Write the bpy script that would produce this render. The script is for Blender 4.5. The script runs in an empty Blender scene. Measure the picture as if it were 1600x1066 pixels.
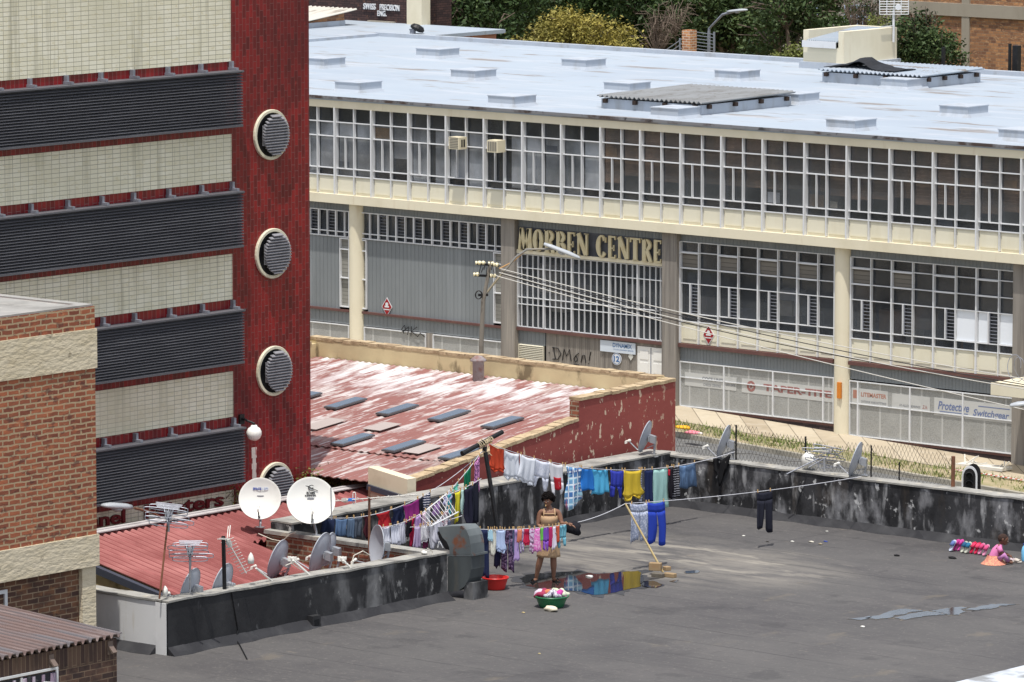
import bpy, bmesh, math, random
from mathutils import Vector as V, Matrix
S = bpy.context.scene
COL = S.collection
rnd = random.Random(7)
# ---------------------------------------------------------------- camera
F_PX, HZ, H = 8600.0, -1100.0, 16.5
PITCH = math.atan2(-HZ, F_PX)
YAW = math.radians(40.36)
FW = V((-math.sin(YAW), math.cos(YAW), 0))
RT = V((math.cos(YAW), math.sin(YAW), 0))
DV = V((FW.x*math.cos(PITCH), FW.y*math.cos(PITCH), -math.sin(PITCH)))
UV = V((FW.x*math.sin(PITCH), FW.y*math.sin(PITCH), math.cos(PITCH)))
CAM = V((0, 0, H))
UP = V((0, 0, 1))
cd = bpy.data.cameras.new('camera'); cam = bpy.data.objects.new('camera', cd); COL.objects.link(cam)
cam.location = CAM; cam.rotation_euler = (math.pi/2 - PITCH, 0, YAW)
cd.sensor_width = 36; cd.lens = F_PX/1600*36; cd.clip_start = 1; cd.clip_end = 2000
S.camera = cam
def ray(x, y): return DV + RT*((x-800)/F_PX) - UV*((y-533)/F_PX)
def AX(x, y, v): r = ray(x, y); return CAM + r*(v/r.x)            # photo point on a plane X = v
def AY(x, y, v): r = ray(x, y); return CAM + r*(v/r.y)
def AZ(x, y, v=0.0): r = ray(x, y); return CAM + r*((v-H)/r.z)
def AD(x, y, d): return CAM + ray(x, y)*d
def AP(x, y, n, c): r = ray(x, y); n = V(n); return CAM + r*((c-n.dot(CAM))/n.dot(r))
def dep(p): return (p-CAM).dot(DV)
def PX(p): d = dep(p); return 800+F_PX*(p-CAM).dot(RT)/d, 533-F_PX*(p-CAM).dot(UV)/d
# ---------------------------------------------------------------- mesh building
class MB:
    def __init__(s): s.v = []; s.f = []
    def add(s, vs, fs):
        o = len(s.v); s.v += [V(p) for p in vs]; s.f += [tuple(i+o for i in q) for q in fs]; return s
    def box(s, x0, x1, y0, y1, z0, z1):
        return s.add([(x0,y0,z0),(x1,y0,z0),(x1,y1,z0),(x0,y1,z0),(x0,y0,z1),(x1,y0,z1),(x1,y1,z1),(x0,y1,z1)],
                     [(0,3,2,1),(4,5,6,7),(0,1,5,4),(1,2,6,5),(2,3,7,6),(3,0,4,7)])
    def obox(s, c, u, v, w):                                   # oriented box: centre and three half vectors
        c, u, v, w = V(c), V(u), V(v), V(w)
        return s.add([c-u-v-w,c+u-v-w,c+u+v-w,c-u+v-w,c-u-v+w,c+u-v+w,c+u+v+w,c-u+v+w],
                     [(0,3,2,1),(4,5,6,7),(0,1,5,4),(1,2,6,5),(2,3,7,6),(3,0,4,7)])
    def bar(s, a, b, w, h=None, up=UP):
        a, b = V(a), V(b); d = (b-a).normalized(); h = h or w
        sx = d.cross(V(up))
        if sx.length < 1e-4: sx = d.cross(V((1,0,0)))
        sx.normalize(); sz = sx.cross(d)
        return s.obox((a+b)/2, (b-a)/2, sx*w/2, sz*h/2)
    def tube(s, pts, r, n=8, cap=True):
        pts = [V(p) for p in pts]; rs = r if isinstance(r, (list, tuple)) else [r]*len(pts)
        vs = []; fs = []; ref = None
        for i, p in enumerate(pts):
            d = (pts[min(i+1, len(pts)-1)]-pts[max(i-1, 0)])
            d = d.normalized() if d.length > 1e-9 else V((0,0,1))
            if ref is None:
                ref = d.cross(UP)
                if ref.length < 1e-3: ref = d.cross(V((1,0,0)))
            ref = (ref-d*ref.dot(d)).normalized(); q = d.cross(ref)
            for k in range(n):
                a = 2*math.pi*k/n; vs.append(p+(ref*math.cos(a)+q*math.sin(a))*rs[i])
        for i in range(len(pts)-1):
            for k in range(n):
                fs.append((i*n+k, i*n+(k+1) % n, (i+1)*n+(k+1) % n, (i+1)*n+k))
        if cap: fs.append(tuple(range(n-1, -1, -1))); fs.append(tuple((len(pts)-1)*n+k for k in range(n)))
        return s.add(vs, fs)
    def lathe(s, prof, c, ax=UP, n=20):                        # profile of (radius, height) along an axis
        c, ax = V(c), V(ax).normalized(); e = ax.cross(V((0,1,0)) if abs(ax.y) < .9 else V((1,0,0))).normalized(); g = ax.cross(e)
        vs = []; fs = []
        for r, h in prof:
            for k in range(n):
                a = 2*math.pi*k/n; vs.append(c+ax*h+(e*math.cos(a)+g*math.sin(a))*max(r, 1e-4))
        for i in range(len(prof)-1):
            for k in range(n): fs.append((i*n+k, i*n+(k+1) % n, (i+1)*n+(k+1) % n, (i+1)*n+k))
        return s.add(vs, fs)
    def prism(s, poly, d):                                     # planar polygon pushed along d
        poly = [V(p) for p in poly]; d = V(d); n = len(poly)
        return s.add(poly+[p+d for p in poly], [tuple(range(n-1, -1, -1)), tuple(range(n, 2*n))]+[(i, (i+1) % n, n+(i+1) % n, n+i) for i in range(n)])
    def quad(s, a, b, c, d): return s.add([a, b, c, d], [(0, 1, 2, 3)])
    def corr(s, o, u, v, n, amp, waves, per=6, th=0.008, trap=False):   # corrugated sheet spanned by u (across ribs) and v (along ribs)
        o, u, v, n = V(o), V(u), V(v), V(n).normalized(); m = waves*per; vs = []
        for i in range(m+1):
            t = i/m; w = math.sin(2*math.pi*i/per)
            if trap: w = max(-1, min(1, 2.6*math.cos(2*math.pi*i/per)+1.2))
            for k in range(2):
                vs.append(o+u*t+n*(amp*w+th)+v*k); 
            for k in range(2): vs.append(o+u*t+n*(amp*w-th)+v*k)
        fs = []
        for i in range(m):
            a = i*4; b = a+4
            fs += [(a, b, b+1, a+1), (a+2, a+3, b+3, b+2), (a, a+2, b+2, b), (a+1, b+1, b+3, a+3)]
        fs += [(0, 1, 3, 2), (m*4, m*4+2, m*4+3, m*4+1)]
        return s.add(vs, fs)
    def build(s, name, mat, parent=None, smooth=False, loc=None):
        me = bpy.data.meshes.new(name)
        if parent is not None: org = worg(parent)
        elif loc is not None: org = V(loc)
        else:
            n = max(1, len(s.v)); org = V((sum(p.x for p in s.v)/n, sum(p.y for p in s.v)/n, min(p.z for p in s.v)))
        me.from_pydata([tuple(p-org) for p in s.v], [], s.f); me.update()
        bm = bmesh.new(); bm.from_mesh(me); bmesh.ops.recalc_face_normals(bm, faces=bm.faces); bm.to_mesh(me); bm.free()
        if smooth:
            for p in me.polygons: p.use_smooth = True
        me.materials.append(mat)
        o = bpy.data.objects.new(name, me); COL.objects.link(o)
        if parent is not None: o.parent = parent
        else: o.location = org
        return o
def worg(o):
    p = V((0, 0, 0))
    while o is not None: p += V(o.location); o = o.parent
    return p
def tag(o, label, cat, group=None, kind=None):
    if label: o['label'] = label
    if cat: o['category'] = cat
    if group: o['group'] = group
    if kind: o['kind'] = kind
    return o
def thing(name, label, cat, loc, group=None):
    o = bpy.data.objects.new(name, None); COL.objects.link(o); o.location = V(loc); o.empty_display_size = .2
    return tag(o, label, cat, group)
def struct(name, mb, m, kind='structure'):
    o = mb.build(name, m); o['kind'] = kind; return o
def dup(root, loc, label=None):
    r = root.copy(); COL.objects.link(r); r.location = V(loc)
    if label: r['label'] = label
    for ch in list(root.children):
        c = ch.copy(); COL.objects.link(c); c.parent = r
        for g in list(ch.children):
            d = g.copy(); COL.objects.link(d); d.parent = c
    return r
def txt(s, name, p0, u, v, w, h, m, parent, ext=.006, bold=0.0, shear=0.0):   # lettering inside a w x h box standing on p0
    c = bpy.data.curves.new(name, 'FONT'); c.body = s; c.size = 1; c.resolution_u = 3; c.offset = bold; c.shear = shear
    o = bpy.data.objects.new('lettering_source', c); COL.objects.link(o)
    dg = bpy.context.evaluated_depsgraph_get(); dg.update()
    me = bpy.data.meshes.new_from_object(o.evaluated_get(dg)); bpy.data.objects.remove(o); bpy.data.curves.remove(c)
    xs = [q.co.x for q in me.vertices]; ys = [q.co.y for q in me.vertices]
    x0, x1, y0, y1 = min(xs), max(xs), min(ys), max(ys)
    u, v = V(u).normalized(), V(v).normalized(); n = u.cross(v)
    mb = MB(); k = len(me.vertices); P0 = V(p0)
    pts = [P0+u*((q.co.x-x0)/(x1-x0)*w)+v*((q.co.y-y0)/(y1-y0)*h) for q in me.vertices]
    vs = [p+n*ext for p in pts]+pts; fs = [tuple(f.vertices) for f in me.polygons]
    cnt = {}
    for f in fs:
        for i in range(len(f)): cnt.setdefault(tuple(sorted((f[i], f[(i+1) % len(f)]))), []).append((f[i], f[(i+1) % len(f)]))
    side = [(e[0][0], e[0][1], e[0][1]+k, e[0][0]+k) for e in cnt.values() if len(e) == 1]
    bpy.data.meshes.remove(me)
    mb.add(vs, fs+side)
    return mb.build(name, m, parent)
# ---------------------------------------------------------------- materials
def lin(c):
    return tuple(((q/255+.055)/1.055)**2.4 if q > 10 else q/255/12.92 for q in c)
class NT:
    def __init__(s, name):
        s.m = bpy.data.materials.new(name); s.m.use_nodes = True; s.t = s.m.node_tree; s.N = s.t.nodes; s.b = s.N['Principled BSDF']; s.o = s.N['Material Output']
        s.g = s.N.new('ShaderNodeNewGeometry'); s.pos = s.g.outputs['Position']
    def n(s, ty, **kw):
        x = s.N.new(ty)
        for k, v in kw.items(): setattr(x, k, v)
        return x
    def L(s, a, b): s.t.links.new(a, b)
    def mth(s, op, a, b=0.0, c=None):
        x = s.n('ShaderNodeMath', operation=op)
        for i, q in enumerate((a, b, c)):
            if q is None: continue
            if isinstance(q, (int, float)): x.inputs[i].default_value = q
            else: s.L(q, x.inputs[i])
        return x.outputs[0]
    def noise(s, scale, st=(1, 1, 1), det=3, rough=.55, off=0, vec=None):
        mp = s.n('ShaderNodeMapping'); mp.inputs['Scale'].default_value = st; mp.inputs['Location'].default_value = (off, off*.7, off*1.3)
        s.L(vec or s.pos, mp.inputs['Vector'])
        x = s.n('ShaderNodeTexNoise'); x.inputs['Scale'].default_value = scale; x.inputs['Detail'].default_value = det; x.inputs['Roughness'].default_value = rough
        s.L(mp.outputs[0], x.inputs['Vector']); return x.outputs['Fac']
    def ramp(s, fac, lo, hi):
        x = s.n('ShaderNodeMapRange'); x.inputs['From Min'].default_value = lo; x.inputs['From Max'].default_value = hi; s.L(fac, x.inputs['Value']); return x.outputs[0]
    def mix(s, fac, a, b):
        x = s.n('ShaderNodeMix', data_type='RGBA')
        if isinstance(fac, (int, float)): x.inputs[0].default_value = fac
        else: s.L(fac, x.inputs[0])
        for i, q in ((6, a), (7, b)):
            if isinstance(q, tuple): x.inputs[i].default_value = (*q[:3], 1)
            else: s.L(q, x.inputs[i])
        return x.outputs[2]
    def bump(s, h, st=.3, d=.02):
        x = s.n('ShaderNodeBump'); x.inputs['Strength'].default_value = st; x.inputs['Distance'].default_value = d; s.L(h, x.inputs['Height']); s.L(x.outputs[0], s.b.inputs['Normal'])
    def uv2(s, swap=False):
        sp = s.n('ShaderNodeSeparateXYZ'); s.L(s.pos, sp.inputs[0]); u = s.mth('ADD', sp.outputs[0], sp.outputs[1])
        cb = s.n('ShaderNodeCombineXYZ'); a, b = (sp.outputs[2], u) if swap else (u, sp.outputs[2])
        s.L(a, cb.inputs[0]); s.L(b, cb.inputs[1]); return cb.outputs[0]
    def brick(s, c1, c2, cm, w, h, mort, off=.5, swap=False, smooth=.1, bias=0.0, wob=0.0):
        x = s.n('ShaderNodeTexBrick'); x.offset = off
        x.inputs['Color1'].default_value = (*c1, 1); x.inputs['Color2'].default_value = (*c2, 1); x.inputs['Mortar'].default_value = (*cm, 1)
        for k, q in (('Scale', 1), ('Mortar Size', mort), ('Mortar Smooth', smooth), ('Bias', bias), ('Brick Width', w), ('Row Height', h)): x.inputs[k].default_value = q
        vec = s.uv2(swap)
        if wob:
            nz = s.n('ShaderNodeTexNoise'); nz.inputs['Scale'].default_value = 4.5; nz.inputs['Detail'].default_value = 3; s.L(s.pos, nz.inputs['Vector'])
            v1 = s.n('ShaderNodeVectorMath', operation='SUBTRACT'); s.L(nz.outputs['Color'], v1.inputs[0]); v1.inputs[1].default_value = (.5, .5, .5)
            v2 = s.n('ShaderNodeVectorMath', operation='SCALE'); s.L(v1.outputs[0], v2.inputs[0]); v2.inputs['Scale'].default_value = wob
            v3 = s.n('ShaderNodeVectorMath', operation='ADD'); s.L(vec, v3.inputs[0]); s.L(v2.outputs[0], v3.inputs[1]); vec = v3.outputs[0]
        s.L(vec, x.inputs['Vector']); return x
def mat(name, rgb, rough=.85, var=(), bump=None, metal=0.0, spec=.3, brick=None, seams=None):
    """var: (rgb, scale, stretch, lo, hi, amount[, detail, offset, mask]) stains laid one over the other; mask = (cx, cy, rx, ry)"""
    t = NT(name); col = lin(rgb); h = None
    if brick:
        x = t.brick(lin(brick['c1']), lin(brick['c2']), lin(brick['m']), brick['w'], brick['h'], brick['g'], brick.get('off', .5), brick.get('swap', False), bias=brick.get('bias', 0.0), wob=brick.get('wob', 0.0))
        col = x.outputs['Color']; h = x.outputs['Fac']
    for e in var:
        c, sc, st, lo, hi, am = e[:6]; det = e[6] if len(e) > 6 and e[6] else 4; off = e[7] if len(e) > 7 and e[7] else 0
        f = t.ramp(t.noise(sc, st, det, .6, off), lo, hi)
        if len(e) > 8 and e[8]:
            cx, cy, rx, ry = e[8]; sp = t.n('ShaderNodeSeparateXYZ'); t.L(t.pos, sp.inputs[0])
            a = t.mth('DIVIDE', t.mth('SUBTRACT', sp.outputs[0], cx), rx); b = t.mth('DIVIDE', t.mth('SUBTRACT', sp.outputs[1], cy), ry)
            q = t.mth('ADD', t.mth('MULTIPLY', a, a), t.mth('MULTIPLY', b, b)); f = t.mth('MULTIPLY', f, t.ramp(q, 1.0, .25))
        col = t.mix(t.mth('MULTIPLY', f, am), col, lin(c))
    if seams:
        sp = t.n('ShaderNodeSeparateXYZ'); t.L(t.pos, sp.inputs[0]); wob = t.mth('MULTIPLY', t.noise(.8, (1, 1, 1), 3), seams[5] if len(seams) > 5 else .22)
        a = t.mth('FRACT', t.mth('DIVIDE', t.mth('SUBTRACT', t.mth('ADD', sp.outputs[seams[0]], wob), seams[6] if len(seams) > 6 else 0.0), seams[1])); ln = t.mth('LESS_THAN', a, seams[2]/seams[1])
        col = t.mix(t.mth('MULTIPLY', t.mth('MULTIPLY', ln, t.ramp(t.noise(.5, (1, 1, 1), 3, .6, 31), .4, .65)), seams[3]), col, lin(seams[4]))
    if isinstance(col, tuple): t.b.inputs['Base Color'].default_value = (*col, 1)
    else: t.L(col, t.b.inputs['Base Color'])
    t.b.inputs['Roughness'].default_value = rough; t.b.inputs['Metallic'].default_value = metal; t.b.inputs['Specular IOR Level'].default_value = spec
    if bump:
        hh = t.noise(bump[0], bump[2] if len(bump) > 2 else (1, 1, 1), 4)
        if h is not None: hh = t.mth('SUBTRACT', t.mth('MULTIPLY', hh, .5), h)
        t.bump(hh, bump[1], bump[3] if len(bump) > 3 else .02)
    elif h is not None: t.bump(t.mth('SUBTRACT', 1.0, h), .4, .01)
    return t.m
def glassmat(name, tint, clear=.7, rough=.04):
    t = NT(name); t.b.inputs['Base Color'].default_value = (*lin(tint), 1); t.b.inputs['Roughness'].default_value = rough; t.b.inputs['Specular IOR Level'].default_value = .6
    tr = t.n('ShaderNodeBsdfTransparent'); mx = t.n('ShaderNodeMixShader'); t.L(t.mth('MULTIPLY_ADD', t.ramp(t.noise(.55, (1, 1, .8), 4), .35, .65), -.34, clear+.12), mx.inputs[0])
    t.L(t.b.outputs[0], mx.inputs[1]); t.L(tr.outputs[0], mx.inputs[2]); t.L(mx.outputs[0], t.o.inputs['Surface'])
    nz = t.noise(1.1, (1, 1, .6), 2); t.bump(nz, .12, .02)
    return t.m
# ---------------------------------------------------------------- light
SUN = V((0.15, -0.25, 1)).normalized()
w = bpy.data.worlds.new('World'); S.world = w; w.use_nodes = True
sk = w.node_tree.nodes.new('ShaderNodeTexSky'); sk.sky_type = 'NISHITA'; sk.sun_disc = False
sk.sun_elevation = math.asin(SUN.z); sk.sun_rotation = math.atan2(SUN.x, SUN.y); sk.altitude = 1700; sk.dust_density = 7
bg = w.node_tree.nodes['Background']; bg.inputs['Strength'].default_value = 0.15
hs = w.node_tree.nodes.new('ShaderNodeHueSaturation'); hs.inputs['Saturation'].default_value = .45; hs.inputs['Value'].default_value = 1.3   # thin bright cloud in the air
w.node_tree.links.new(sk.outputs[0], hs.inputs['Color']); w.node_tree.links.new(hs.outputs[0], bg.inputs['Color'])
ld = bpy.data.lights.new('sun', 'SUN'); ld.energy = 4.0; ld.angle = math.radians(.5); ld.color = (1, .965, .91)
lo = bpy.data.objects.new('sun', ld); COL.objects.link(lo); lo.rotation_euler = SUN.to_track_quat('Z', 'Y').to_euler(); lo.location = (-60, 60, 60)
S.view_settings.view_transform = 'Standard'; S.view_settings.look = 'None'; S.view_settings.exposure = 0.1; S.view_settings.gamma = 1
S.cycles.max_bounces = 6; S.cycles.transparent_max_bounces = 12
# ---------------------------------------------------------------- shared materials
YF = 126.83; YG = 127.1                      # facade plane of the long cream building: upper floor / ground floor
GS = -0.045                                   # the street falls to the right
def gz(x): return -6.36 + GS*(x+101.3)
M_soil = mat('soil', (120, 108, 84), var=[((88, 96, 58), .3, (1, 1, 1), .45, .6, .8), ((150, 138, 110), 1.5, (1, 1, 1), .5, .7, .5)])
M_asph = mat('asphalt', (106, 106, 105), var=[((82, 82, 82), .5, (1, 3, 1), .4, .7, .6), ((128, 126, 120), 6, (1, 1, 1), .5, .7, .5)], bump=(40, .2))
M_pave = mat('paving', (176, 164, 142), brick=dict(c1=(186, 174, 152), c2=(166, 152, 130), m=(120, 110, 94), w=.9, h=50, g=.02), var=[((140, 128, 108), .8, (1, 1, 1), .5, .72, .6), ((196, 188, 172), 2.2, (1, 1, 1), .55, .7, .4)])
M_kerb = mat('kerb_stone', (158, 152, 138), var=[((112, 108, 98), 2, (1, 1, 1), .45, .7, .7)])
M_verge = mat('verge_soil', (164, 150, 122), var=[((122, 120, 84), 1.2, (1, 1, 1), .42, .6, .8)])
M_grass = mat('grass', (104, 122, 58), var=[((146, 144, 88), 1.3, (1, 1, 1), .48, .62, .6)], spec=.1)
def slab(x0, x1, y0, y1, dz, n=1):            # a sheet following the fall of the street
    return MB().quad((x0, y0, gz(x0)+dz), (x1, y0, gz(x1)+dz), (x1, y1, gz(x1)+dz), (x0, y1, gz(x0)+dz))
g = MB()
g.quad((-700, -150, -8.4), (250, -150, -8.4), (250, 148, -8.4), (-700, 148, -8.4))
g.quad((-700, 148, -8.4), (250, 148, -8.4), (250, 520, -3.0), (-700, 520, -3.0))
g.quad((-700, 520, -3.0), (250, 520, -3.0), (250, 1200, 10), (-700, 1200, 10))
struct('ground', g, M_soil)
KY = 123.3
struct('road', slab(-160, -40, 104.5, KY, 0), M_asph)
struct('near_pavement', slab(-160, -40, 88, 104.5, .12), M_pave)
struct('verge', slab(-160, -40, KY+.16, 124.9, .12), M_verge)
struct('pavement', slab(-160, -40, 124.9, 127.6, .13), M_pave)
k = MB()
for i in range(150):
    x0 = -160+i*.8; x1 = x0+.785
    k.add([(x0, KY, gz(x0)-.3), (x1, KY, gz(x1)-.3), (x1, KY+.16, gz(x1)-.3), (x0, KY+.16, gz(x0)-.3),
           (x0, KY, gz(x0)+.14), (x1, KY, gz(x1)+.14), (x1, KY+.16, gz(x1)+.14), (x0, KY+.16, gz(x0)+.14)],
          [(0,3,2,1),(4,5,6,7),(0,1,5,4),(1,2,6,5),(2,3,7,6),(3,0,4,7)])
struct('kerb', k, M_kerb)
gr = MB(); r2 = random.Random(3)
cl = [(-103+17*r2.random()**1.7, r2.uniform(KY+.25, 124.9), r2.uniform(.2, .7)) for _ in range(110)]
for i in range(3000):
    cx, cy, cr = cl[i % len(cl)]
    x = r2.gauss(cx, cr); y = r2.gauss(cy, cr*.5)
    if not KY+.17 < y < 125.1: continue
    z = gz(x)+.12; a = r2.uniform(0, 6.28); hh = r2.uniform(.05, .16); d = V((math.cos(a), math.sin(a), 0))*.016; l = V((r2.gauss(0, .05), r2.gauss(0, .05), hh))
    gr.add([V((x, y, z))-d, V((x, y, z))+d, V((x, y, z))+l], [(0, 1, 2)])
o = gr.build('grass', M_grass); tag(o, 'tufts of green grass growing on the verge by the kerb', 'grass', None, 'stuff')
# ---------------------------------------------------------------- red and cream tiled tower
XT = -68.15; XL = -67.91
M_redtile = mat('red_glazed_tile', (120, 20, 24), rough=.3, spec=.45, brick=dict(c1=(138, 22, 28), c2=(92, 14, 22), m=(124, 84, 80), w=.23, h=.092, g=.0035, swap=True),
    var=[((70, 12, 22), .6, (1, 1, .5), .5, .7, .55), ((70, 14, 22), 14, (1, 1, 1), .6, .75, .5), ((160, 34, 32), 11, (1, 1, .4), .62, .72, .5)])
M_redsold = mat('red_soldier_tile', (120, 20, 24), rough=.3, spec=.45, brick=dict(c1=(140, 24, 28), c2=(98, 16, 22), m=(136, 100, 94), w=1.2, h=.105, g=.004, swap=True), var=[((80, 12, 20), 9, (1, 1, .1), .55, .7, .6)])
M_crtile = mat('cream_glazed_tile', (226, 222, 200), rough=.3, spec=.45, brick=dict(c1=(232, 228, 208), c2=(222, 217, 192), m=(146, 142, 124), w=.19, h=.08, g=.005, off=0.0),
    var=[((134, 130, 108), 3.2, (1, 1, .05), .56, .72, .6), ((206, 196, 160), 9, (1, 1, 2.2), .6, .64, .5, 2, 7), ((188, 184, 158), .5, (1, 1, 1), .45, .7, .55), ((110, 108, 88), 8, (1, 1, .06), .67, .76, .55)])
M_slat = mat('dark_louvre_metal', (94, 94, 98), rough=.5, metal=.1, var=[((114, 114, 118), 2, (1, .4, 3), .5, .7, .6), ((70, 70, 76), 5, (1, .2, 6), .5, .7, .5)])
M_galv = mat('galvanised_steel', (150, 153, 162), rough=.5, metal=.5, var=[((110, 112, 120), 6, (1, 1, 1), .45, .7, .6)])
M_dark = mat('dark_void', (18, 19, 22), rough=.6)
M_sill = mat('pale_sill', (214, 212, 204), rough=.6)
M_crplast = mat('cream_ring_tile', (216, 210, 186), rough=.5, var=[((150, 146, 122), 4, (1, 1, .4), .5, .72, .6)])
yR = AX(484, 350, XT).y; yI = AX(361, 350, XT).y; yLv = AX(380, 350, XL).y; yW = 60.0
tw = thing('office_tower', 'tall red and cream tiled tower with dark louvred sunscreens and round windows', 'building', (XT-6, (yW+yR)/2, -7))
MB().box(XT-14, XT, yW, yR, -7.4, 10.8).build('wall', M_redtile, tw)
def zl(x, y): return AX(x, y, XT).z
bands = [(10.75, zl(357, 96)), (zl(359, 209.4), zl(360, 282.8)), (zl(362, 396.5), zl(362, 467.5)), (zl(362.5, 580), zl(362.5, 651)), (zl(363, 765), -5.0)]
for a, b in bands:
    MB().box(XT-.05, XT+.025, yW-.02, yI, b, a).build('tile_band', M_crtile, tw)
for a, b in zip(bands[1:]+[None], [0]*5):
    if a: MB().box(XT-.05, XT+.012, yW-.02, yI, a[0]+.003, a[0]+.2).build('soldier_course', M_redsold, tw)
for a in bands[:4]: MB().box(XT-.05, XT+.012, yW-.02, yI, a[1]-.22, a[1]-.003).build('soldier_course', M_redsold, tw)
lv = [((377, 110), (378, 198)), ((379, 298.5), (381, 386)), ((381, 483), (382, 567.5)), ((382, 667), (381.7, 753))]
for t, b in lv:
    z1, z0 = AX(*t, XL).z, AX(*b, XL).z
    f = MB(); n = 19
    f.box(XT, XL+.05, yW, yLv, z1-.03, z1); f.box(XT+.04, XL+.02, yW, yLv, z0, z0+.03)
    for i in range(n):
        z = z0+.045+(z1-z0-.08)*i/(n-1)
        f.add([(XL-.05, yW, z+.018), (XL+.02, yW, z-.016), (XL+.02, yLv, z-.016), (XL-.05, yLv, z+.018),
               (XL-.05, yW, z+.024), (XL+.02, yW, z-.010), (XL+.02, yLv, z-.010), (XL-.05, yLv, z+.024)],
              [(0,3,2,1),(4,5,6,7),(0,1,5,4),(1,2,6,5),(2,3,7,6),(3,0,4,7)])
    q = f.build('sunscreen', M_slat, tw)
    MB().box(XT, XT+.06, yW, yLv-.25, z0+.05, z1-.05).build('backing', M_dark, q)
    MB().box(XT+.03, XT+.11, AX(172, b[1], XL).y, yLv-.35, z0+.085, z0+.1).build('window_sill', M_sill, q)
    y = yLv-.1; j = 0
    while y > AX(-40, 140, XL).y:
        h = MB(); h.box(XT, XL-.02, y-.03, y+.03, z1+.004, z1+.05); h.box(XT+.02, XT+.1, y-.02, y+.035, z1+.05, z1+.16); h.build('bracket', M_galv, q)
        h = MB(); h.box(XL-.1, XL-.052, y-.012, y+.012, z0+.03, z1-.03); h.build('stay', M_slat, q)
        y -= .8+.05*((j*7) % 3)
        j += 1
M_slat_lit = mat('lit_vent_slat', (132, 132, 136), rough=.5, var=[((100, 100, 104), 5, (1, 1, 1), .5, .7, .6)])  # paler copy of the louvre metal: light caught by round vent slats, put into colour
def disc_window(px, py):
    c = AX(px, py, XT); n = V((1, 0, 0)); r = .462
    b = MB(); b.lathe([(r*.86, .0), (r, .0), (r, .04), (r*.98, .05), (r*.88, .05), (r*.86, .02)], c, n, 40)
    for i in range(34):
        a = 2*math.pi*i/34; e = V((0, math.cos(a), math.sin(a)))
    ring = b.build('round_window', M_crplast, tw)
    MB().lathe([(0, .012), (r*.87, .012)], c, n, 32).build('glass', M_dark, ring)
    f = MB(); R = r*.8; k = 14
    for i in range(k):
        z = -R+2*R*(i+.5)/k; yy = math.sqrt(max(R*R-z*z, 0)); 
        if yy < .1: continue
        f.obox(c+V((.11, .04, z)), V((.004, 0, .008)), V((0, yy*.92, 0)), V((.03, 0, -.017)))
    for s in (-1, 1): f.box(c.x+.05, c.x+.11, c.y+.04+s*R*.8-.01, c.y+.04+s*R*.8+.01, c.z-R*.5, c.z+R*.5)
    f.build('louvre', M_slat_lit, ring)
for q in ((422.5, 210.5), (425, 396), (427, 579.5), (429.5, 761)): disc_window(*q)
M_signred = mat('dark_red_sign_letters', (104, 22, 28), rough=.5)
pa, pb = AX(188, 816, XT), AX(347, 788.5, XT)
cw = (pb.y-pa.y)/8.55
for s_, a_, b_ in (('Panel', 119, 192), ('Painters', 223, 346)): y0_, y1_ = AX(a_, 812, XT).y, AX(b_, 812, XT).y; txt(s_, 'sign_lettering', V((XT+.03, y0_, pa.z-.01)), (0, 1, 0), UP, y1_-y0_, .25, M_signred, tw, ext=.04, bold=.02)
sp_ = AX(397, 700, XT); b_ = MB(); r_ = random.Random(17); zq = sp_.z
while zq > AX(397, 752, XT).z: hq = r_.uniform(.06, .14); wq = r_.uniform(.04, .075); b_.box(XT+.0005, XT+.004+r_.uniform(0, .002), sp_.y-wq, sp_.y+wq, zq-hq, zq+.01); zq -= hq
b_.build('paint_streak', mat('pale_paint_streak', (196, 186, 178), rough=.6, var=[((150, 60, 60), 9, (1, 2, .4), .56, .62, .8)]), tw)
# wall lamp
lp = thing('wall_lamp', 'white globe lamp on a black swan-neck arm fixed to the red tower', 'lamp', AX(380, 655, XT))
M_blk = mat('black_painted_steel', (26, 26, 28), rough=.5, var=[((60, 54, 50), 6, (1, 1, 1), .55, .7, .5)])
M_globe = mat('opal_globe', (236, 234, 226), rough=.3, spec=.5)
a = AX(376, 655, XT); g0 = AX(397, 677, XT+.32)
MB().tube([a, a+V((.1, .02, 0)), V((g0.x-.1, g0.y-.06, a.z-.01)), V((g0.x, g0.y, a.z-.05)), g0+V((0, 0, .14))], .022).box(XT, XT+.04, a.y-.06, a.y+.06, a.z-.09, a.z+.09).build('arm', M_blk, lp)
MB().lathe([(.0, -.14), (.06, -.127), (.11, -.09), (.138, -.03), (.138, .03), (.11, .09), (.06, .125), (.05, .15), (0, .15)], g0, UP, 24).build('globe', M_globe, lp, True)
# ---------------------------------------------------------------- long cream two storey building
M_cream = mat('cream_paint', (220, 211, 186), rough=.7, var=[((198, 187, 158), .8, (1, 1, .5), .5, .75, .6), ((178, 150, 108), 3, (1, 1, .12), .62, .8, .5)], bump=(30, .08))
M_creamp = mat('cream_panel', (220, 214, 192), rough=.6, var=[((200, 190, 160), 1.6, (1, 1, .3), .5, .75, .5)])
M_white = mat('white_window_paint', (210, 211, 212), rough=.5, var=[((180, 178, 172), 4, (1, 1, .4), .55, .75, .6)])
M_roofb = mat('aluminium_roof_paint', (160, 170, 180), rough=.6, spec=.3, var=[((148, 158, 170), .25, (.5, 1, 1), .45, .65, .5), ((168, 173, 179), .5, (1, .4, 1), .5, .7, .5), ((120, 104, 86), .55, (.45, 1.9, 1), .6, .66, .7, 7), ((128, 116, 102), 1.3, (.5, 1.8, 1), .62, .68, .5, 6, 9), ((178, 182, 188), .9, (.3, 1.6, 1), .55, .64, .6, 6, 4)], bump=(2, .15))
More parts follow.
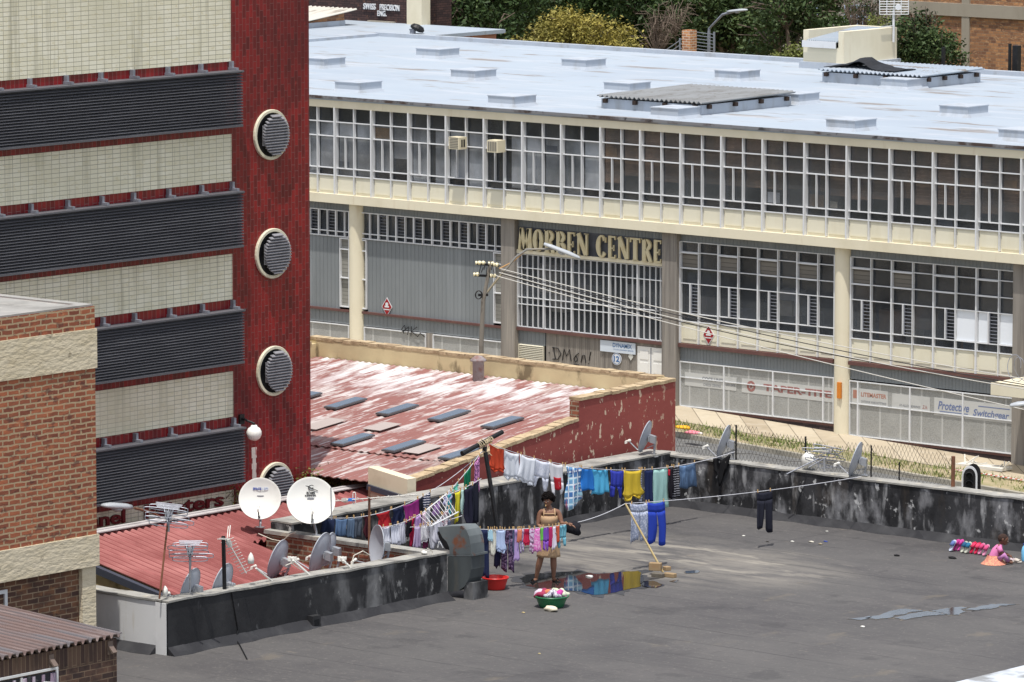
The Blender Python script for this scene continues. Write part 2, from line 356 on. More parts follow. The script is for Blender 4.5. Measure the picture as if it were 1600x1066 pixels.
M_upst = mat('roof_upstand_paint', (170, 177, 186), rough=.6, var=[((140, 138, 134), 2, (1, 1, .4), .5, .7, .5), ((180, 184, 190), 3, (1, 1, 1), .55, .7, .6)])
M_glass = glassmat('window_glass', (84, 88, 92), .7)
M_blindg = mat('grey_blind', (206, 210, 214), rough=.8, var=[((170, 178, 188), .7, (1, 1, .5), .4, .7, .7), ((196, 198, 202), 5, (1, 1, .05), .5, .7, .5)])
M_blindb = mat('brown_wooden_blind', (140, 114, 96), rough=.8, brick=dict(c1=(176, 148, 126), c2=(152, 126, 108), m=(92, 78, 68), w=30, h=.035, g=.006), var=[((108, 88, 76), 2, (1, 1, .3), .5, .7, .6)])
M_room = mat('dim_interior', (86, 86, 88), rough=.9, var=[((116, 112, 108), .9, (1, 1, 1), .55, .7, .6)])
M_ribg = mat('grey_ribbed_cladding', (126, 130, 131), rough=.6, var=[((104, 108, 110), .5, (1, 1, .4), .45, .7, .6), ((142, 146, 148), 3, (1, 1, .04), .55, .7, .5)])
M_conc = mat('ribbed_concrete', (138, 132, 124), rough=.9, var=[((104, 98, 92), 3, (2.5, 1, .1), .45, .65, .7), ((164, 156, 144), 5, (2.5, 1, .1), .55, .7, .6)], bump=(14, .35, (3, 3, .15)))
M_brownl = mat('brown_sill', (96, 66, 62), rough=.6, var=[((120, 96, 80), 2, (1, 1, 1), .5, .7, .4)])
M_plinth = mat('dark_brick_plinth', (62, 52, 52), brick=dict(c1=(70, 58, 58), c2=(50, 42, 44), m=(34, 30, 30), w=.24, h=.085, g=.008))
cb = thing('commercial_building', 'long cream two storey building with a pale blue flat roof and white gridded windows', 'building', (-102, YF+8, -6.8))
XW, XE, YB, ZR = -131.3, -82.0, 147.15, 2.3
rf = MB().box(XW-.15, XE, YF-.12, YB+.1, ZR-.12, ZR).build('roof', M_roofb, cb)
edge = MB(); edge.box(XW-.15, XE, YB-.05, YB+.2, ZR-.1, ZR+.14); edge.box(XW-.25, XW, YF, YB-.05, ZR-.1, ZR+.1); edge.build('roof_edge', M_upst, rf)
lip = MB(); rr = random.Random(5); x = XW
M_lip = mat('rusted_roof_edge', (120, 120, 122), rough=.7, var=[((66, 50, 42), 1.2, (1, 1, 1), .5, .6, .9), ((40, 38, 38), 3, (1, 1, 1), .58, .64, .8, 4, 3)])
lip.box(XW, XE, YF-.17, YF-.121, ZR-.075, ZR+.012); lip.build('gutter', M_lip, cb)
MB().box(XW, XE, YF-.1, YF+.25, 1.95, ZR-.121).build('fascia', M_cream, cb)
# shell of the building behind the glass
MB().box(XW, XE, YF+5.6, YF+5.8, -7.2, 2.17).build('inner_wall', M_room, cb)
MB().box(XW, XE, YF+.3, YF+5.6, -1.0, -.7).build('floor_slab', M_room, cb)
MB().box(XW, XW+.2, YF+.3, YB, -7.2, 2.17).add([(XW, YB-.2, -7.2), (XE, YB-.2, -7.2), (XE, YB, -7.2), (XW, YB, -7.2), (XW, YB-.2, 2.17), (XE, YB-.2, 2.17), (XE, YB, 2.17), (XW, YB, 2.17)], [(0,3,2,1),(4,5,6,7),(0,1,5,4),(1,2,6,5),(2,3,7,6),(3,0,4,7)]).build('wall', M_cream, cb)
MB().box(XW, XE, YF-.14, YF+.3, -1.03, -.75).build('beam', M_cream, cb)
# upper windows, 1.533 m bays
P = 1.533; X0 = -114.97
zt, z1, z2, z3, z4, zb = 1.95, 1.5, 1.05, .06, -.17, -.75
rb = random.Random(11)
M_red = mat('red_plastic', (170, 28, 28), rough=.5)
for i in range(-10, 21):
    xa = X0+i*P; xb = xa+P; xm = (xa+xb)/2
    f = MB(); ym = YF+.02
    f.box(xa-.026, xa+.026, YF-.12, YF+.08, zb, zt)
    f.box(xm-.014, xm+.014, YF-.07, YF+.05, zb+.02, zt)
    for z in (z1, z2, z3, z4): f.box(xa+.026, xm-.014, YF-.04, YF+.05, z-.014, z+.014); f.box(xm+.014, xb-.026, YF-.04, YF+.05, z-.014, z+.014)
    xq = xa+.035+.5*(xm-xa-.055); f.box(xq-.012, xq+.012, YF-.05, YF+.04, z3+.014, z2-.014)
    wd = f.build('window', M_white, cb)
    MB().box(xa+.036, xb-.036, YF+.052, YF+.062, z4-.019, zt).build('glass', M_glass, wd)
    pn = MB()
    for u, v in ((xa+.036, xm-.021), (xm+.021, xb-.036)):
        pn.box(u, v, YF+.01, YF+.06, zb, z4-.02)
        pn.box(u+.05, v-.05, YF-.012, YF+.009, zb+.09, z4-.07)
    pn.build('spandrel_panel', M_creamp, wd)
    bl = MB()
    brown = xa > -104.4
    for u, v in ((xa+.05, xm-.03), (xm+.03, xb-.05)):
        r = rb.random()
        if brown:
            bot = rb.choice([.45, .5, .3, .55, .4]); top = zt
            bl.box(u, v, YF+.085, YF+.1, bot, top)
        else:
            if i == 1 and u > xm: bl.box(u, v, YF+.085, YF+.1, .5, z1-.05); continue
            if i == 4 and u < xm: continue
            bot = rb.choice([-.17, -.1, .06, .1, -.17]); 
            w1 = u+(v-u)*(0 if r > .35 else .25)
            bl.box(w1, v, YF+.085, YF+.1, bot, 1.5)
    if bl.v: bl.build('blind', M_blindb if brown else M_blindg, wd)
for k_ in range(9):
    i_ = rb.randrange(0, 17); xa = X0+i_*P; h_ = rb.choice([0, 1]); c_ = rb.choice([(196, 190, 176), (150, 120, 90), (96, 104, 120), (176, 180, 186)])
    x_ = xa+.07+h_*.75; zz = rb.choice([-.15, .1, 1.08]); key = 'sill_item_%02x%02x%02x' % c_
    MB().box(x_, x_+rb.uniform(.25, .55), YF+.066, YF+.08, zz, zz+rb.uniform(.16, .38)).build('window_paper', bpy.data.materials.get(key) or mat(key, c_, rough=.8), cb)
# clutter seen on the upper window sills
M_card = mat('cardboard', (176, 140, 96), rough=.9)
b = AY(600, 208, YF+.1); MB().box(b.x-.36, b.x+.32, YF+.075, YF+.15, 1.08, 1.42).build('window_card', M_card, cb)
# ---- ground floor
colx = [(-126.9, M_cream, .24), (-120.6, M_conc, .28), (-114.37, M_cream, .27), (-108.03, M_conc, .27), (-101.72, M_conc, .28), (-95.4, M_cream, .27), (-89.0, M_conc, .27), (-84.5, M_cream, .24)]
for x, m, hw in colx:
    if m is M_cream: MB().lathe([(hw*.98, gz(x)-.1), (hw*.98, -1.03)], (x, YF+.3, 0), UP, 28).build('column', m, cb, True)
    else: MB().box(x-hw, x+hw, YF+.08, YF+.6, gz(x)-.1, -1.03).build('column', m, cb)
def ribbed(x0, x1, z0, z1, y=YG, pitch=.13):
    b = MB(); b.box(x0, x1, y, y+.05, z0, z1); x = x0+.03
    while x < x1-.03: b.box(x-.008, x+.008, y-.009, y-.0005, z0+.002, z1-.002); x += pitch
    return b
for a, b in ((-131.0, -127.2), (-126.6, -120.95)): ribbed(a, b, -6.3, -1.3, YG+.02, .16).build('cladding', M_ribg, cb)
for a, b in ((-88.7, -84.8), (-84.2, -82.0)): ribbed(a, b, gz(b)-.1, -1.3, YG+.02, .3).build('shutter', M_creamp, cb)
# fascia under the beam, all along
for (a, _, h1), (b, _, h2) in zip(colx, colx[1:]): ribbed(a+h1, b-h2, -1.29, -1.03).build('cladding', M_ribg, cb)
def strip_window(x0, x1, edges, louv, zt, zr, zb_):
    f = MB(); y0, y1 = YG-.05, YG+.04
    f.box(x0, x1, y0, y1, zt-.03, zt); f.box(x0, x1, y0, y1, zb_, zb_+.03); f.box(x0, x1, y0+.01, y1-.01, zr-.015, zr+.015)
    for j, e in enumerate(edges): w_ = .024 if j % 2 == 0 else .013; f.box(e-w_, e+w_, y0-.012, y1-.02, zb_+.001, zt-.001)
    wd = f.build('window', M_white, cb)
    MB().box(x0+.01, x1-.01, YG+.045, YG+.055, zb_, zt).build('glass', M_glass, wd)
    for a, b in louv:
        l = MB(); l.box(a+.024, a+.036, YG-.02, YG+.02, zr+.04, zt-.04)
        for k in range(6): l.obox(V(((a+b)/2, YG-.005, zr+.09+k*.1)), V(((b-a)/2-.026, 0, 0)), V((0, .02, .006)), V((0, -.002, .004)))
        l.build('louvre', M_galv, wd)
    return wd
e1 = [-114.15, -113.8, -113.44, -113.07, -112.7, -112.33, -111.97, -111.6, -111.22, -110.84, -110.47, -110.11, -109.74, -109.38, -109.02, -108.66, -108.35]
strip_window(-114.15, -108.33, e1, [(e1[i], e1[i+1]) for i in (2, 4, 6, 9, 11, 13)], -1.29, -1.96, -2.13)
e0 = [-120.3+.363*i for i in range(16)]+[-114.66]
strip_window(-120.3, -114.64, e0, [(e0[i], e0[i+1]) for i in (2, 5, 8, 11, 13)], -1.29, -1.96, -2.13)
for a, b in ((-120.3, -115.1), (-113.92, -108.75)): ribbed(a, b, -4.4, -2.13, pitch=.16).build('cladding', M_ribg, cb)
M_mesh = mat('expanded_mesh_panel', (158, 158, 154), rough=.6, metal=.1, var=[((126, 126, 122), 30, (1, 1, 1), .45, .6, .5), ((176, 176, 172), .7, (1, 1, 1), .5, .7, .5), ((112, 108, 100), 1.2, (1, 1, .5), .62, .75, .5)], bump=(60, .5))
M_narrow = mat('obscured_glass', (136, 134, 126), rough=.4, brick=dict(c1=(142, 140, 132), c2=(126, 124, 116), m=(100, 98, 92), w=30, h=.12, g=.008), var=[((108, 106, 100), 1.5, (1, 1, .4), .5, .7, .5)])
for a, b in ((-115.07, -114.66), (-114.31, -113.94), (-108.73, -108.33), (-120.6, -120.32)):
    f = MB()
    for u in (a, b-.035): f.box(u, u+.035, YG-.05, YG+.03, -4.33, -2.15)
    for z in (-4.33, -3.42, -2.52, -2.185): f.box(a+.035, b-.035, YG-.05, YG+.03, z, z+.035)
    wd = f.build('window', M_white, cb); MB().box(a+.03, b-.03, YG+.031, YG+.04, -4.32, -2.16).build('glass', M_narrow, wd)
for a, b in ((-120.32, -114.64), (-114.1, -108.3)):
    MB().box(a, b, YG-.09, YG+.05, -4.47, -4.4).build('sill', M_brownl if a < 0 else M_cream, cb)
    ribbed(a, b, -4.86, -4.475, pitch=.16).build('cladding', M_ribg, cb)
M_bar = mat('bars_behind_mesh', (176, 176, 172), rough=.7)
def mesh_screen(x0, x1, ztop, zbot, posts, rails=(), shear=0.0):
    f = MB(); y0, y1 = YG-.06, YG-.01
    f.box(x0, x1, y0, y1, ztop-.03, ztop); f.box(x0, x1, y0, y1, zbot, zbot+.03)
    for p in (x0+.015, x1-.015): f.box(p-.015, p+.015, y0-.002, y1, zbot+.03, ztop-.03)
    for p in posts: f.box(p-.022, p+.022, y0-.004, y1, zbot+.03, ztop-.03)
    for z in rails: f.box(x0+.03, x1-.03, y0+.012, y1-.002, z-.012, z+.012)
    s = f.build('mesh_screen', M_white, cb)
    MB().box(x0+.02, x1-.02, YG-.009, YG+.02, zbot+.02, ztop-.02).build('mesh', M_mesh, s)
    x = x0+.35
    while x < x1-.2: MB().box(x-.03, x+.03, YG-.0125, YG-.0095, zbot+.04, ztop-.04).build('window_bar', M_bar, s); x += .74
    return s
for a, b in ((-120.3, -114.68), (-114.05, -111.48), (-111.19, -108.33)): mesh_screen(a, b, -4.88, -5.42, [], ())
for a, b in ((-120.3, -114.68), (-114.05, -108.3)): MB().box(a, b, YG-.02, YG+.1, gz(a)-.1, -5.425).build('plinth', M_plinth, cb)
MB().box(-111.47, -111.2, YG-.03, YG+.1, -6.2, -4.87).build('column', M_conc, cb)
# ---- bay with the sign, the big gridded window, vent and door
za, zs = -1.31, -1.99
MB().box(-107.76, -102.0, YG-.01, YG+.05, -2.1, -1.29).build('cladding', mat('sign_backing', (92, 94, 100), rough=.5, var=[((60, 62, 68), .8, (1, 1, 1), .45, .6, .8)]), cb)
MB().box(-107.76, -102.0, YG-.09, YG-.011, -2.1, -2.0).build('sill', M_cream, cb)
sg = thing('lettering_sign', 'large gold art deco letters reading MORBEN CENTRE above the gridded window', 'sign', (-104.9, YG-.05, -2.0))
M_gold = mat('gold_letters', (202, 190, 154), rough=.5, var=[((178, 156, 104), 3, (1, 1, 1), .5, .7, .5)])
def glyph(ch, x, w, z0, h):                     # condensed display capitals with heavy stems, thin arms and small serifs
    m = MB(); T = .4*w if ch in 'OC' else .34*w; t = .13*w; y0, y1 = YG-.16, YG-.1
    def B(a, b, c, d): m.box(x+a, x+b, y0, y1, z0+c, z0+d)
    def D(a, b, wd): 
        A = V((x+a[0], (y0+y1)/2, z0+a[1])); C_ = V((x+b[0], (y0+y1)/2, z0+b[1])); m.bar(A, C_, y1-y0-.004, wd, up=V((0, 1, 0)).cross((C_-A).normalized()))
    def arc(cx, cz, rx, rz, a0, a1, t0, t1, n=14):
        vs = []; 
        for i in range(n+1):
            a = math.radians(a0+(a1-a0)*i/n); tk = t0*abs(math.cos(a))+t1*abs(math.sin(a))
            o_ = (x+cx+rx*math.cos(a), z0+cz+rz*math.sin(a)); q = (x+cx+(rx-tk)*math.cos(a), z0+cz+(rz-tk*.8)*math.sin(a))
            vs += [(o_[0], y0, o_[1]), (q[0], y0, q[1]), (q[0], y1, q[1]), (o_[0], y1, o_[1])]
        fs = []
        for i in range(n):
            for k in range(4): fs.append((i*4+k, i*4+(k+1) % 4, i*4+4+(k+1) % 4, i*4+4+k))
        fs += [(0, 1, 2, 3), (n*4+3, n*4+2, n*4+1, n*4)]
        m.add(vs, fs)
    def ser(a, b, c): B(a, b, c, c+.035*h)
    if ch == 'M':
        D((.1*w, 0), (.22*w, h), t*1.1); D((.24*w, h*.98), (.52*w, .08*h), T*.75); D((.52*w, .06*h), (.76*w, h*.98), t*1.1); D((.8*w, h), (.88*w, 0), T*.85); ser(0, .24*w, 0); ser(.74*w, w, 0)
    elif ch == 'O': arc(w/2, h/2, w/2, h/2, 0, 360, T*.85, t, 28)
    elif ch == 'C': arc(w*.52, h/2, w*.52, h/2, 42, 318, T*.85, t, 24); B(.84*w, .96*w, h*.68, h*.9)
    elif ch in 'RB':
        B(.08*w, .08*w+T, .02, h); ser(0, .5*w, 0); ser(0, .3*w, h*.965)
        arc(.42*w, h*.74, .5*w, h*.26, 90, -90, T*.8, t, 12); B(.08*w+T*.9, .45*w, h-.03*h-.03, h-.002); B(.08*w+T*.9, .45*w, h*.48, h*.48+.045)
        if ch == 'R': D((.5*w, h*.5), (.86*w, 0), T*.85); ser(.74*w, w, 0)
        else: arc(.42*w, h*.27, .58*w, h*.27, 90, -90, T*1.0, t*1.4, 12); B(.08*w+T*.9, .5*w, .004, .085)
    elif ch == 'E':
        B(.08*w, .08*w+T, 0, h); B(.08*w+T, .92*w, h-.05, h-.003); B(.08*w+T, .92*w, .003, .05); B(.08*w+T, .72*w, h*.42, h*.42+.045); B(.82*w, .92*w, .051, .17*h); B(.82*w, .92*w, .83*h, h-.051); B(.66*w, .74*w, h*.34, h*.6)
    elif ch == 'N':
        B(.1*w, .1*w+t*1.1, .01, h*.99); D((.16*w, h*.98), (.82*w, .05*h), T*.95); B(.82*w, .82*w+t*1.1, .02, h*.99); ser(0, .3*w, 0); ser(.68*w, w, h*.96)
    elif ch == 'T':
        B(.5*w-T/2, .5*w+T/2, .01, h-.05); B(0, w, h-.05, h); B(0, .1*w, h*.8, h-.051); B(.9*w, w, h*.8, h-.051); ser(.24*w, .76*w, 0)
    return m.build('letter', M_gold, sg)
xx = -107.68; tot = -102.02-xx; wid = dict(M=1.32, O=1.0, R=1.0, B=.98, E=.82, N=1.08, C=1.0, T=.98); wid[' '] = .62
word = 'MORBEN CENTRE'; sc = tot/sum(wid[c]*1.0 for c in word)
for c in word:
    if c != ' ': glyph(c, xx+.02, wid[c]*sc-.045, zs, za-zs)
    xx += wid[c]*sc
f = MB(); y0, y1 = YG-.05, YG+.04
maj = [-107.76, -106.72, -105.61, -104.15, -103.05, -102.02]; mi = [-107.61, -107.38, -107.16, -106.95, -106.48, -106.26, -106.04, -105.86, -105.34, -105.12, -104.88, -104.64, -104.39, -103.92, -103.71, -103.49, -103.26, -102.81, -102.59, -102.36, -102.18]
for x in maj: f.box(x-.02, x+.02, y0-.02, y1, -4.35, -2.11)
for x in mi: f.box(x-.0065, x+.0065, y0, y1-.03, -4.35, -2.12)
for z in (-4.36, -3.67, -3.46, -2.55, -2.14): f.box(-107.76, -102.0, y0+.012, y1-.01, z, z+.02)
wd = f.build('window', M_white, cb); MB().box(-107.75, -102.0, YG+.045, YG+.055, -4.35, -2.1).build('glass', M_glass, wd)
MB().box(-107.76, -102.0, YG-.1, YG+.06, -4.46, -4.37).build('sill', M_brownl, cb)
ribbed(-107.76, -106.7, -4.88, -4.47, pitch=.16).build('cladding', M_ribg, cb)
f = MB(); f.box(-107.74, -106.7, YG+.02, YG+.05, -5.4, -4.89)
vt = f.build('vent', M_dark, cb); f = MB()
for i in range(9): f.obox(V((-107.24, YG-.01, -5.33+i*.053)), V((.47, 0, 0)), V((0, .024, .016)), V((0, -.003, .006)))
f.box(-107.74, -107.72, YG-.04, YG+.019, -5.4, -4.89); f.box(-106.76, -106.74, YG-.04, YG+.019, -5.4, -4.89); f.build('louvre', mat('cream_louvre', (206, 200, 180), rough=.5), vt)
MB().box(-107.76, -106.66, YG-.08, YG+.05, -5.5, -5.41).build('sill', M_brownl, cb); MB().box(-107.76, -106.66, YG, YG+.05, -6.4, -5.51).build('plinth', M_plinth, cb)
ribbed(-106.65, -103.1, -6.4, -4.47, pitch=.075).build('ribbed_wall', M_conc, cb)
MB().box(-103.1, -102.0, YG-.01, YG+.05, -4.56, -4.47).build('ribbed_wall', M_conc, cb)
M_door = mat('white_door_paint', (224, 222, 216), rough=.5, var=[((196, 192, 184), 2, (1, 1, .5), .55, .75, .6)])
f = MB(); f.box(-103.07, -102.01, YG-.02, YG+.04, -6.33, -4.57)
for x0_ in (-103.02, -102.5):
    for zz, hh in ((-4.95, .26), (-5.35, .3), (-6.0, .55)): f.box(x0_+.06, x0_+.38, YG-.035, YG-.0205, zz, zz+hh)
dr = f.build('door', M_door, cb)
MB().box(-102.56, -102.53, YG-.03, YG-.0205, -6.33, -4.59).build('meeting_stile', M_galv, dr)
f = MB(); f.box(-102.92, -102.74, YG-.026, YG-.0205, -4.72, -4.69); f.box(-102.36, -102.18, YG-.026, YG-.0205, -4.72, -4.69); f.build('vent_slot', M_blk, dr)
# ---- bays three and four: windows, panels, gray band, mesh screens
M_vp = mat('taupe_vent_panel', (118, 112, 102), rough=.6, brick=dict(c1=(122, 116, 106), c2=(112, 106, 96), m=(80, 76, 70), w=30, h=.13, g=.01))
def big_window(xs, skipw=()):
    f = MB(); zz = [-1.3, -1.6, -2.08, -2.54, -3.44, -3.68, -4.33]; y0, y1 = YG-.05, YG+.04
    for j, x in enumerate(xs): w_ = .022 if j % 2 == 0 else .013; f.box(x-w_, x+w_, y0-.02, y1, zz[-1], zz[0])
    for z in zz[:-1]: f.box(xs[0], xs[-1], y0+.01, y1-.01, z-.012, z+.012)
    for j in range(0, len(xs)-1, 2):
        a, b = xs[j]+.03, xs[j+1]-.018; xm = a+.55*(b-a)
        f.box(xm-.014, xm+.014, y0-.03, y1-.02, -3.44, -2.54)
        f.box(a+.001, b-.001, y0-.03, y0+.005, -2.1, -2.055); f.box(a+.001, b-.001, y0-.03, y0+.005, -1.64, -1.6)
    wd = f.build('window', M_white, cb)
    MB().box(xs[0]+.01, xs[-1]-.01, YG+.045, YG+.055, -3.69, -1.3).build('glass', M_glass, wd)
    pn = MB()
    for a, b in zip(xs, xs[1:]): pn.box(a+.02, b-.02, YG+.0, YG+.05, -4.33, -3.7); pn.box(a+.1, b-.1, YG-.016, YG-.0005, -4.2, -3.78)
    pn.build('spandrel_panel', M_creamp, wd)
    for j in range(0, len(xs)-1, 2):
        a, b = xs[j]+.03, xs[j+1]-.018; xm = a+.55*(b-a); l = MB()
        for k in range(8): l.obox(V(((xm+b)/2, YG+.0, -3.36+k*.1)), V(((b-xm)/2-.02, 0, 0)), V((0, .02, .006)), V((0, -.002, .004)))
        l.box(xm+.015, xm+.03, YG-.02, YG+.02, -3.43, -2.55); l.build('louvre', M_galv, wd)
    for j in range(0, len(xs)-1, 2):
        if j in skipw: continue
        a, b = xs[j]+.03, xs[j+1]-.018; MB().box(a+.01, b-.01, YG+.02, YG+.044, -2.05, -1.65).build('vent_panel', M_vp, wd)
    return wd
x3 = [-101.42, -100.72, -99.98, -99.24, -98.5, -97.76, -97.05, -96.29, -95.68]; x4 = [-95.09, -94.37, -93.63, -92.88, -92.14, -91.37, -90.64, -89.86, -89.28]
big_window(x3); w4 = big_window(x4, (4, 6))
for a, b in ((-91.35, -90.66), (-90.6, -90.28), (-89.84, -89.3)): MB().box(a, b, YG+.02, YG+.04, -3.42, -2.56).build('window_sheet', mat('white_sheet_in_window', (226, 230, 234), rough=.7), w4)
for a, b in ((-101.44, -95.68), (-95.12, -89.28)):
    MB().box(a, b, YG-.12, YG+.05, -4.45, -4.345).build('sill', M_brownl, cb); ribbed(a, b, -4.87, -4.455, pitch=.12).build('cladding', M_ribg, cb)
s3 = mesh_screen(-101.42, -95.68, -4.88, -6.24, [-99.75, -97.92, -96.07], (-5.36,)); s4 = mesh_screen(-95.12, -89.28, -4.91, -6.53, [-94.81, -92.94, -91.07], (-5.58,))
for a, b, z in ((-101.44, -95.68, -6.25), (-95.12, -89.28, -6.54)):
    MB().box(a, b, YG-.03, YG+.02, z-.07, z-.001).build('sill', M_brownl, cb); MB().box(a, b, YG-.02, YG+.1, gz(b)-.15, z-.072).build('plinth', M_plinth, cb)
rc_ = random.Random(23)
for i in range(26):
    xx_ = rc_.uniform(-107.4, -89.6); dd_ = rc_.uniform(.35, 1.4); hh_ = rc_.uniform(.3, 1.1); base_ = rc_.choice([-4.3, -4.3, -3.9, -3.3])
    c_ = rc_.choice([(176, 170, 160), (120, 124, 132), (150, 130, 104), (200, 202, 204), (90, 100, 120), (130, 110, 96)])
    MB().box(xx_-rc_.uniform(.15, .5), xx_+rc_.uniform(.15, .5), YG+dd_, YG+dd_+.4, base_, base_+hh_).build('stored_carton', mat('carton_%02x%02x%02x' % c_, c_, rough=.8) if 'carton_%02x%02x%02x' % c_ not in bpy.data.materials else bpy.data.materials['carton_%02x%02x%02x' % c_], cb)
# banners seen through the mesh
M_ban = mat('faded_banner', (186, 186, 182), rough=.7, var=[((164, 164, 160), 2, (1, 1, 1), .5, .7, .5)])
M_txr = mat('faded_red_print', (150, 104, 98), rough=.7); M_txb = mat('faded_blue_print', (104, 116, 150), rough=.7); M_txg = mat('faded_grey_print', (122, 124, 128), rough=.7); M_txo = mat('faded_orange_print', (166, 120, 104), rough=.7)
EX = (1, 0, 0)
def banner(x0, x1, z0, z1, label, rows):
    t = thing('banner', label, 'banner', ((x0+x1)/2, YG-.0125, z0))
    MB().box(x0, x1, YG-.019, YG-.0128, z0, z1).build('sheet', M_ban, t)
    for s, fx, fz, fw, fh, m, bo, sh in rows:
        txt(s, 'print', (x0+fx*(x1-x0), YG-.0192, z0+fz*(z1-z0)), EX, UP, fw*(x1-x0), fh*(z1-z0), m, t, ext=.003, bold=bo, shear=sh)
    return t
banner(-99.1, -95.72, -5.62, -5.2, 'faded white banner reading TAPER-TITE behind the wire mesh', [('TAPER-TITE', .24, .28, .74, .5, M_txr, .035, 0)])
t_ = thing('round_emblem', 'faded round emblem printed beside the TAPER-TITE lettering', 'emblem', (-98.75, YG-.02, -5.6))
MB().lathe([(.09, 0), (.16, 0), (.16, .004), (.09, .004)], (-98.75, YG-.0193, -5.41), (0, -1, 0), 24).build('ring', M_txr, t_)
f = MB()
for a in (0, 1.05, 2.1): f.obox(V((-98.75, YG-.0213, -5.41)), V((math.cos(a), 0, math.sin(a)))*.1, V((-math.sin(a), 0, math.cos(a)))*.012, V((0, .0015, 0)))
f.build('spokes', M_txr, t_)
banner(-101.25, -99.3, -5.6, -5.2, 'faded white banner with two lines of small grey lettering behind the mesh', [('COCS-UNITI', .34, .5, .42, .3, M_txg, .02, 0), ('CHECK CENTRE', .36, .12, .34, .18, M_txg, .01, 0), ('LOCK CENTRE', .8, .3, .18, .2, M_txg, .01, 0)])
banner(-95.05, -93.75, -5.58, -5.12, 'faded banner reading LITEMASTER with an orange square logo behind the mesh', [('LITEMASTER', .26, .5, .7, .28, M_txo, .03, 0), ('OUTDOOR WARE HOTSTRIKES', .26, .12, .7, .14, M_txg, .01, 0)])
MB().box(-95.0, -94.8, YG-.0225, YG-.0192, -5.42, -5.18).build('orange_square_print', M_txo, bpy.data.objects['banner.002'])
banner(-93.6, -92.25, -5.6, -5.16, 'faded banner reading HY-ALLOY behind the wire mesh', [('HY-ALLOY  BEARINGS', .2, .2, .55, .16, M_txg, .01, 0), ('2.h.', .8, .2, .14, .24, M_txr, .01, .3)])
banner(-92.1, -89.36, -5.66, -5.14, 'faded banner reading Protective Switchgear in slanted blue letters', [('Protective', .05, .36, .4, .46, M_txb, .02, .25), ('Switchgear', .5, .1, .46, .5, M_txb, .02, .25)])
f = MB(); f.box(-91.9, -90.9, YG-.0223, YG-.0192, -5.54, -5.515); f.box(-90.55, -89.45, YG-.0223, YG-.0192, -5.27, -5.245); f.build('print_rule', M_txb, bpy.data.objects['banner.004'])
# signs fixed to the facade
M_dred = mat('red_sign_face', (150, 30, 34), rough=.5, var=[((120, 26, 30), 4, (1, 1, 1), .5, .7, .5)])
def diamond(p, r, label):
    t = thing('fire_sign', label, 'sign', p); n = V((0, -1, 0))
    for rr_, th, m, nm in ((r, .012, M_white, 'border'), (r*.88, .018, M_dred, 'face')):
        MB().prism([p+V((rr_*.72, 0, 0)), p+V((0, 0, rr_)), p+V((-rr_*.72, 0, 0)), p+V((0, 0, -rr_))], n*th).build(nm, m, t)
    MB().lathe([(0, 0), (.06, 0), (.06, .005), (0, .005)], p+V((0, -.0182, .08)), n, 12).box(p.x-.09, p.x+.09, p.y-.024, p.y-.0182, p.z-.02, p.z+.03).build('flame_symbol', M_white, t)
    MB().box(p.x-.12, p.x+.12, p.y-.0225, p.y-.0182, p.z-.1, p.z-.07).build('print', M_white, t)
diamond(AY(605, 479.5, YG-.016), .3, 'red diamond warning sign on the grey cladding above the black scrawl')
diamond(AY(1107.5, 523.5, YG-.018), .3, 'red diamond warning sign on a cream panel left of the wires')
t = thing('company_sign', 'white company board reading DYNAMIX beside the white door', 'sign', (-103.8, YG-.02, -4.85))
MB().box(-104.49, -103.13, YG-.05, YG-.02, -4.84, -4.5).build('board', mat('white_sign_board', (196, 204, 212), rough=.5), t)
M_dyn = mat('blue_sign_print', (66, 104, 150), rough=.5)
txt('DYNAMIX', 'print', (-104.0, YG-.0502, -4.68), EX, UP, .74, .13, M_dyn, t, ext=.003, bold=.02); txt('CYCLING EQUIPMENT SERVICES', 'print', (-103.98, YG-.0502, -4.77), EX, UP, .78, .045, M_dyn, t, ext=.002)
t = thing('number_disc', 'round white disc with a blue number 12 on the ribbed wall', 'sign', (-103.86, YG-.02, -5.2))
MB().lathe([(0, 0), (.185, 0), (.185, .02), (0, .02)], (-103.86, YG-.018, -5.03), (0, -1, 0), 28).build('disc', M_white, t)
MB().lathe([(.15, 0), (.165, 0), (.165, .003), (.15, .003)], (-103.86, YG-.0382, -5.03), (0, -1, 0), 28).build('ring', M_dyn, t)
txt('12', 'number', (-103.97, YG-.0382, -5.12), EX, UP, .22, .18, M_dyn, t, ext=.004, bold=.04)
p = AY(986, 557, YG-.018); t = MB().prism([p+V((.1, 0, 0)), p+V((0, 0, .13)), p+V((-.1, 0, 0)), p+V((0, 0, -.13))], V((0, -.015, 0))).build('wall_plate', mat('pale_plate', (196, 196, 188), rough=.5)); tag(t, 'small pale diamond plate between the number disc and the white door', 'sign')
M_ora = mat('orange_notice_paint', (206, 124, 44), rough=.6)
p = AY(1309, 609, YF); t = MB().box(p.x-.02, p.x+.12, YF-.02, YF+.04, p.z-.25, p.z+.22).build('orange_notice', M_ora); tag(t, 'small orange notice at the foot of the cream column', 'notice')
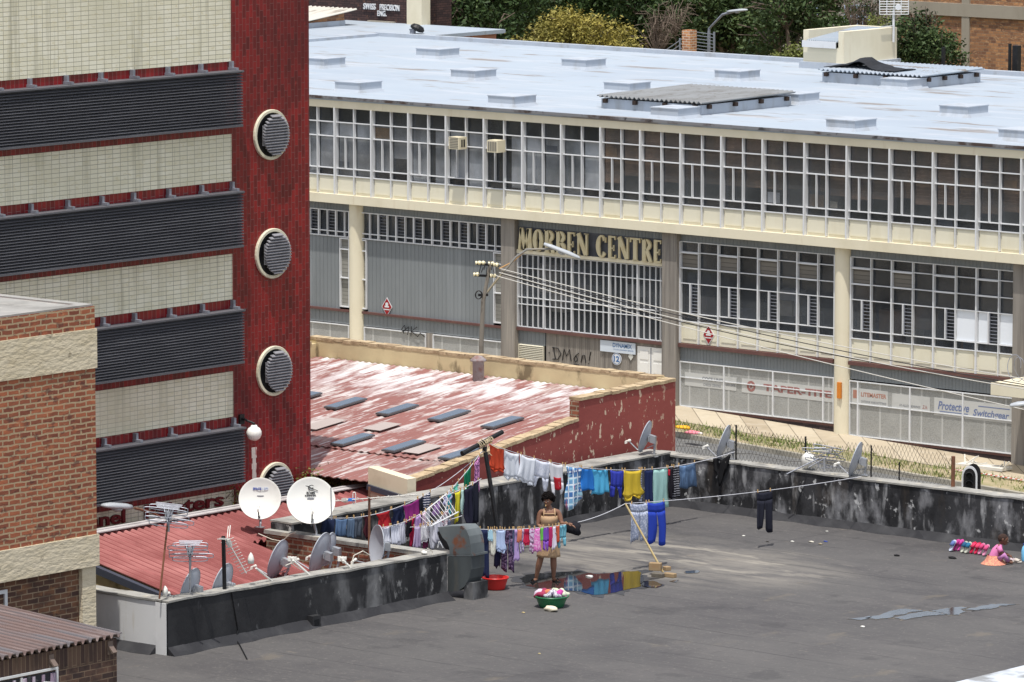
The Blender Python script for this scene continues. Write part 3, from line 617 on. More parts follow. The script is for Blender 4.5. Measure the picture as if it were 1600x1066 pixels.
# painted scrawls
M_spray = mat('black_spray_paint', (24, 24, 26), rough=.7)
def scrawl(name, strokes, x0, z0, sx, sz, label, y):
    m = MB()
    for st in strokes: m.tube([(x0+a*sx, y, z0+b*sz) for a, b in st], .014, 5)
    o = m.build(name, M_spray); tag(o, label, 'graffiti')
scrawl('graffiti', [[(0, 1), (.02, .55), (.05, .1)], [(-.03, .95), (.1, .95), (.17, .55), (.1, .15), (-.02, .12)], [(.2, .1), (.24, .95), (.3, .45), (.36, .95), (.4, .1)], [(.5, .55), (.46, .3), (.5, .08), (.55, .3), (.5, .55), (.57, .75)], [(.62, .1), (.65, .6), (.7, .65), (.73, .1)], [(.84, .95), (.8, .3)], [(.79, .1), (.79, .04)], [(.46, -.12), (.58, -.1)], [(.48, -.24), (.56, -.22)], [(-.1, .6), (-.1, .5)]], -106.35, -5.3, 1.75, .42, 'black scrawled graffiti reading DMON on the ribbed wall', YG-.02)
scrawl('graffiti', [[(.1, .2), (0, .6), (.12, 1), (.18, .6), (.06, .4), (.3, .9), (.26, .1)], [(.4, 0), (.42, .95)], [(.66, .95), (.42, .5), (.7, .05), (.8, .4), (1, .1)], [(.2, .55), (.36, .5)]], -112.45, -5.02, .95, .33, 'black scrawled tag across the grey cladding under the red diamond sign', YG-.075)
# window air conditioners
M_acb = mat('beige_enamel', (214, 204, 176), rough=.5)
def aircon(px, py, label, slots):
    c = AY(px, py, YF-.13); x0, x1, z0, z1 = c.x-.22, c.x+.2, c.z-.2, c.z+.17; y0, y1 = YF-.5, YF-.13
    t = thing('air_conditioner', label, 'air conditioner', (c.x, YF-.3, z0), 'window air conditioners')
    MB().box(x0, x1, y0, y1, z0, z1).build('casing', M_acb, t)
    g_ = MB()
    for i in range(7): g_.box(x0+.04, x1-.04, y0-.012, y0-.0005, z0+.04+i*.05, z0+.062+i*.05)
    if not slots:
        g_ = MB()
        for i in range(5): g_.box(x0+.04+i*.072, x0+.085+i*.072, y0-.012, y0-.0005, z0+.04, z1-.04)
    g_.build('grille', mat('aircon_grille', (120, 116, 108), rough=.6), t)
    if slots:
        g_ = MB(); g_.box(x1+.0005, x1+.006, y0+.1, y0+.16, z0+.07, z1-.07); g_.box(x1+.0005, x1+.006, y0+.2, y0+.27, z0+.07, z1-.07); g_.build('vent_slot', M_blk, t)
aircon(722, 222, 'beige window air conditioner with dark side slots, left one of the pair', True); aircon(782, 227, 'beige window air conditioner with plain closed sides, right one of the pair', False)
# roof upstands
def upstand(px, py, w_=1.0):
    c = AZ(px, py, ZR); m = MB(); a = w_*.52
    m.add([(c.x-a-.06, c.y-a-.06, ZR), (c.x+a+.06, c.y-a-.06, ZR), (c.x+a+.06, c.y+a+.06, ZR), (c.x-a-.06, c.y+a+.06, ZR), (c.x-a, c.y-a, ZR+.1), (c.x+a, c.y-a, ZR+.1), (c.x+a, c.y+a, ZR+.1), (c.x-a, c.y+a, ZR+.1)], [(0,1,5,4),(1,2,6,5),(2,3,7,6),(3,0,4,7)])
    m.box(c.x-a, c.x+a, c.y-a, c.y+a, ZR+.1, ZR+.3); m.box(c.x-a-.02, c.x+a+.02, c.y-a-.02, c.y+a+.02, ZR+.3, ZR+.33)
    m.build('roof_vent', M_upst, rf)
for q in [(505, 105), (684, 90), (560, 143), (740, 124), (800, 165), (912, 107), (980, 144), (1055, 184), (1152, 125), (1243, 161), (1330, 203), (1506, 181), (1412, 138), (1600, 219)]: upstand(*q)
# two corrugated roof lights
M_corr = mat('weathered_roof_sheet', (138, 140, 141), rough=.7, var=[((108, 106, 102), 2, (1, .3, 1), .45, .7, .7), ((100, 92, 84), 5, (1, .4, 1), .58, .7, .6)])
M_timb = mat('dark_timber', (54, 42, 36), rough=.8)
def rooflight(x0, x1, y0, y1, z, m):
    s = MB().box(x0+.1, x1-.1, y0+.1, y1-.1, ZR, ZR+z-.04).build('roof_light', M_upst, cb)
    MB().corr((x0, y0, ZR+z+.04), (x1-x0, 0, 0), (0, y1-y0, .05), (0, 0, 1), .035, int((x1-x0)/.17)).build('cover', m, s)
    for i in range(4):
        u = x0+.3+(x1-x0-.6)*i/3; MB().box(u-.06, u+.06, y0-.02, y0+.099, ZR+z-.16, ZR+z-.035).build('purlin_end', M_timb, s)
        u = y0+.4+(y1-y0-.8)*i/3; MB().box(x1-.099, x1+.02, u-.06, u+.06, ZR+z-.16, ZR+z-.035).build('purlin_end', M_timb, s)
a = AZ(958, 166, ZR); b = AZ(1097, 181, ZR); c = AZ(1243, 164, ZR); rooflight(a.x+.1, b.x, b.y, b.y+4.6, .34, M_corr)
a = AZ(1282, 128, ZR); b = AZ(1441, 139, ZR); rooflight(a.x, b.x, b.y, b.y+3.4, .36, M_roofb)
m = MB(); r_ = random.Random(4); p = AZ(1330, 112, ZR+.5)
tp = MB(); N_ = 12
for i in range(N_+1):
    for j in range(5): u = i/N_; tp.v.append(V((-107.0+u*3.0+r_.uniform(-.05, .05), 141.45+j*.3+(.25*math.sin(u*5)), ZR+.44+max(0, .34*math.exp(-((u-.4)/.16)**2)*math.sin(math.pi*min(1, (j+1)/5)))+r_.uniform(0, .06)+.02)))
tp.f = [(i*5+j, i*5+j+1, i*5+j+6, i*5+j+5) for i in range(N_) for j in range(4)]

t = tp.build('tarpaulin', mat('black_tarpaulin', (34, 35, 38), rough=.6)); md = t.modifiers.new('t', 'SOLIDIFY'); md.thickness = .02; tag(t, 'crumpled black sheet lying on the right roof light', 'tarpaulin')
# plant room on the roof
pc = AZ(1318, 113, ZR); L_ = AZ(1254, 108, ZR); R_ = AZ(1402, 110, ZR)
xr, yr = AZ(1318, 110, ZR).x, AZ(1318, 110, ZR).y
pr_x0 = AY(1255, 105, yr).x; zt_ = AY(1318, 50, yr).z; pr_y1 = AX(1401, 108, xr).y
rm = MB().box(pr_x0, xr, yr, pr_y1, ZR, zt_-.55).build('plant_room', M_cream, cb)
f = MB(); f.box(xr-.22, xr, yr, pr_y1, zt_-.55, zt_); f.box(pr_x0, xr-.22, pr_y1-.22, pr_y1, zt_-.55, zt_); f.box(pr_x0, pr_x0+.22, yr, pr_y1-.22, zt_-.55, zt_); f.build('parapet', M_cream, rm)
MB().corr((pr_x0+.22, yr-.1, zt_-.34), (xr-pr_x0-.45, 0, 0), (0, pr_y1-yr-.15, .3), (0, 0, 1), .03, 14).build('roof_sheet', M_roofb, rm)
MB().box(pr_x0+.05, xr-.24, yr-.14, yr-.101, zt_-.56, zt_-.34).build('fascia_board', M_white, rm)
MB().box(pr_x0-.1, xr+.1, yr-.1, pr_y1+.1, ZR, ZR+.22).build('base_flashing', M_upst, rm)
# canopy with razor wire at the right edge
cn = AY(1548, 598, 125.2); t = thing('entrance_canopy', 'cream canopy slab with coiled razor wire at the right edge of the facade', 'canopy', (cn.x+1, 126, cn.z))
MB().box(cn.x, cn.x+4, 125.2, YF+.05, AY(1548, 617, 125.2).z, cn.z).build('slab', M_cream, t)
wv = MB(); pts = []
for i in range(220):
    a = i/220*2*math.pi*9; u = i/220; pts.append((cn.x+.1+u*3.6+.3*math.cos(a), 125.9+.2*math.sin(a*.5+1), cn.z+.36+.36*math.sin(a)))
wv.tube(pts, .011, 5); wv.build('razor_wire', M_galv, t)
# ---------------------------------------------------------------- red walled building with the streaked roof
M_redw = mat('oxblood_wall_paint', (142, 72, 66), rough=.8, var=[((112, 48, 46), .5, (1, 1, .5), .45, .7, .7), ((152, 78, 70), 3, (1, 1, .3), .55, .75, .4), ((206, 182, 158), 4.2, (1, 1.8, 1.0), .6, .62, 1.0, 6, 2, (0, 79.9, 999, 2.9)), ((214, 196, 172), 8, (1, 1.4, .8), .66, .68, .9, 5, 5)], bump=(9, .25))
M_yel = mat('yellow_plaster', (206, 190, 150), rough=.85, var=[((178, 164, 130), 1, (1, 1, 1), .45, .7, .7), ((92, 80, 60), 1.5, (1, 1, .5), .6, .68, .75, 6, 3)])
M_cop = mat('worn_coping', (184, 164, 132), rough=.9, var=[((140, 118, 92), 4, (1, 1, 1), .45, .65, .8), ((96, 78, 60), 9, (1, 1, 1), .6, .7, .7)], bump=(18, .5))
M_streak = mat('streaked_red_sheet', (138, 94, 88), rough=.75, var=[((122, 80, 74), .8, (1, .3, 1), .45, .7, .6), ((172, 156, 150), 1.4, (1.6, .35, 1), .54, .62, .6, 5, 8), ((190, 184, 180), 2.6, (2.2, .36, 1), .53, .62, .8, 8, 1), ((208, 204, 202), 6, (2.2, .25, 1), .57, .63, .65, 6, 4), ((216, 216, 216), 2.2, (1.6, .4, 1), .44, .58, .85, 7, 3, (-71, 83.2, 9, 3.4)), ((116, 78, 74), 5, (2, .3, 1), .58, .66, .5, 5)])
M_sky = mat('roof_glazing', (76, 90, 106), rough=.25, spec=.6)
M_brk = mat('rough_red_brick', (140, 84, 66), brick=dict(c1=(150, 92, 70), c2=(112, 66, 54), m=(150, 136, 118), w=.24, h=.088, g=.014), var=[((84, 54, 46), 7, (1, 1, 1), .5, .7, .6), ((174, 120, 92), 9, (1, 1, 1), .6, .74, .5)], bump=(20, .5))
RX, RXL, RY0, RY1 = -66.0, -75.4, 76.4, 82.3
rzz = lambda y: 1.93-.1*(RY1-y)
pc = AX(905, 625, RX); ps = AX(900, 655, RX)
rbld = thing('red_walled_building', 'red painted building with peeling stepped wall and rust streaked sheet roof', 'building', (-70.5, 79, -7))
MB().prism([(RX, 74.75, -7.2), (RX, RY1+.25, -7.2), (RX, RY1+.25, 2.2), (RX, pc.y, 2.12), (RX, pc.y, 1.74), (RX, 74.75, 1.105)], (-.23, 0, 0)).build('wall', M_redw, rbld)
def cope(a, b, w0, w1): 
    c = MB(); a, b = V(a), V(b); n = max(2, int((b-a).length/.23)); r_ = random.Random(9)
    for i in range(n):
        p, q = a.lerp(b, i/n), a.lerp(b, (i+.96)/n); dz = r_.uniform(-.008, .012); c.bar(p+V((0, 0, .03+dz)), q+V((0, 0, .03+dz)), w0, .06)
    c.build('coping', M_cop, rbld)
cope((RX-.115, 74.75, 1.11), (RX-.115, pc.y-.02, 1.745), .27, 0); cope((RX-.115, pc.y, 2.125), (RX-.115, RY1+.25, 2.205), .27, 0)
MB().box(RX-.23, RX-.004, pc.y-.0, pc.y+.02, 1.75, 2.1).box(RX-.225, RX-.005, pc.y-.015, pc.y-.001, 1.8, 2.11).build('brick_return', M_brk, rbld)
MB().box(RXL, RX-.232, RY1, RY1+.23, -7.2, 2.27).build('yellow_parapet', M_yel, rbld)
cope((RXL, RY1+.115, 2.275), (RX-.26, RY1+.115, 2.24), .25, 0)
MB().box(RXL, RXL+.23, 76.2, RY1-.002, -7.2, 2.2).build('yellow_parapet', M_yel, rbld)
cope((RXL+.115, 76.3, 2.205), (RXL+.115, RY1-.15, 2.205), .25, 0)
rs = MB().corr((RX-.24, 76.15, rzz(76.15)), (RXL+.48-RX, 0, 0), (0, RY1-76.17, .1*(RY1-76.17)), (0, 0, 1), .011, 54).build('roof_sheet', M_streak, rbld)
gx_ = AY(575, 730, 74.45).x
MB().corr((RX-.24, 74.72, rzz(74.72)-.02), (gx_-RX+.24, 0, 0), (0, 1.66, .166), (0, 0, 1), .011, 12).build('roof_sheet', M_streak, rbld)
MB().corr((gx_-.01, 74.42, rzz(74.42)-.03), (-72-gx_, 0, 0), (0, 1.94, .194), (0, 0, 1), .011, 24).build('roof_sheet', M_streak, rbld)
for q in ((540, 632), (621, 642), (702, 651), (785, 662), (551, 689), (631, 699), (719, 711), (470, 623)):
    n = V((0, -.1, 1)); p = AP(*q, n, n.dot(V((0, RY1, 1.96)))); d = V((0, 1, .1)).normalized(); e = V((1, 0, 0))
    s = MB().obox(p+V((0, 0, .024)), e*.16, d*.46, n*.018).build('roof_light', mat('roof_light_frame', (104, 104, 106), rough=.6), rs)
    MB().obox(p+V((0, 0, .045)), e*.14, d*.44, n*.004).build('glazing', M_sky, s)
for q, a in (((505, 664), .5), ((660, 703), .4), ((597, 668), .35)):
    n = V((0, -.1, 1)); p = AP(*q, n, n.dot(V((0, RY1, 1.96)))); d = V((0, 1, .1)).normalized()
    MB().obox(p+V((0, 0, .022)), V((.22, 0, 0)), d*a*.9, n*.004).build('replacement_sheet', mat('pale_new_sheet', (170, 158, 152), rough=.6), rs)
fl = MB().build; p = AY(750, 592, RY1-.35)
fb = MB().lathe([(.115, -.35), (.115, .25), (.16, .26), (.16, .29), (.07, .36), (0, .37)], V((p.x, RY1-.4, 2.02)), UP, 20).build('flue_pipe', mat('rusty_flue', (146, 138, 138), rough=.7, var=[((128, 88, 78), 5, (1, 1, 1), .5, .65, .8)]), rs, True)
# ---------------------------------------------------------------- red corrugated lean-to
M_ridge = mat('bare_ridge_sheet', (186, 180, 178), rough=.6, var=[((150, 142, 138), 3, (1, 1, 1), .5, .7, .6)])
LR = -67.3; lt = .2; p0 = AX(371, 796, LR); zr_ = p0.z
n = V((lt, 0, 1)); cst = n.dot(V((LR, 0, zr_)))
near = AP(280, 934, n, cst).y; far = AP(575, 757, n, cst).y+.2
M_lean = mat('red_corrugated_paint', (134, 74, 72), rough=.7, seams=(1, .17, .075, .85, (182, 122, 118), .0, near), var=[((122, 64, 62), .6, (.4, 1, 1), .45, .7, .6), ((190, 120, 118), 2.4, (.25, 3, 1), .58, .72, .6), ((110, 52, 52), 5, (.3, 2, 1), .64, .74, .5)])  # seams draws a paler stripe along each corrugation crest here, no sheet joint
lean = thing('lean_to', 'low building with a red corrugated roof below the tiled tower', 'building', ((LR-64)/2, (near+far)/2, -7))
xl = -62.0-.9; PB_ = 70.75
ym_ = PB_-.3; xw_ = -65.8; na = int((ym_-near)/.17); ym_ = near+na*.17
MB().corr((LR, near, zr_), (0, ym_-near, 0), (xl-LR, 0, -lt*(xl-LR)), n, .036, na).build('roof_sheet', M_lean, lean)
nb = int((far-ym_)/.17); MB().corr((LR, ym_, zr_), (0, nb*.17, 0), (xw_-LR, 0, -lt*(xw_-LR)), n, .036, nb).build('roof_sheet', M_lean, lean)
MB().bar((LR, near-.05, zr_+.05), (LR, far, zr_+.05), .3, .02).bar((LR-.02, near-.05, zr_+.065), (LR-.02, far, zr_+.065), .08, .03).build('ridge_cap', M_ridge, lean)
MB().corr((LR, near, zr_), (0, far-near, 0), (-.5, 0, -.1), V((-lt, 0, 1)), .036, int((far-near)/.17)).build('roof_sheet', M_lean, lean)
MB().prism([(LR-.45, near+.1, -7), (xl, near+.1, -7), (xl, near+.1, zr_-lt*(xl-LR)-.06), (LR, near+.1, zr_-.06), (LR-.45, near+.1, zr_-.17)], (0, ym_-near-.2, 0)).build('wall', M_yel, lean)
M_gut = mat('dark_gutter', (66, 70, 82), rough=.5)
MB().prism([(LR, near-.12, zr_-.16), (xl, near-.12, zr_-lt*(xl-LR)-.16), (xl, near-.12, zr_-lt*(xl-LR)-.03), (LR, near-.12, zr_-.03)], (0, .1, 0)).build('gutter', M_gut, lean)
# cream gable parapet between the lean-to and the streaked roof
yg = 74.45
g1 = AY(575, 730, yg); g2 = AY(745, 783, yg); q_ = (-65.78-g1.x)/(g2.x-g1.x); g2 = g1.lerp(g2, q_)
M_gab = mat('cream_gable_plaster', (216, 204, 178), rough=.85, var=[((186, 172, 144), 1.4, (1, 1, 1), .5, .7, .6)])
MB().prism([(g1.x, yg, -7), (g2.x, yg, -7), (g2.x, yg, g2.z), (g1.x, yg, g1.z)], (0, .24, 0)).build('gable_parapet', M_gab, lean)
MB().bar(V((g1.x+.01, yg-.03, g1.z-.36)), V((g2.x, yg-.03, g2.z-.36)), .05, .1).build('flashing', M_gut, lean)
# ---------------------------------------------------------------- flat roofed block with parapets
M_deck = mat('bitumen_roof', (86, 84, 83), rough=.8, spec=.25, seams=(1, 1.02, .04, .65, (56, 55, 56)), var=[
    ((66, 64, 66), .35, (1, 1, 1), .42, .66, .6), ((100, 97, 95), .55, (.6, 1.5, 1), .5, .72, .5, 6, 2), ((102, 98, 95), 4.5, (.5, 2.0, 1), .52, .75, .4, 8), ((66, 64, 65), 3.2, (1.8, .5, 1), .58, .74, .4, 7, 7), ((116, 112, 107), 16, (1, 1, 1), .58, .7, .5, 4, 3), ((58, 57, 58), .9, (1, 1, 1), .6, .64, .35, 7, 14), ((112, 104, 92), .7, (1.4, .7, 1), .62, .68, .45, 7, 21),
    ((132, 127, 119), .9, (.6, 2.0, 1), .42, .62, .7, 7, 3, (-61.6, 76.3, 4.8, 2.7)), ((150, 144, 133), 1.6, (.6, 2.2, 1), .53, .62, .65, 7, 9, (-60.9, 77.0, 3.6, 1.7)), ((140, 130, 114), 1.3, (.6, 1.9, 1), .68, .74, .5, 6, 11),
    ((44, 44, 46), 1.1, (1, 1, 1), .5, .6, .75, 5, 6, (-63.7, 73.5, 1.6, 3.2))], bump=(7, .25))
M_par = mat('tarred_parapet', (58, 58, 60), rough=.7, var=[((34, 34, 36), .9, (1, 1, .7), .42, .56, .9, 5), ((140, 140, 142), 1.9, (1, 1, .6), .5, .64, .85, 7, 2), ((176, 176, 176), 3.6, (1, 1, .22), .56, .68, .8, 7, 4), ((26, 26, 28), 2.6, (1, 1, .35), .54, .62, .8, 6, 11), ((86, 76, 66), 2.2, (1, 1, .3), .58, .74, .5, 5, 8), ((206, 206, 204), 6, (1, 1, .8), .62, .68, .75, 7, 5)], bump=(10, .4))
M_parb = mat('tarred_parapet_smooth', (38, 38, 40), rough=.65, var=[((56, 56, 57), 1.2, (1, 1, .6), .45, .65, .8), ((130, 130, 130), 1.5, (1, 1, .45), .48, .62, .75, 7, 3, (-61.6, 69.6, 3, 2.2)), ((150, 150, 148), 4, (1, 1, .7), .58, .64, .7, 7, 9, (-61.6, 69.4, 3, 2.6)), ((112, 112, 114), 5, (1, .9, .5), .68, .74, .7, 6, 2), ((96, 96, 98), 2, (1, 1, .35), .66, .76, .8, 5, 6)], bump=(8, .3))
M_parg = mat('grey_plaster_end', (214, 214, 213), rough=.85, var=[((186, 187, 188), 1, (1, 1, 1), .42, .68, .6), ((180, 168, 140), 3, (1.6, 1, .12), .62, .72, .6), ((226, 226, 226), 4, (1, 1, 1), .55, .7, .5)])
M_ptop = mat('weathered_coping', (156, 154, 148), rough=.9, var=[((110, 108, 104), 2.2, (1, 1, 1), .45, .66, .8), ((186, 178, 160), 3.3, (1, 1, 1), .56, .7, .7, 4, 3), ((66, 66, 66), 5, (1, 1, 1), .62, .7, .8, 5, 8)], bump=(12, .3))
blk = thing('flat_roofed_block', 'dark flat roofed building with tarred stained parapets where the washing hangs', 'building', (-58, 72, -7))
PXL, PYN, PBX, PRY, PB = -61.6, 63.8, -65.2, 81.4, 70.75
d = MB()
NX, NY = 60, 120
d.prism([(PXL, 57.2, 0), (-50.3, 57.2, 0), (-50.3, 74, 0), (-46, 74, 0), (-46, PRY, 0), (PBX, PRY, 0), (PBX, PB, 0), (PXL, PB, 0)], (0, 0, -.3))
d.prism([(PXL, PYN, -.0001), (PXL, 57.2, -.0001), (-63.4, 57.2, -.0001), (-63.4, PYN, -.0001)], (0, 0, -.3))
dk = d.build('roof_deck', M_deck, blk)
MB().box(-62.5, -50.4, 57.3, PB, -7.2, -.31).box(-65.1, -46.1, PB, PRY, -7.2, -.31).build('wall', M_parg, blk)
ED = MB(); ED.box(-50.3, -49.3, 57.2, 73.9, -.5, .05); ED.build('pale_roof_edge', mat('pale_roof_edge', (186, 192, 200), rough=.7, var=[((120, 120, 118), 1.5, (1, 1, 1), .5, .62, .8)]), blk)
def parapet(a, b, th, h, side, m, hs=None, name='parapet'):
    a, b = V(a), V(b); d_ = (b-a).normalized(); q = V((-d_.y, d_.x, 0))*side; L = (b-a).length; n_ = max(2, int(L/.35)); r_ = random.Random(int(abs(a.x*10+b.y)))
    vs = []; fs = []
    for i in range(n_+1):
        p = a+d_*(L*i/n_); j = r_.uniform(-.012, .012); k_ = r_.uniform(-.008, .008)
        hh = (h if hs is None else h+(hs-h)*i/n_)+j*.8
        vs += [p-q*k_, p+q*k_*0+V((0, 0, hh)), p+q*th+V((0, 0, hh+.01)), p+q*th-V((0, 0, 3))]
    for i in range(n_):
        for k2 in range(3): fs.append((i*4+k2, i*4+k2+1, i*4+k2+5, i*4+k2+4))
    fs += [(0, 1, 2, 3), (n_*4, n_*4+3, n_*4+2, n_*4+1)]
    o = MB().add(vs, fs).build(name, m, blk)
    t_ = MB()
    for i in range(n_):
        p, p2 = a+d_*(L*i/n_), a+d_*(L*(i+1)/n_); z1_, z2_ = vs[i*4+1].z, vs[i*4+5].z
        e0, e1_ = q*-.02, q*(th+.02)
        t_.add([p+e0+V((0,0,z1_+.012)), p2+e0+V((0,0,z2_+.012)), p2+e1_+V((0,0,z2_+.022)), p+e1_+V((0,0,z1_+.022)), p+e0+V((0,0,z1_+.045)), p2+e0+V((0,0,z2_+.045)), p2+e1_+V((0,0,z2_+.05)), p+e1_+V((0,0,z1_+.05))],
               [(0,3,2,1),(4,5,6,7),(0,1,5,4),(1,2,6,5),(2,3,7,6),(3,0,4,7)])
    t_.build('coping', M_ptop, o)
    f_ = MB()                                     # tar fillet at the foot
    for i in range(n_):
        p, p2 = a+d_*(L*i/n_), a+d_*(L*(i+1)/n_); w1, w2 = [.16+.05*math.sin(i*1.7), .16+.05*math.sin((i+1)*1.7)]
        f_.add([p+q*.02+V((0,0,.15)), p2+q*.02+V((0,0,.15)), p2-q*w2+V((0,0,.003)), p-q*w1+V((0,0,.003)), p-q*w1+V((0,0,-.05)), p2-q*w2+V((0,0,-.05)), p2+q*.02+V((0,0,-.05)), p+q*.02+V((0,0,-.05))], [(0, 1, 2, 3), (4, 5, 6, 7), (2, 5, 4, 3), (0, 3, 4, 7), (1, 6, 5, 2), (0, 7, 6, 1)])
    f_.build('tar_fillet', mat('tar_fillet', (42, 42, 45), rough=.7, var=[((66, 66, 68), 2, (1, 1, 1), .45, .7, .7)]), o)
    return o
parapet((PXL, PYN, 0), (PXL, PB, 0), .26, .86, 1, M_parb, .78)
parapet((PXL-.26, PYN, 0), (-64.5, PYN, 0), .26, .86, -1, M_parg)
MB().box(PXL-.262, PXL-.001, PYN+.0, PYN+.012, -.05, .86).box(PXL-.26, PXL-.02, PYN-.012, PYN+.1, -.05, .858).build('parapet_end', M_parg, blk)
parapet((PBX, PB-.05, 0), (PBX, PRY-.01, 0), .5, .93, 1, M_par, .99)
parapet((PBX-.5, PRY, 0), (-46, PRY, 0), .32, .93, 1, M_par, .9)
# brick wall of the light well, with its concrete top
MB().box(PBX-.5, PXL-.262, PB-.17, PB+.05, -3, .74).build('brick_wall', M_brk, blk)
MB().box(PBX-.53, PXL-.258, PB-.2, PB+.08, .743, .81).build('coping', M_ptop, blk)
# drain hole at the parapet foot
p = AX(487, 998, PXL); MB().box(PXL-.0, PXL+.12, p.y-.1, p.y+.1, 0, .2).build('drain_outlet', M_parb, blk); MB().box(PXL+.121, PXL+.125, p.y-.06, p.y+.06, .03, .14).build('drain_opening', M_dark, blk)
# puddles: shallow water with ragged outlines
def watermat(rough=.03):
    t = NT('standing_water'); t.b.inputs['Base Color'].default_value = (.02, .021, .022, 1); t.b.inputs['Roughness'].default_value = rough; t.b.inputs['Specular IOR Level'].default_value = 1.0; t.b.inputs['IOR'].default_value = 1.6
    return t.m
M_water = watermat(); M_water2 = watermat(.09); M_damp = mat('damp_bitumen', (52, 51, 51), rough=.4, spec=.4, var=[((66, 64, 62), 2, (1, 1, 1), .45, .65, .7)]); M_silt = mat('dried_silt', (104, 98, 90), rough=.9, var=[((84, 82, 81), 1.6, (1, 1, 1), .42, .58, .95, 6), ((134, 124, 108), 3, (1, 1, 1), .56, .68, .6, 6, 3)])
def puddle(pts, seed, n_=5):
    r_ = random.Random(seed); ps = [AZ(*q) for q in pts]; out = []
    for a_, b_ in zip(ps, ps[1:]+ps[:1]):
        for i in range(n_): out.append(a_.lerp(b_, i/n_)+V((r_.uniform(-.03, .03), r_.uniform(-.03, .03), 0)))
    c_ = sum(out, V((0, 0, 0)))/len(out)
    m = MB(); m.prism([p+V((0, 0, .01)) for p in out], (0, 0, -.003)); struct('puddle', m, M_water if seed < 3 else M_water2)
    m = MB(); m.prism([c_+(p-c_)*(1.1+.1*math.sin(i*1.3)+.06*math.sin(i*3.1))+V((0, 0, .005)) for i, p in enumerate(out)], (0, 0, -.003)); struct('damp_patch', m, M_damp if seed < 3 else M_silt)
puddle([(812, 905), (826, 898), (858, 896), (905, 893), (934, 898), (962, 895), (998, 893), (1008, 905), (1000, 917), (962, 926), (930, 931), (905, 925), (880, 923), (850, 922), (824, 916)], 1)
puddle([(1002, 910), (1020, 908), (1036, 914), (1026, 919), (1004, 917)], 2, 3)
puddle([(1328, 968), (1345, 966), (1360, 963), (1362, 966), (1344, 970)], 31, 4)
puddle([(1352, 967), (1372, 962), (1392, 955), (1402, 953), (1418, 952), (1430, 954), (1442, 955), (1420, 958), (1412, 961), (1398, 962), (1392, 966), (1372, 968)], 3)
puddle([(1398, 966), (1420, 960), (1446, 956), (1462, 957), (1480, 961), (1452, 963), (1430, 966), (1412, 969)], 33)
puddle([(1452, 955), (1474, 952), (1500, 949), (1512, 950), (1500, 953), (1508, 957), (1500, 961), (1484, 962), (1470, 958)], 34)
puddle([(1510, 953), (1528, 949), (1548, 945), (1566, 944), (1588, 945), (1562, 948), (1556, 951), (1536, 953), (1524, 955)], 4)
puddle([(1070, 893), (1092, 892), (1090, 896), (1072, 897)], 5, 3)
puddle([(1044, 909), (1060, 907), (1056, 911)], 6, 3)
# ---------------------------------------------------------------- brick building at the left edge
M_lbrick = mat('weathered_red_brick', (160, 90, 62), brick=dict(c1=(164, 98, 70), c2=(118, 68, 54), m=(172, 150, 120), w=.25, h=.088, g=.015, bias=-.1, wob=.05), var=[((84, 56, 52), 4.2, (1, 1, 2.6), .57, .64, .65), ((196, 168, 130), 6, (1, 1, 1), .62, .72, .55), ((190, 112, 74), 3, (1, 1, 2), .55, .7, .5)], bump=(16, .6))
M_lbrown = mat('brown_face_brick', (104, 74, 58), brick=dict(c1=(120, 84, 62), c2=(74, 54, 48), m=(148, 128, 104), w=.25, h=.088, g=.009, wob=.02), var=[((64, 50, 46), 3, (1, 1, 2), .5, .62, .6), ((146, 102, 66), 4, (1, 1, 2), .6, .7, .5)], bump=(16, .3))
M_band = mat('rough_concrete_band', (208, 196, 170), rough=.95, var=[((194, 180, 150), 1.8, (1, 1, 2.5), .45, .68, .7), ((120, 110, 92), 4.5, (1, 1, 1.4), .64, .7, .75, 6, 3), ((214, 202, 178), 3, (1, 1, 2), .56, .7, .6)], bump=(7, .55, (1, 1, 2.4), .04))
M_slab = mat('grey_roof_slab', (150, 148, 144), rough=.9, var=[((118, 116, 112), 1.4, (1, 1, 1), .45, .65, .7), ((176, 172, 164), 3, (1, 1, 1), .55, .7, .5)])
BX = -62.0; by = AX(148, 500, BX).y
def bz(y_): return AX(148, y_, BX).z
lb = thing('brick_building', 'weathered red brick building with rough concrete bands at the left edge', 'building', (BX-4, by-5, -7))
ztop = bz(478); yl = by-9
for a, b, m, nm, pr in ((478.5, 513, M_lbrick, 'wall', 0), (513, 575, M_band, 'concrete_band', .025), (575, 835, M_lbrick, 'wall', 0), (835, 884, M_band, 'concrete_band', .03)):
    MB().box(BX-12, BX+pr, yl, by+pr, bz(b)+.001, bz(a)-.001).build(nm, m, lb)
MB().box(BX-12, BX-.1, yl, by-.1, -7.2, bz(884)).build('wall', M_lbrown, lb)
MB().box(BX-.35, BX-.02, by-.32, by-.01, -7.2, bz(884)).build('corner_post', M_band, lb)
MB().box(BX-11.8, BX-.24, yl+.2, by-.24, ztop-.02, ztop+.012).box(BX-12, BX-.02, by-.2, by-.02, ztop-.001, ztop+.03).box(BX-.24, BX-.02, yl, by-.2, ztop-.001, ztop+.03).build('roof_slab', M_slab, lb)
p = AX(10, 945, BX-.1); f = MB(); f.box(BX-.13, BX-.07, p.y-.06, p.y, -2, p.z+.25); f.box(BX-.13, BX-.07, p.y-1, p.y-.06, p.z+.19, p.z+.25); fw = f.build('window', M_white, lb); MB().box(BX-.12, BX-.11, p.y-1, p.y-.06, -2, p.z+.19).build('glass', M_glass, fw)
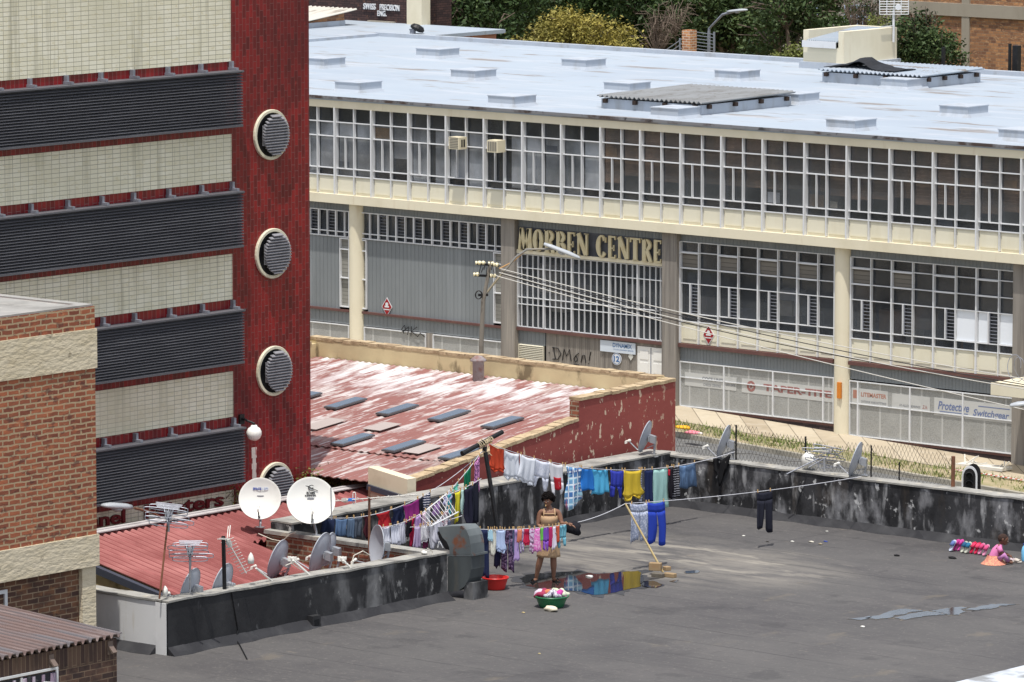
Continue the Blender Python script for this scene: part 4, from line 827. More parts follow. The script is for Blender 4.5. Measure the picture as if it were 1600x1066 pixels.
# ---------------------------------------------------------------- small brick house in the lower left corner
M_hbrick = mat('dark_face_brick', (84, 66, 58), brick=dict(c1=(98, 74, 62), c2=(58, 46, 44), m=(116, 98, 82), w=.25, h=.088, g=.008), var=[((52, 42, 42), 3, (1, 1, 2), .5, .64, .6), ((120, 88, 66), 5, (1, 1, 2), .62, .72, .5)])
M_hsold = mat('dark_soldier_brick', (84, 66, 58), brick=dict(c1=(98, 78, 66), c2=(68, 52, 48), m=(116, 98, 82), w=.9, h=.088, g=.008, swap=True), var=[((58, 46, 44), 5, (1, 1, .3), .5, .66, .6)])
M_hroof = mat('faded_maroon_sheet', (112, 95, 91), rough=.55, var=[((104, 104, 108), 1.6, (.35, 3, 1), .46, .62, .75), ((146, 132, 128), 2.2, (.4, 4, 1), .6, .7, .6, 4, 4), ((88, 72, 66), 1, (.6, 2, 1), .55, .7, .5)])
HX = -57.0; hc = AX(191, 992, HX); hy = hc.y; hz = hc.z
sh = thing('brick_house', 'small dark brick house with a maroon corrugated roof in the lower left corner', 'building', (HX-2, hy-3, 0))
MB().box(HX-4, HX-.06, hy-6, hy-.06, -7, hz-.36).build('wall', M_hbrick, sh)
MB().box(HX-4, HX-.06, hy-6, hy-.06, hz-.36, hz-.05).build('soldier_course', M_hsold, sh)
fe = AY(0, 948, hy); slope = (fe.z-hz)/(HX-fe.x)
MB().corr((HX, hy, hz), (0, -6.2, 0), (-5, 0, 5*slope), (slope, 0, 1), .028, 41, trap=True, per=8).build('roof_sheet', M_hroof, sh)
for q in ((172, 1012), (80, 1033)):
    p = AX(*q, HX-.05); m = MB(); m.obox(p+V((.05, 0, -.02)), V((.05, 0, -.05)), V((0, .045, 0)), V((.01, 0, .01))); m.box(HX-.06, HX-.04, p.y-.05, p.y+.05, p.z-.1, p.z+.1); m.build('bracket', mat('rusty_bracket', (110, 96, 88), rough=.7), sh)
w0 = AX(95, 1042, HX); f = MB(); zt_ = w0.z; 
f.box(HX-.1, HX-.03, w0.y-.06, w0.y-.02, zt_-1.2, zt_); f.box(HX-.1, HX-.03, w0.y-2.6, w0.y-.06, zt_-.035, zt_)
for k_ in (.75, 1.5): f.box(HX-.1, HX-.035, w0.y-k_-.04, w0.y-k_, zt_-1.2, zt_-.06)
wd = f.build('window', M_white, sh)
MB().box(HX-.062, HX-.0585, w0.y-2.6, w0.y-.06, zt_-1.2, zt_-.06).build('glass', mat('dark_window_pane', (40, 44, 50), rough=.08, spec=.6), wd)
cu = MB(); 
for i in range(12): y_ = w0.y-.12-i*.2; cu.tube([(HX-.05, y_, zt_-.08), (HX-.05, y_, zt_-1.15)], .03 if i % 3 else .05, 6)
cu.build('curtain', mat('lilac_curtain', (150, 132, 150), rough=.9, var=[((196, 190, 200), 5, (1, 4, .2), .5, .6, .8)]), wd)
f = MB(); a_ = w0+V((.0, -.35, -.14)); f.obox(a_+V((.16, .05, -.25)), V((.16, .06, 0)), V((0, 0, .22)), V((.004, -.01, 0))); f.build('open_sash', M_white, wd)
# ---------------------------------------------------------------- buildings beyond the long roof
M_pink = mat('salmon_plaster', (196, 138, 118), rough=.85, var=[((170, 116, 98), 1, (1, 1, 1), .5, .7, .5)])
M_dbrick = mat('dark_brown_brick', (74, 56, 54), brick=dict(c1=(84, 62, 58), c2=(58, 46, 46), m=(44, 36, 36), w=.25, h=.09, g=.01), var=[((110, 78, 62), 7, (1, 1, 1), .62, .68, .7)])
M_bbrick = mat('mottled_face_brick', (150, 112, 82), brick=dict(c1=(176, 128, 88), c2=(118, 84, 66), m=(138, 116, 94), w=.26, h=.13, g=.012), var=[((196, 156, 116), 3.4, (1, 1, 2.4), .58, .66, .7), ((96, 70, 58), 3, (1, 1, 2.4), .58, .68, .7, 4, 4), ((130, 96, 74), .3, (1, 1, 1), .45, .7, .5)])
M_cframe = mat('grey_concrete_frame', (158, 150, 136), rough=.9, var=[((134, 126, 112), .6, (1, 1, .4), .45, .7, .7)])
c1 = AZ(790, 46, 1.9); an = thing('annex_building', 'low pink walled building with a pale blue flat roof behind the long roof', 'building', (c1.x-8, c1.y-6, -6))
axr = c1.x; ay1 = c1.y
MB().box(axr-42, axr, YB+.6, ay1, 1.76, 1.9).build('roof', M_roofb, an)
MB().box(axr-42, axr-.25, YB+.7, ay1-.25, -7.5, 1.76).build('wall', M_pink, an)
p = AX(752, 62, axr); MB().box(axr-.24, axr-.2, p.y-.3, p.y+.1, -7, 1.75).build('pilaster', M_pink, an)
MB().box(axr-.245, axr-.22, p.y+.2, ay1-.5, -3, .9).build('window', M_dbrick, an)
# turbine-like roof cowl
p = AZ(645, 53, 1.9); t = thing('roof_cowl', 'dark hooded metal cowl standing on the pale roof edge', 'vent', p)
MB().lathe([(.11, 0), (.11, .12), (.13, .14), (.14, .18)], p, UP, 16).build('pipe', M_galv, t); MB().lathe([(.14, .12), (.26, .16), (.28, .24), (.2, .34), (.0, .38)], p+V((.06, .05, 0)), V((.35, .3, 1)), 16).build('hood', M_blk, t)
# dark brick workshop with white lettering
y_s = AZ(600, 35, 1.9).y; sL = AY(470, 30, y_s); sR = AY(641, 36, y_s); zb_ = -6
sw = thing('workshop', 'dark brown brick workshop with white lettering SWISS PRECISION ENG', 'building', (sL.x, y_s+5, -6))
MB().box(sL.x-16, sR.x, y_s, y_s+2.4, zb_, 8).build('wall', M_dbrick, sw)
MB().box(sR.x+.001, sR.x+.75, y_s-.2, y_s+.3, zb_, 8).build('pillar', M_cream, sw)
a_, b_ = AY(569, 13.5, y_s), AY(625, 17.5, y_s)
w_ = b_.x-a_.x
for s_, o_, q_ in (('SWISS', 0, .34), ('PRECISION', .46, .54)): txt(s_, 'lettering', (a_.x+o_*w_, y_s-.01, a_.z-.02), EX, UP, q_*w_, .23, M_white, sw, ext=.05, bold=.02)
a_ = AY(591, 25, y_s); txt('ENG.', 'lettering', (a_.x, y_s-.01, a_.z), EX, UP, .45, .21, M_white, sw, ext=.05, bold=.02)
MB().box(AY(577, 32, y_s).x, AY(618, 33, y_s).x, y_s-.12, y_s-.001, AY(600, 36, y_s).z, AY(600, 33, y_s).z).build('ledge', M_cframe, sw)
# brick shed on the annex roof at the left
p = AZ(538, 40, 1.9); hx_ = p.x; y0_, y1_ = AX(470, 47, hx_).y, p.y
zA, zB = AX(482, 34, hx_).z, AX(538, 18, hx_).z
k2 = thing('roof_shed', 'brick shed with a white weathered corrugated roof beside the tower', 'building', (hx_-2, (y0_+y1_)/2, 1.9))
MB().prism([(hx_, y0_, 1.85), (hx_, y1_, 1.85), (hx_, y1_, zB), (hx_, y0_, zA-.1)], (-5, 0, 0)).build('wall', M_bbrick, k2)
MB().corr((hx_+.2, y0_, zA+.02), (-5.5, 0, 0), (0, y1_-y0_+.5, (zB-zA)*1.12), (0, 0, 1), .05, 24).build('roof_sheet', mat('white_old_sheet', (200, 196, 186), rough=.8, var=[((130, 122, 110), 2, (3, .3, 1), .5, .64, .8)]), k2)
MB().box(hx_+.001, hx_+.05, y0_, y1_, 1.85, 2.1).build('flashing', M_upst, k2)
# face brick block with a concrete frame at the right
yb_ = 196.0
l_ = AY(1400, 40, yb_); r_x = AY(1700, 40, yb_).x; col_ = AY(1510, 60, yb_).x
fb_ = thing('apartment_block', 'mottled brown brick block with a grey concrete frame at the right', 'building', ((l_.x+r_x)/2, yb_+6, -6))
MB().box(l_.x, r_x+14, yb_, yb_+14, -7.5, 14).build('wall', M_bbrick, fb_)
zb1, zb2 = AY(1500, 19, yb_).z, AY(1500, 1, yb_).z; zb2 = zb1+(AY(1400, 0, yb_).z-AY(1400, 20, yb_).z)
m = MB(); m.box(l_.x-.3, r_x+14, yb_-.12, yb_-.001, AY(1510, 26, yb_).z, AY(1510, 6, yb_).z); m.build('concrete_beam', M_cframe, fb_)
zq = AY(1510, 26, yb_).z
for x_ in (l_.x+.1, col_, col_+7.6, col_+15): MB().box(x_-.2, x_+.2, yb_-.1, yb_-.002, -7.5, zq-.001).box(x_-.2, x_+.2, yb_-.1, yb_-.002, AY(1510, 6, yb_).z+.001, 14).build('concrete_column', M_cframe, fb_)
# grey house with barred windows behind the trees
yg_ = 205.0; a_, b_ = AY(1150, 30, yg_), AY(1420, 30, yg_)
gh = thing('grey_house', 'grey plastered building with blue framed windows seen between the trees', 'building', ((a_.x+b_.x)/2, yg_+5, -5))
MB().box(a_.x, b_.x, yg_, yg_+10, -7, 12).build('wall', mat('grey_house_plaster', (158, 152, 144), rough=.9, var=[((128, 124, 118), .6, (1, 1, .5), .45, .7, .6)]), gh)
M_bfr = mat('blue_grey_frame', (176, 192, 214), rough=.5)
for q in ((1268, 28), (1340, 25)):
    p = AY(*q, yg_); f = MB()
    for k_ in range(5): f.box(p.x-.75+k_*.36, p.x-.69+k_*.36, yg_-.06, yg_, p.z-.55, p.z+.5)
    for zz in (-.55, -.05, .45): f.box(p.x-.75, p.x+.81, yg_-.05, yg_-.001, p.z+zz, p.z+zz+.06)
    wd = f.build('window', M_bfr, gh); MB().box(p.x-.75, p.x+.8, yg_-.03, yg_-.002, p.z-.55, p.z+.5).build('pane', M_dark, wd)
# brick pier and steel stair rail at the far roof edge
px_ = AY(1077, 85, YB+.6); zt_ = AY(1077, 47, YB+.6).z
t = tag(MB().box(px_.x-.18, px_.x+.18, YB+.42, YB+.78, -7, zt_).build('chimney_pier', mat('orange_brick', (178, 122, 78), brick=dict(c1=(190, 132, 84), c2=(150, 98, 66), m=(190, 172, 150), w=.24, h=.088, g=.012))), 'slim orange brick pier rising beyond the far roof edge', 'pier')
t = thing('stair_railing', 'grey steel stair railing and landing guard beside the orange brick pier', 'railing', (px_.x+.6, YB+1.6, -2))
M_rail = mat('grey_steel_rail', (142, 146, 152), rough=.5, metal=.4)
yr_ = YB+1.6
A_ = AY(1036, 86, yr_); B_ = AY(1070, 58, yr_); m = MB()
for k_ in range(5): dz = -k_*.16; m.bar((A_.x, yr_, A_.z+.1+dz), (B_.x, yr_, B_.z+dz), .03)
m.bar((A_.x+.75, yr_, A_.z-2), (A_.x+.75, yr_, A_.z+.62), .045); m.build('sloping_rail', M_rail, t)
C0, C1 = AY(1086, 50, yr_), AY(1116, 50, yr_); m = MB()
for k_ in range(12): m.bar((C0.x, yr_, C0.z-k_*.115), (C1.x, yr_, C0.z-k_*.115-.05), .022)
for x_ in (B_.x+.01, C0.x, C1.x, C0.x*.3+C1.x*.7): m.bar((x_, yr_, C0.z-3), (x_, yr_, C0.z+.04), .05)
m.build('landing_guard', M_rail, t)
def street_light(pts, head, label, m_pole, hl=.6, r=.05, hd=None, name='street_light'):
    t = thing(name, label, 'street light', V(pts[0]), None)
    MB().tube(pts, r, 8).build('pole', m_pole, t)
    h = V(head); d_ = (hd or (h-V(pts[-1]))).normalized(); s_ = d_.cross(UP).normalized(); u_ = s_.cross(d_)
    f = MB(); pr = [(-.5, .05, .05), (-.3, .1, .07), (.2, .13, .075), (.45, .1, .05), (.5, .05, .02)]
    vs = []
    for a_, w_, hh in pr:
        for k_ in range(10): an_ = 2*math.pi*k_/10; vs.append(h+d_*a_*hl+s_*w_*math.cos(an_)+u_*hh*math.sin(an_)*(1 if math.sin(an_) > 0 else .5))
    fs = [(i*10+k_, i*10+(k_+1) % 10, i*10+10+(k_+1) % 10, i*10+10+k_) for i in range(4) for k_ in range(10)]+[tuple(range(9, -1, -1)), tuple(range(40, 50))]
    f.add(vs, fs).build('lantern', mat('lamp_head', (168, 172, 176), rough=.4), t, True)
    f = MB(); f.lathe([(0, -.06), (.06, -.05), (.1, -.02), (.1, 0)], h-u_*.03, u_, 10); f.build('bowl', mat('lamp_bowl', (160, 164, 168), rough=.2), t)
    return t
yl_ = YB+7
q = [AY(1107, 120, yl_), AY(1108, 45, yl_), AY(1129, 23, yl_), AY(1147, 18, yl_)]
q[0] = V((q[1].x, yl_, -6)); street_light(q, AY(1152, 17.5, yl_), 'small street light with a bent arm among the trees beyond the roof', M_galv, .9, .05)
# steel posts by the brick block
p = AY(1588, 95, YB+1.2); m = MB().box(p.x-.3, p.x-.22, YB+1.16, YB+1.24, -6, p.z+.55).box(p.x-.1, p.x+.12, YB+1.1, YB+1.3, -6, p.z+.5); tag(m.build('steel_post', M_blk), 'pair of dark steel posts before the mottled brick block', 'post')
p = AY(1474, 95, YB+1.2); tag(MB().box(p.x-.05, p.x+.05, YB+1.15, YB+1.25, -6, AY(1474, 74, YB+1.2).z).build('steel_post', M_blk), 'single thin dark post in front of the bush by the plant room', 'post')
# grid antenna on the plant room
p = AX(1396, 66, xr+.06); tpz = AX(1396, 16, xr+.06); t = thing('grid_antenna', 'white square grid antenna on a pole clamped to the rooftop plant room', 'antenna', p)
MB().tube([p, V((p.x, p.y, tpz.z))], .04).bar(p+V((0, 0, .55)), p+V((0, -.7, .55)), .03).build('pole', M_white, t)
c_ = V((p.x+.05, p.y-.05, tpz.z+.12)); m = MB(); Rn = RT; 
for k_ in range(7): dz = (k_-3)*.085; m.tube([c_-Rn*.48+UP*dz, c_+Rn*.48+UP*dz], .012, 5)
for k_ in range(5): dx = (k_-2)*.24; m.tube([c_+Rn*dx-UP*.26, c_+Rn*dx+UP*.26], .014, 5)
m.build('grid', M_white, t); MB().lathe([(0, 0), (.1, 0), (.1, .05), (0, .05)], c_-FW*.25+Rn*.12, -FW, 14).bar(c_, c_-FW*.25+Rn*.12, .02).build('feed', M_white, t)
# ---------------------------------------------------------------- trees
def leafmat(name, a, b, c): return mat(name, a, rough=.6, spec=.25, var=[(tuple(int(q*.6) for q in b), .45, (1, 1, 1), .5, .62, .7, 3, 9), (b, .9, (1, 1, 1), .42, .62, .8, 3), (c, 4, (1, 1, 1), .55, .72, .7, 3, 5)])
LM = {'dark': leafmat('dark_leaves', (58, 78, 40), (40, 58, 31), (98, 118, 60)), 'mid': leafmat('mid_leaves', (62, 80, 42), (46, 62, 34), (112, 122, 70)), 'yellow': leafmat('yellow_leaves', (150, 138, 66), (112, 108, 50), (176, 162, 90)), 'lime': leafmat('lime_leaves', (116, 122, 60), (88, 98, 46), (150, 150, 84))}
M_bark = mat('grey_bark', (120, 106, 94), rough=.95, var=[((66, 56, 50), 3, (1, 1, .3), .45, .7, .7)])
def tree(name, label, cat, base, blobs, nleaf, ls, lm, group=None, seed=1, limbs=None, trunk_r=.24, twigs=3):
    r_ = random.Random(seed); base = V(base); t = thing(name, label, cat, base, group)
    tr = MB(); top = sum((V(b[0]) for b in blobs), V((0, 0, 0)))/len(blobs); fork = base.lerp(V((top.x, top.y, top.z)), .35); fork.x, fork.y = base.x*.7+top.x*.3, base.y*.7+top.y*.3
    tr.tube([base-V((0, 0, .3)), base.lerp(fork, .5)+V((r_.uniform(-.15, .15), r_.uniform(-.15, .15), 0)), fork], [trunk_r*1.25, trunk_r, trunk_r*.8], 9)
    for b in blobs:
        c = V(b[0]); mid = fork.lerp(c, .5)+V((r_.uniform(-.5, .5), r_.uniform(-.5, .5), r_.uniform(0, .5)))
        tr.tube([fork, mid, c], [trunk_r*.6, trunk_r*.4, trunk_r*.15], 6)
        for k_ in range(3+twigs):
            d_ = V((r_.gauss(0, 1), r_.gauss(0, 1), r_.gauss(.2, .7))).normalized(); e = c+V((d_.x*b[1][0], d_.y*b[1][1], d_.z*b[1][2]))*r_.uniform(.7, 1.05); tr.tube([mid.lerp(c, .6), c.lerp(e, .5)+V((r_.uniform(-.2, .2), r_.uniform(-.2, .2), r_.uniform(-.2, .3))), e], [trunk_r*.2, trunk_r*.12, .012], 5)
    tr.build('trunk', M_bark, t)
    if nleaf:
        lv_ = MB(); tot = sum(b[1][0]*b[1][1]*b[1][2] for b in blobs)
        for b in blobs:
            k_ = int(nleaf*1.7*b[1][0]*b[1][1]*b[1][2]/tot); ncl = max(6, k_//75); c = V(b[0]); cl_ = []
            for _ in range(ncl):
                d_ = V((r_.gauss(0, 1), r_.gauss(0, 1), r_.gauss(0, 1))).normalized()*(r_.random()**.42); cl_.append(c+V((d_.x*b[1][0], d_.y*b[1][1], d_.z*b[1][2])))
            for i in range(k_):
                q = cl_[r_.randrange(ncl)]; s_ = .1*(b[1][0]+b[1][2])/2+.13
                p = q+V((r_.gauss(0, s_), r_.gauss(0, s_), r_.gauss(0, s_*.75)))
                a_ = V((r_.gauss(0, 1), r_.gauss(0, 1), r_.gauss(0, .7))).normalized(); b2 = a_.cross(V((r_.gauss(0, 1), r_.gauss(0, 1), r_.gauss(0, 1)))).normalized(); l = ls*.72*r_.uniform(.6, 1.3)
                lv_.v += [p-a_*l, p+b2*l*.42, p+a_*l, p-b2*l*.42]; o_ = len(lv_.v); lv_.f.append((o_-4, o_-3, o_-2, o_-1))
        lv_.build('crown', lm, t)
    return t
def at(px, py, d): return AD(px, py, d)
def bl(px, py, d, rx, rz): return (at(px, py, d), (rx, rx, rz))
TG = 'trees beyond the long roof'
def tb(px, d): p = at(px, 90, d); return (p.x, p.y, -5.5)
tree('leafy_tree', 'dark bushy tree between the workshop pillar and the pink wall', 'tree', tb(740, 216), [bl(735, 12, 216, 2.2, 1.2), bl(705, -25, 216, 2.4, 1.8), bl(765, 35, 214, 1.5, 1.0), bl(780, -20, 217, 2.4, 1.8)], 6500, .17, LM['dark'], TG, 21)
tree('leafy_tree', 'dark tree directly behind the yellow shrub', 'tree', tb(900, 224), [bl(850, -10, 222, 2.4, 2.0), bl(905, 15, 224, 2.3, 1.5), bl(950, -20, 225, 2.6, 2.0), bl(940, 45, 223, 2.0, 1.4), bl(850, 40, 226, 2.4, 1.4)], 10500, .18, LM['dark'], TG, 22)
tree('leafy_tree', 'dark tree left of the orange brick pier with hanging bare branches', 'tree', tb(1020, 222), [bl(1000, -5, 222, 2.3, 1.7), bl(1045, 15, 224, 2.0, 1.4), bl(985, 50, 226, 2.2, 1.3), bl(1060, 60, 227, 2.0, 1.1)], 8000, .18, LM['dark'], TG, 23)
tree('leafy_tree', 'broad tree behind the steel stair railing and the bent lamp arm', 'tree', tb(1150, 220), [bl(1110, 5, 220, 2.1, 1.5), bl(1160, -10, 221, 2.4, 1.8), bl(1135, 55, 222, 2.1, 1.2), bl(1190, 30, 219, 2.0, 1.2)], 8500, .17, LM['mid'], TG, 24)
tree('leafy_tree', 'tree with twisted bare limbs left of the rooftop plant room', 'tree', tb(1238, 208), [bl(1225, 5, 208, 1.9, 1.2), bl(1270, 20, 208, 1.5, .8), bl(1200, 50, 209, 1.5, .9), bl(1235, 45, 210, 1.1, .5), bl(1300, -8, 209, 1.4, .7)], 3600, .16, LM['mid'], TG, 25, trunk_r=.26, twigs=8)
tree('leafy_tree', 'tall shaded tree at the back between the yellow shrub and the pier', 'tree', tb(990, 240), [bl(970, 20, 240, 4.2, 2.6), bl(1080, 30, 242, 4.2, 2.4), bl(1190, 40, 240, 4.2, 2.2)], 7600, .24, LM['dark'], TG, 26)
tree('leafy_tree', 'tall shaded tree at the back behind the salmon wall', 'tree', tb(790, 238), [bl(690, 10, 238, 3.4, 2.4), bl(790, 20, 240, 3.6, 2.4), bl(870, 30, 241, 3.6, 2.4)], 7000, .24, LM['dark'], TG, 27)
tree('flowering_shrub', 'big yellow leaved shrub behind the far edge of the pale roof', 'shrub', tb(900, 200), [bl(900, 58, 200, 1.25, 1.0), bl(850, 68, 200, 1.1, .7), bl(945, 70, 200, 1.0, .8), bl(880, 38, 200, .8, .55), bl(820, 76, 200, .7, .35), bl(985, 82, 199, .7, .35), bl(925, 45, 200, .6, .5)], 7600, .1, LM['yellow'], None, 28, trunk_r=.1, twigs=5)
tree('bushy_tree', 'sparse green bush between the plant room and the mottled brick block', 'tree', tb(1445, 189), [bl(1430, 60, 189, 1.0, .75), bl(1415, 90, 189, .75, .5), bl(1460, 82, 189, 1.0, .5), bl(1428, 28, 189, .42, .3), bl(1478, 65, 189, .6, .3), bl(1500, 92, 189, .55, .2), bl(1455, 28, 189, .3, .22)], 3800, .11, LM['mid'], None, 29, trunk_r=.09, twigs=5)
tree('bare_tree', 'leafless grey branched tree hanging over the gap left of the brick pier', 'tree', tb(1012, 212), [bl(1030, 30, 212, 1.0, .9), bl(1020, 55, 212, 1.1, .6), bl(1055, 20, 212, .9, .7), bl(1040, 48, 212, .9, .7)], 0, .1, None, None, 30, trunk_r=.07, twigs=34)
tree('bare_tree', 'leafless dark twiggy tree in front of the grey house windows', 'tree', tb(1360, 202), [bl(1375, 5, 202, 1.1, .7), bl(1355, 20, 202, .9, .6), bl(1330, 10, 202, .8, .5)], 260, .1, LM['mid'], None, 31, trunk_r=.07, twigs=30)
tree('leafy_bush', 'small bright bush between the tree trunks and the plant room', 'shrub', tb(1235, 196), [bl(1240, 90, 196, .5, .35), bl(1225, 95, 196, .5, .3), bl(1375, 33, 198, .4, .3)], 900, .1, LM['lime'], None, 32, trunk_r=.04)
# weeds growing between the tower and the lean-to
for i, (q, lb_) in enumerate((((472, 752), 'yellow green weed sprouting behind the printed dish at the tower foot'), ((362, 778), 'yellow green weed sprouting behind the plain dish at the tower foot'), ((520, 757), 'yellow green weed sprouting by the ridge right of the printed dish'))):
    p = AX(*q, LR-.8); tree('weed', lb_, 'plant', p-V((0, 0, 1.2)), [(p, (.2, .2, .14)), (p+V((.05, .2, -.1)), (.2, .2, .14))], 170, .04, LM['lime'], 'weeds at the foot of the tower', 40+i, trunk_r=.015)
# ---------------------------------------------------------------- satellite dishes
M_dish = mat('white_dish_paint', (222, 222, 216), rough=.45, var=[((198, 196, 188), 3, (1, 1, 1), .55, .75, .4)])
M_dishg = mat('pale_grey_dish', (170, 174, 182), rough=.5, var=[((150, 152, 158), 3, (1, 1, 1), .5, .75, .5)])
M_blue = mat('blue_print', (52, 72, 150), rough=.5); M_print = mat('black_print', (28, 28, 30), rough=.5)
M_steel = mat('zinc_steel', (168, 170, 174), rough=.45, metal=.5)
M_cable = mat('pale_cable', (206, 200, 186), rough=.6); M_lnb = mat('white_plastic', (226, 224, 216), rough=.4)
def dish(c, n, r, foot, label, m=M_dishg, arm=None, lnbs=1, mount=True, f=1.35, group='satellite dishes'):
    n = V(n).normalized(); c = V(c); t = thing('satellite_dish', label, 'satellite dish', foot, group)
    pr = []; N_ = 12
    for i in range(N_+1): q = r*i/N_; pr.append((q, q*q/(4*f*r)*1.3))
    zr = pr[-1][1]; pr.append((r*1.012, zr)); pr.append((r*1.012, zr-.022))
    for i in range(N_, -1, -1): q = r*i/N_; pr.append((q*.995, q*q/(4*f*r)*1.3-.012))
    MB().lathe([(a, b-zr) for a, b in pr], c, n, 44).build('reflector', m, t, True)
    right = n.cross(UP).normalized(); down = n.cross(right).normalized()
    if down.z > 0: down = -down
    low = c+down*r*.92
    if arm is None: arm = c+n*r*1.05+down*r*.75
    arm = V(arm)
    a = MB(); a.tube([low-n*.05, low+n*.06, arm], .013, 6); a.build('feed_arm', M_steel if m is M_dishg else M_blk, t)
    l = MB(); d_ = (c-arm).normalized()
    for k_ in range(lnbs):
        p = arm+right*(k_-(lnbs-1)/2)*.11
        l.lathe([(0, -.06), (.018, -.06), (.02, -.01), (.026, 0), (.028, .04), (.016, .05), (0, .05)], p, d_, 10).obox(p-d_*.05-UP*.015, right*.018, d_*.024, UP*.026)
    if lnbs > 1: l.bar(arm-right*.08, arm+right*.08, .02)
    l.build('feed_horn', M_lnb, t)
    if mount:
        b = MB(); bk = c-n*(.035+zr); foot = V(foot); top = V((bk.x-n.x*.1, bk.y-n.y*.1, bk.z-.02))
        b.tube([foot, V((foot.x, foot.y, foot.z+.06)), V((top.x, top.y, top.z-.12)), top], .022, 8); b.obox((bk+top)/2, n*.07, right*.06, UP*.07); b.bar(bk+right*.1, bk-right*.1, .02, .08); b.bar(bk+down*.2, top-UP*.1, .018)
        b.box(foot.x-.07, foot.x+.07, foot.y-.05, foot.y+.05, foot.z, foot.z+.012); b.build('mount', M_steel, t)
    return t
VW = -DV
WB = PB-.06
# two big white dishes on the corner of the brick wall
c1 = AY(406, 779, WB+.1); n1 = (VW+UP*.26-RT*.06).normalized(); ft = V((c1.x+.1, WB, .81))
d1 = dish(c1, n1, .375, ft, 'big white dish with blue SPACE lettering on the corner of the brick wall', M_dish, c1+n1*.2-UP*.2-RT*.01)
c2 = AY(486, 782, WB+.02); n2 = (VW+UP*.34+RT*.10).normalized(); ft = V((c2.x+.14, WB, .81))
d2 = dish(c2, n2, .425, ft, 'biggest white dish with a black swirl logo, right of the plain lettered one', M_dish, c2+n2*.22-UP*.22+RT*.01)
def print_on(par, s, c, n, dx, dz, w_, h_, m, r, **k_):
    u = n.cross(UP).normalized()*-1; v = n.cross(u)*1
    if v.z < 0: v = -v
    if u.dot(RT) < 0: u = -u
    q_ = ((dx+w_/2)**2+(dz+h_/2)**2)/r**2; zr = r*1.3/(4*1.35); return txt(s, 'print', c+u*dx+v*dz+n*(.01-zr*(1-q_)), u, v, w_, h_, m, par, ext=.006, **k_)
print_on(d1, 'SPACE', c1, n1, -.135, .165, .15, .045, M_blue, .375, bold=.03); print_on(d1, 'LED', c1, n1, .03, .17, .11, .04, mat('pale_blue_print', (166, 178, 206), rough=.5), .375, bold=.01)
print_on(d2, 'ELLIES', c2, n2, -.07, .135, .15, .045, M_print, .425, bold=.03); print_on(d2, 'KASIKAR', c2, n2, -.1, .1, .2, .028, M_print, .425, bold=.02)
u2 = n2.cross(UP).normalized(); u2 = u2 if u2.dot(RT) > 0 else -u2; v2 = n2.cross(u2); v2 = v2 if v2.z > 0 else -v2
lg = MB(); o2 = c2+u2*.02+v2*.245+n2*(.012-.425*1.3/5.4*(1-.245**2/.425**2))
lg.tube([o2+u2*(.055*math.cos(a))+v2*(.05*math.sin(a)) for a in [math.radians(q) for q in range(50, 320, 18)]], .007, 5).tube([o2+u2*x_+v2*y_ for x_, y_ in ((-.11, .04), (-.05, .03), (0, -.005), (.05, -.03), (.11, -.055))], .006, 5).tube([o2-u2*.05, o2+u2*.035], .006, 5)
lg.build('logo', M_print, d2)
# dishes behind the black parapet, aimed away from us
lft = (-RT*.9+FW*.36+UP*.28).normalized()
LM2 = [((433, 874), .36, (440, 910), 'grey dish with a cone shaped feed, left end of the row behind the black parapet', 69.2),
       ((499, 864), .375, (507, 890), 'grey dish with white twin feed, second in the row behind the black parapet', 69.6),
       ((513, 858), .3, (517, 884), 'smaller grey dish tucked behind the second dish of the row', 70.1)]
for q, r, f_, lb_, yy in LM2:
    c = AX(*q, PXL-.3-.0); c = AY(*q, yy); ft = AY(*f_, yy); 
    if r == .3: nn = (-RT*.9+FW*.3+UP*.2).normalized()
    else: nn = lft
    dish(c, nn, r, V((c.x-nn.x*.16, c.y-nn.y*.16, .3)), lb_, M_dishg, lnbs=2 if r > .37 else 1, mount=True, arm=None)
c = AY(588, 853, 70.0); dish(c, (-RT*.93-FW*.36+UP*.1), .36, V((c.x+.1, c.y+.08, .3)), 'grey dish standing upright beside the rusty pipe against the brick wall', M_dishg)
c = AX(296, 917, PXL-.4); dish(c, lft, .33, V((c.x+.1, c.y-.12, .35)), 'half hidden grey dish below the first spiky aerial at the parapet corner', M_dishg)
c = AX(346, 912, PXL-.45); dish(c, lft, .36, V((c.x+.1, c.y-.12, .3)), 'half hidden grey dish behind the thick black aerial post', M_dishg)
# three on the far parapets
rt_n = (-RT*.94+FW*.28+UP*.3).normalized()
def pdish(q, r, fx, lb_, plane):
    c = AX(*q, plane[1]) if plane[0] == 'x' else AY(*q, plane[1]); ft = V((c.x-rt_n.x*.2, c.y-rt_n.y*.2, .98)); 
    return c, dish(c, rt_n, r, ft, lb_, M_dishg, arm=c+rt_n*r*1.05-UP*r*.62)
pdish((1007, 682), .315, 0, 'grey dish with a black bracket on the parapet before the peeling red wall', ('x', PBX-.2))
pdish((1130, 690), .335, 0, 'grey dish left of the wire fence, middle one on the far parapets', ('y', PRY+.18))
pdish((1336, 717), .335, 0, 'grey dish right of the bundled aerial on the far parapet', ('y', PRY+.18))
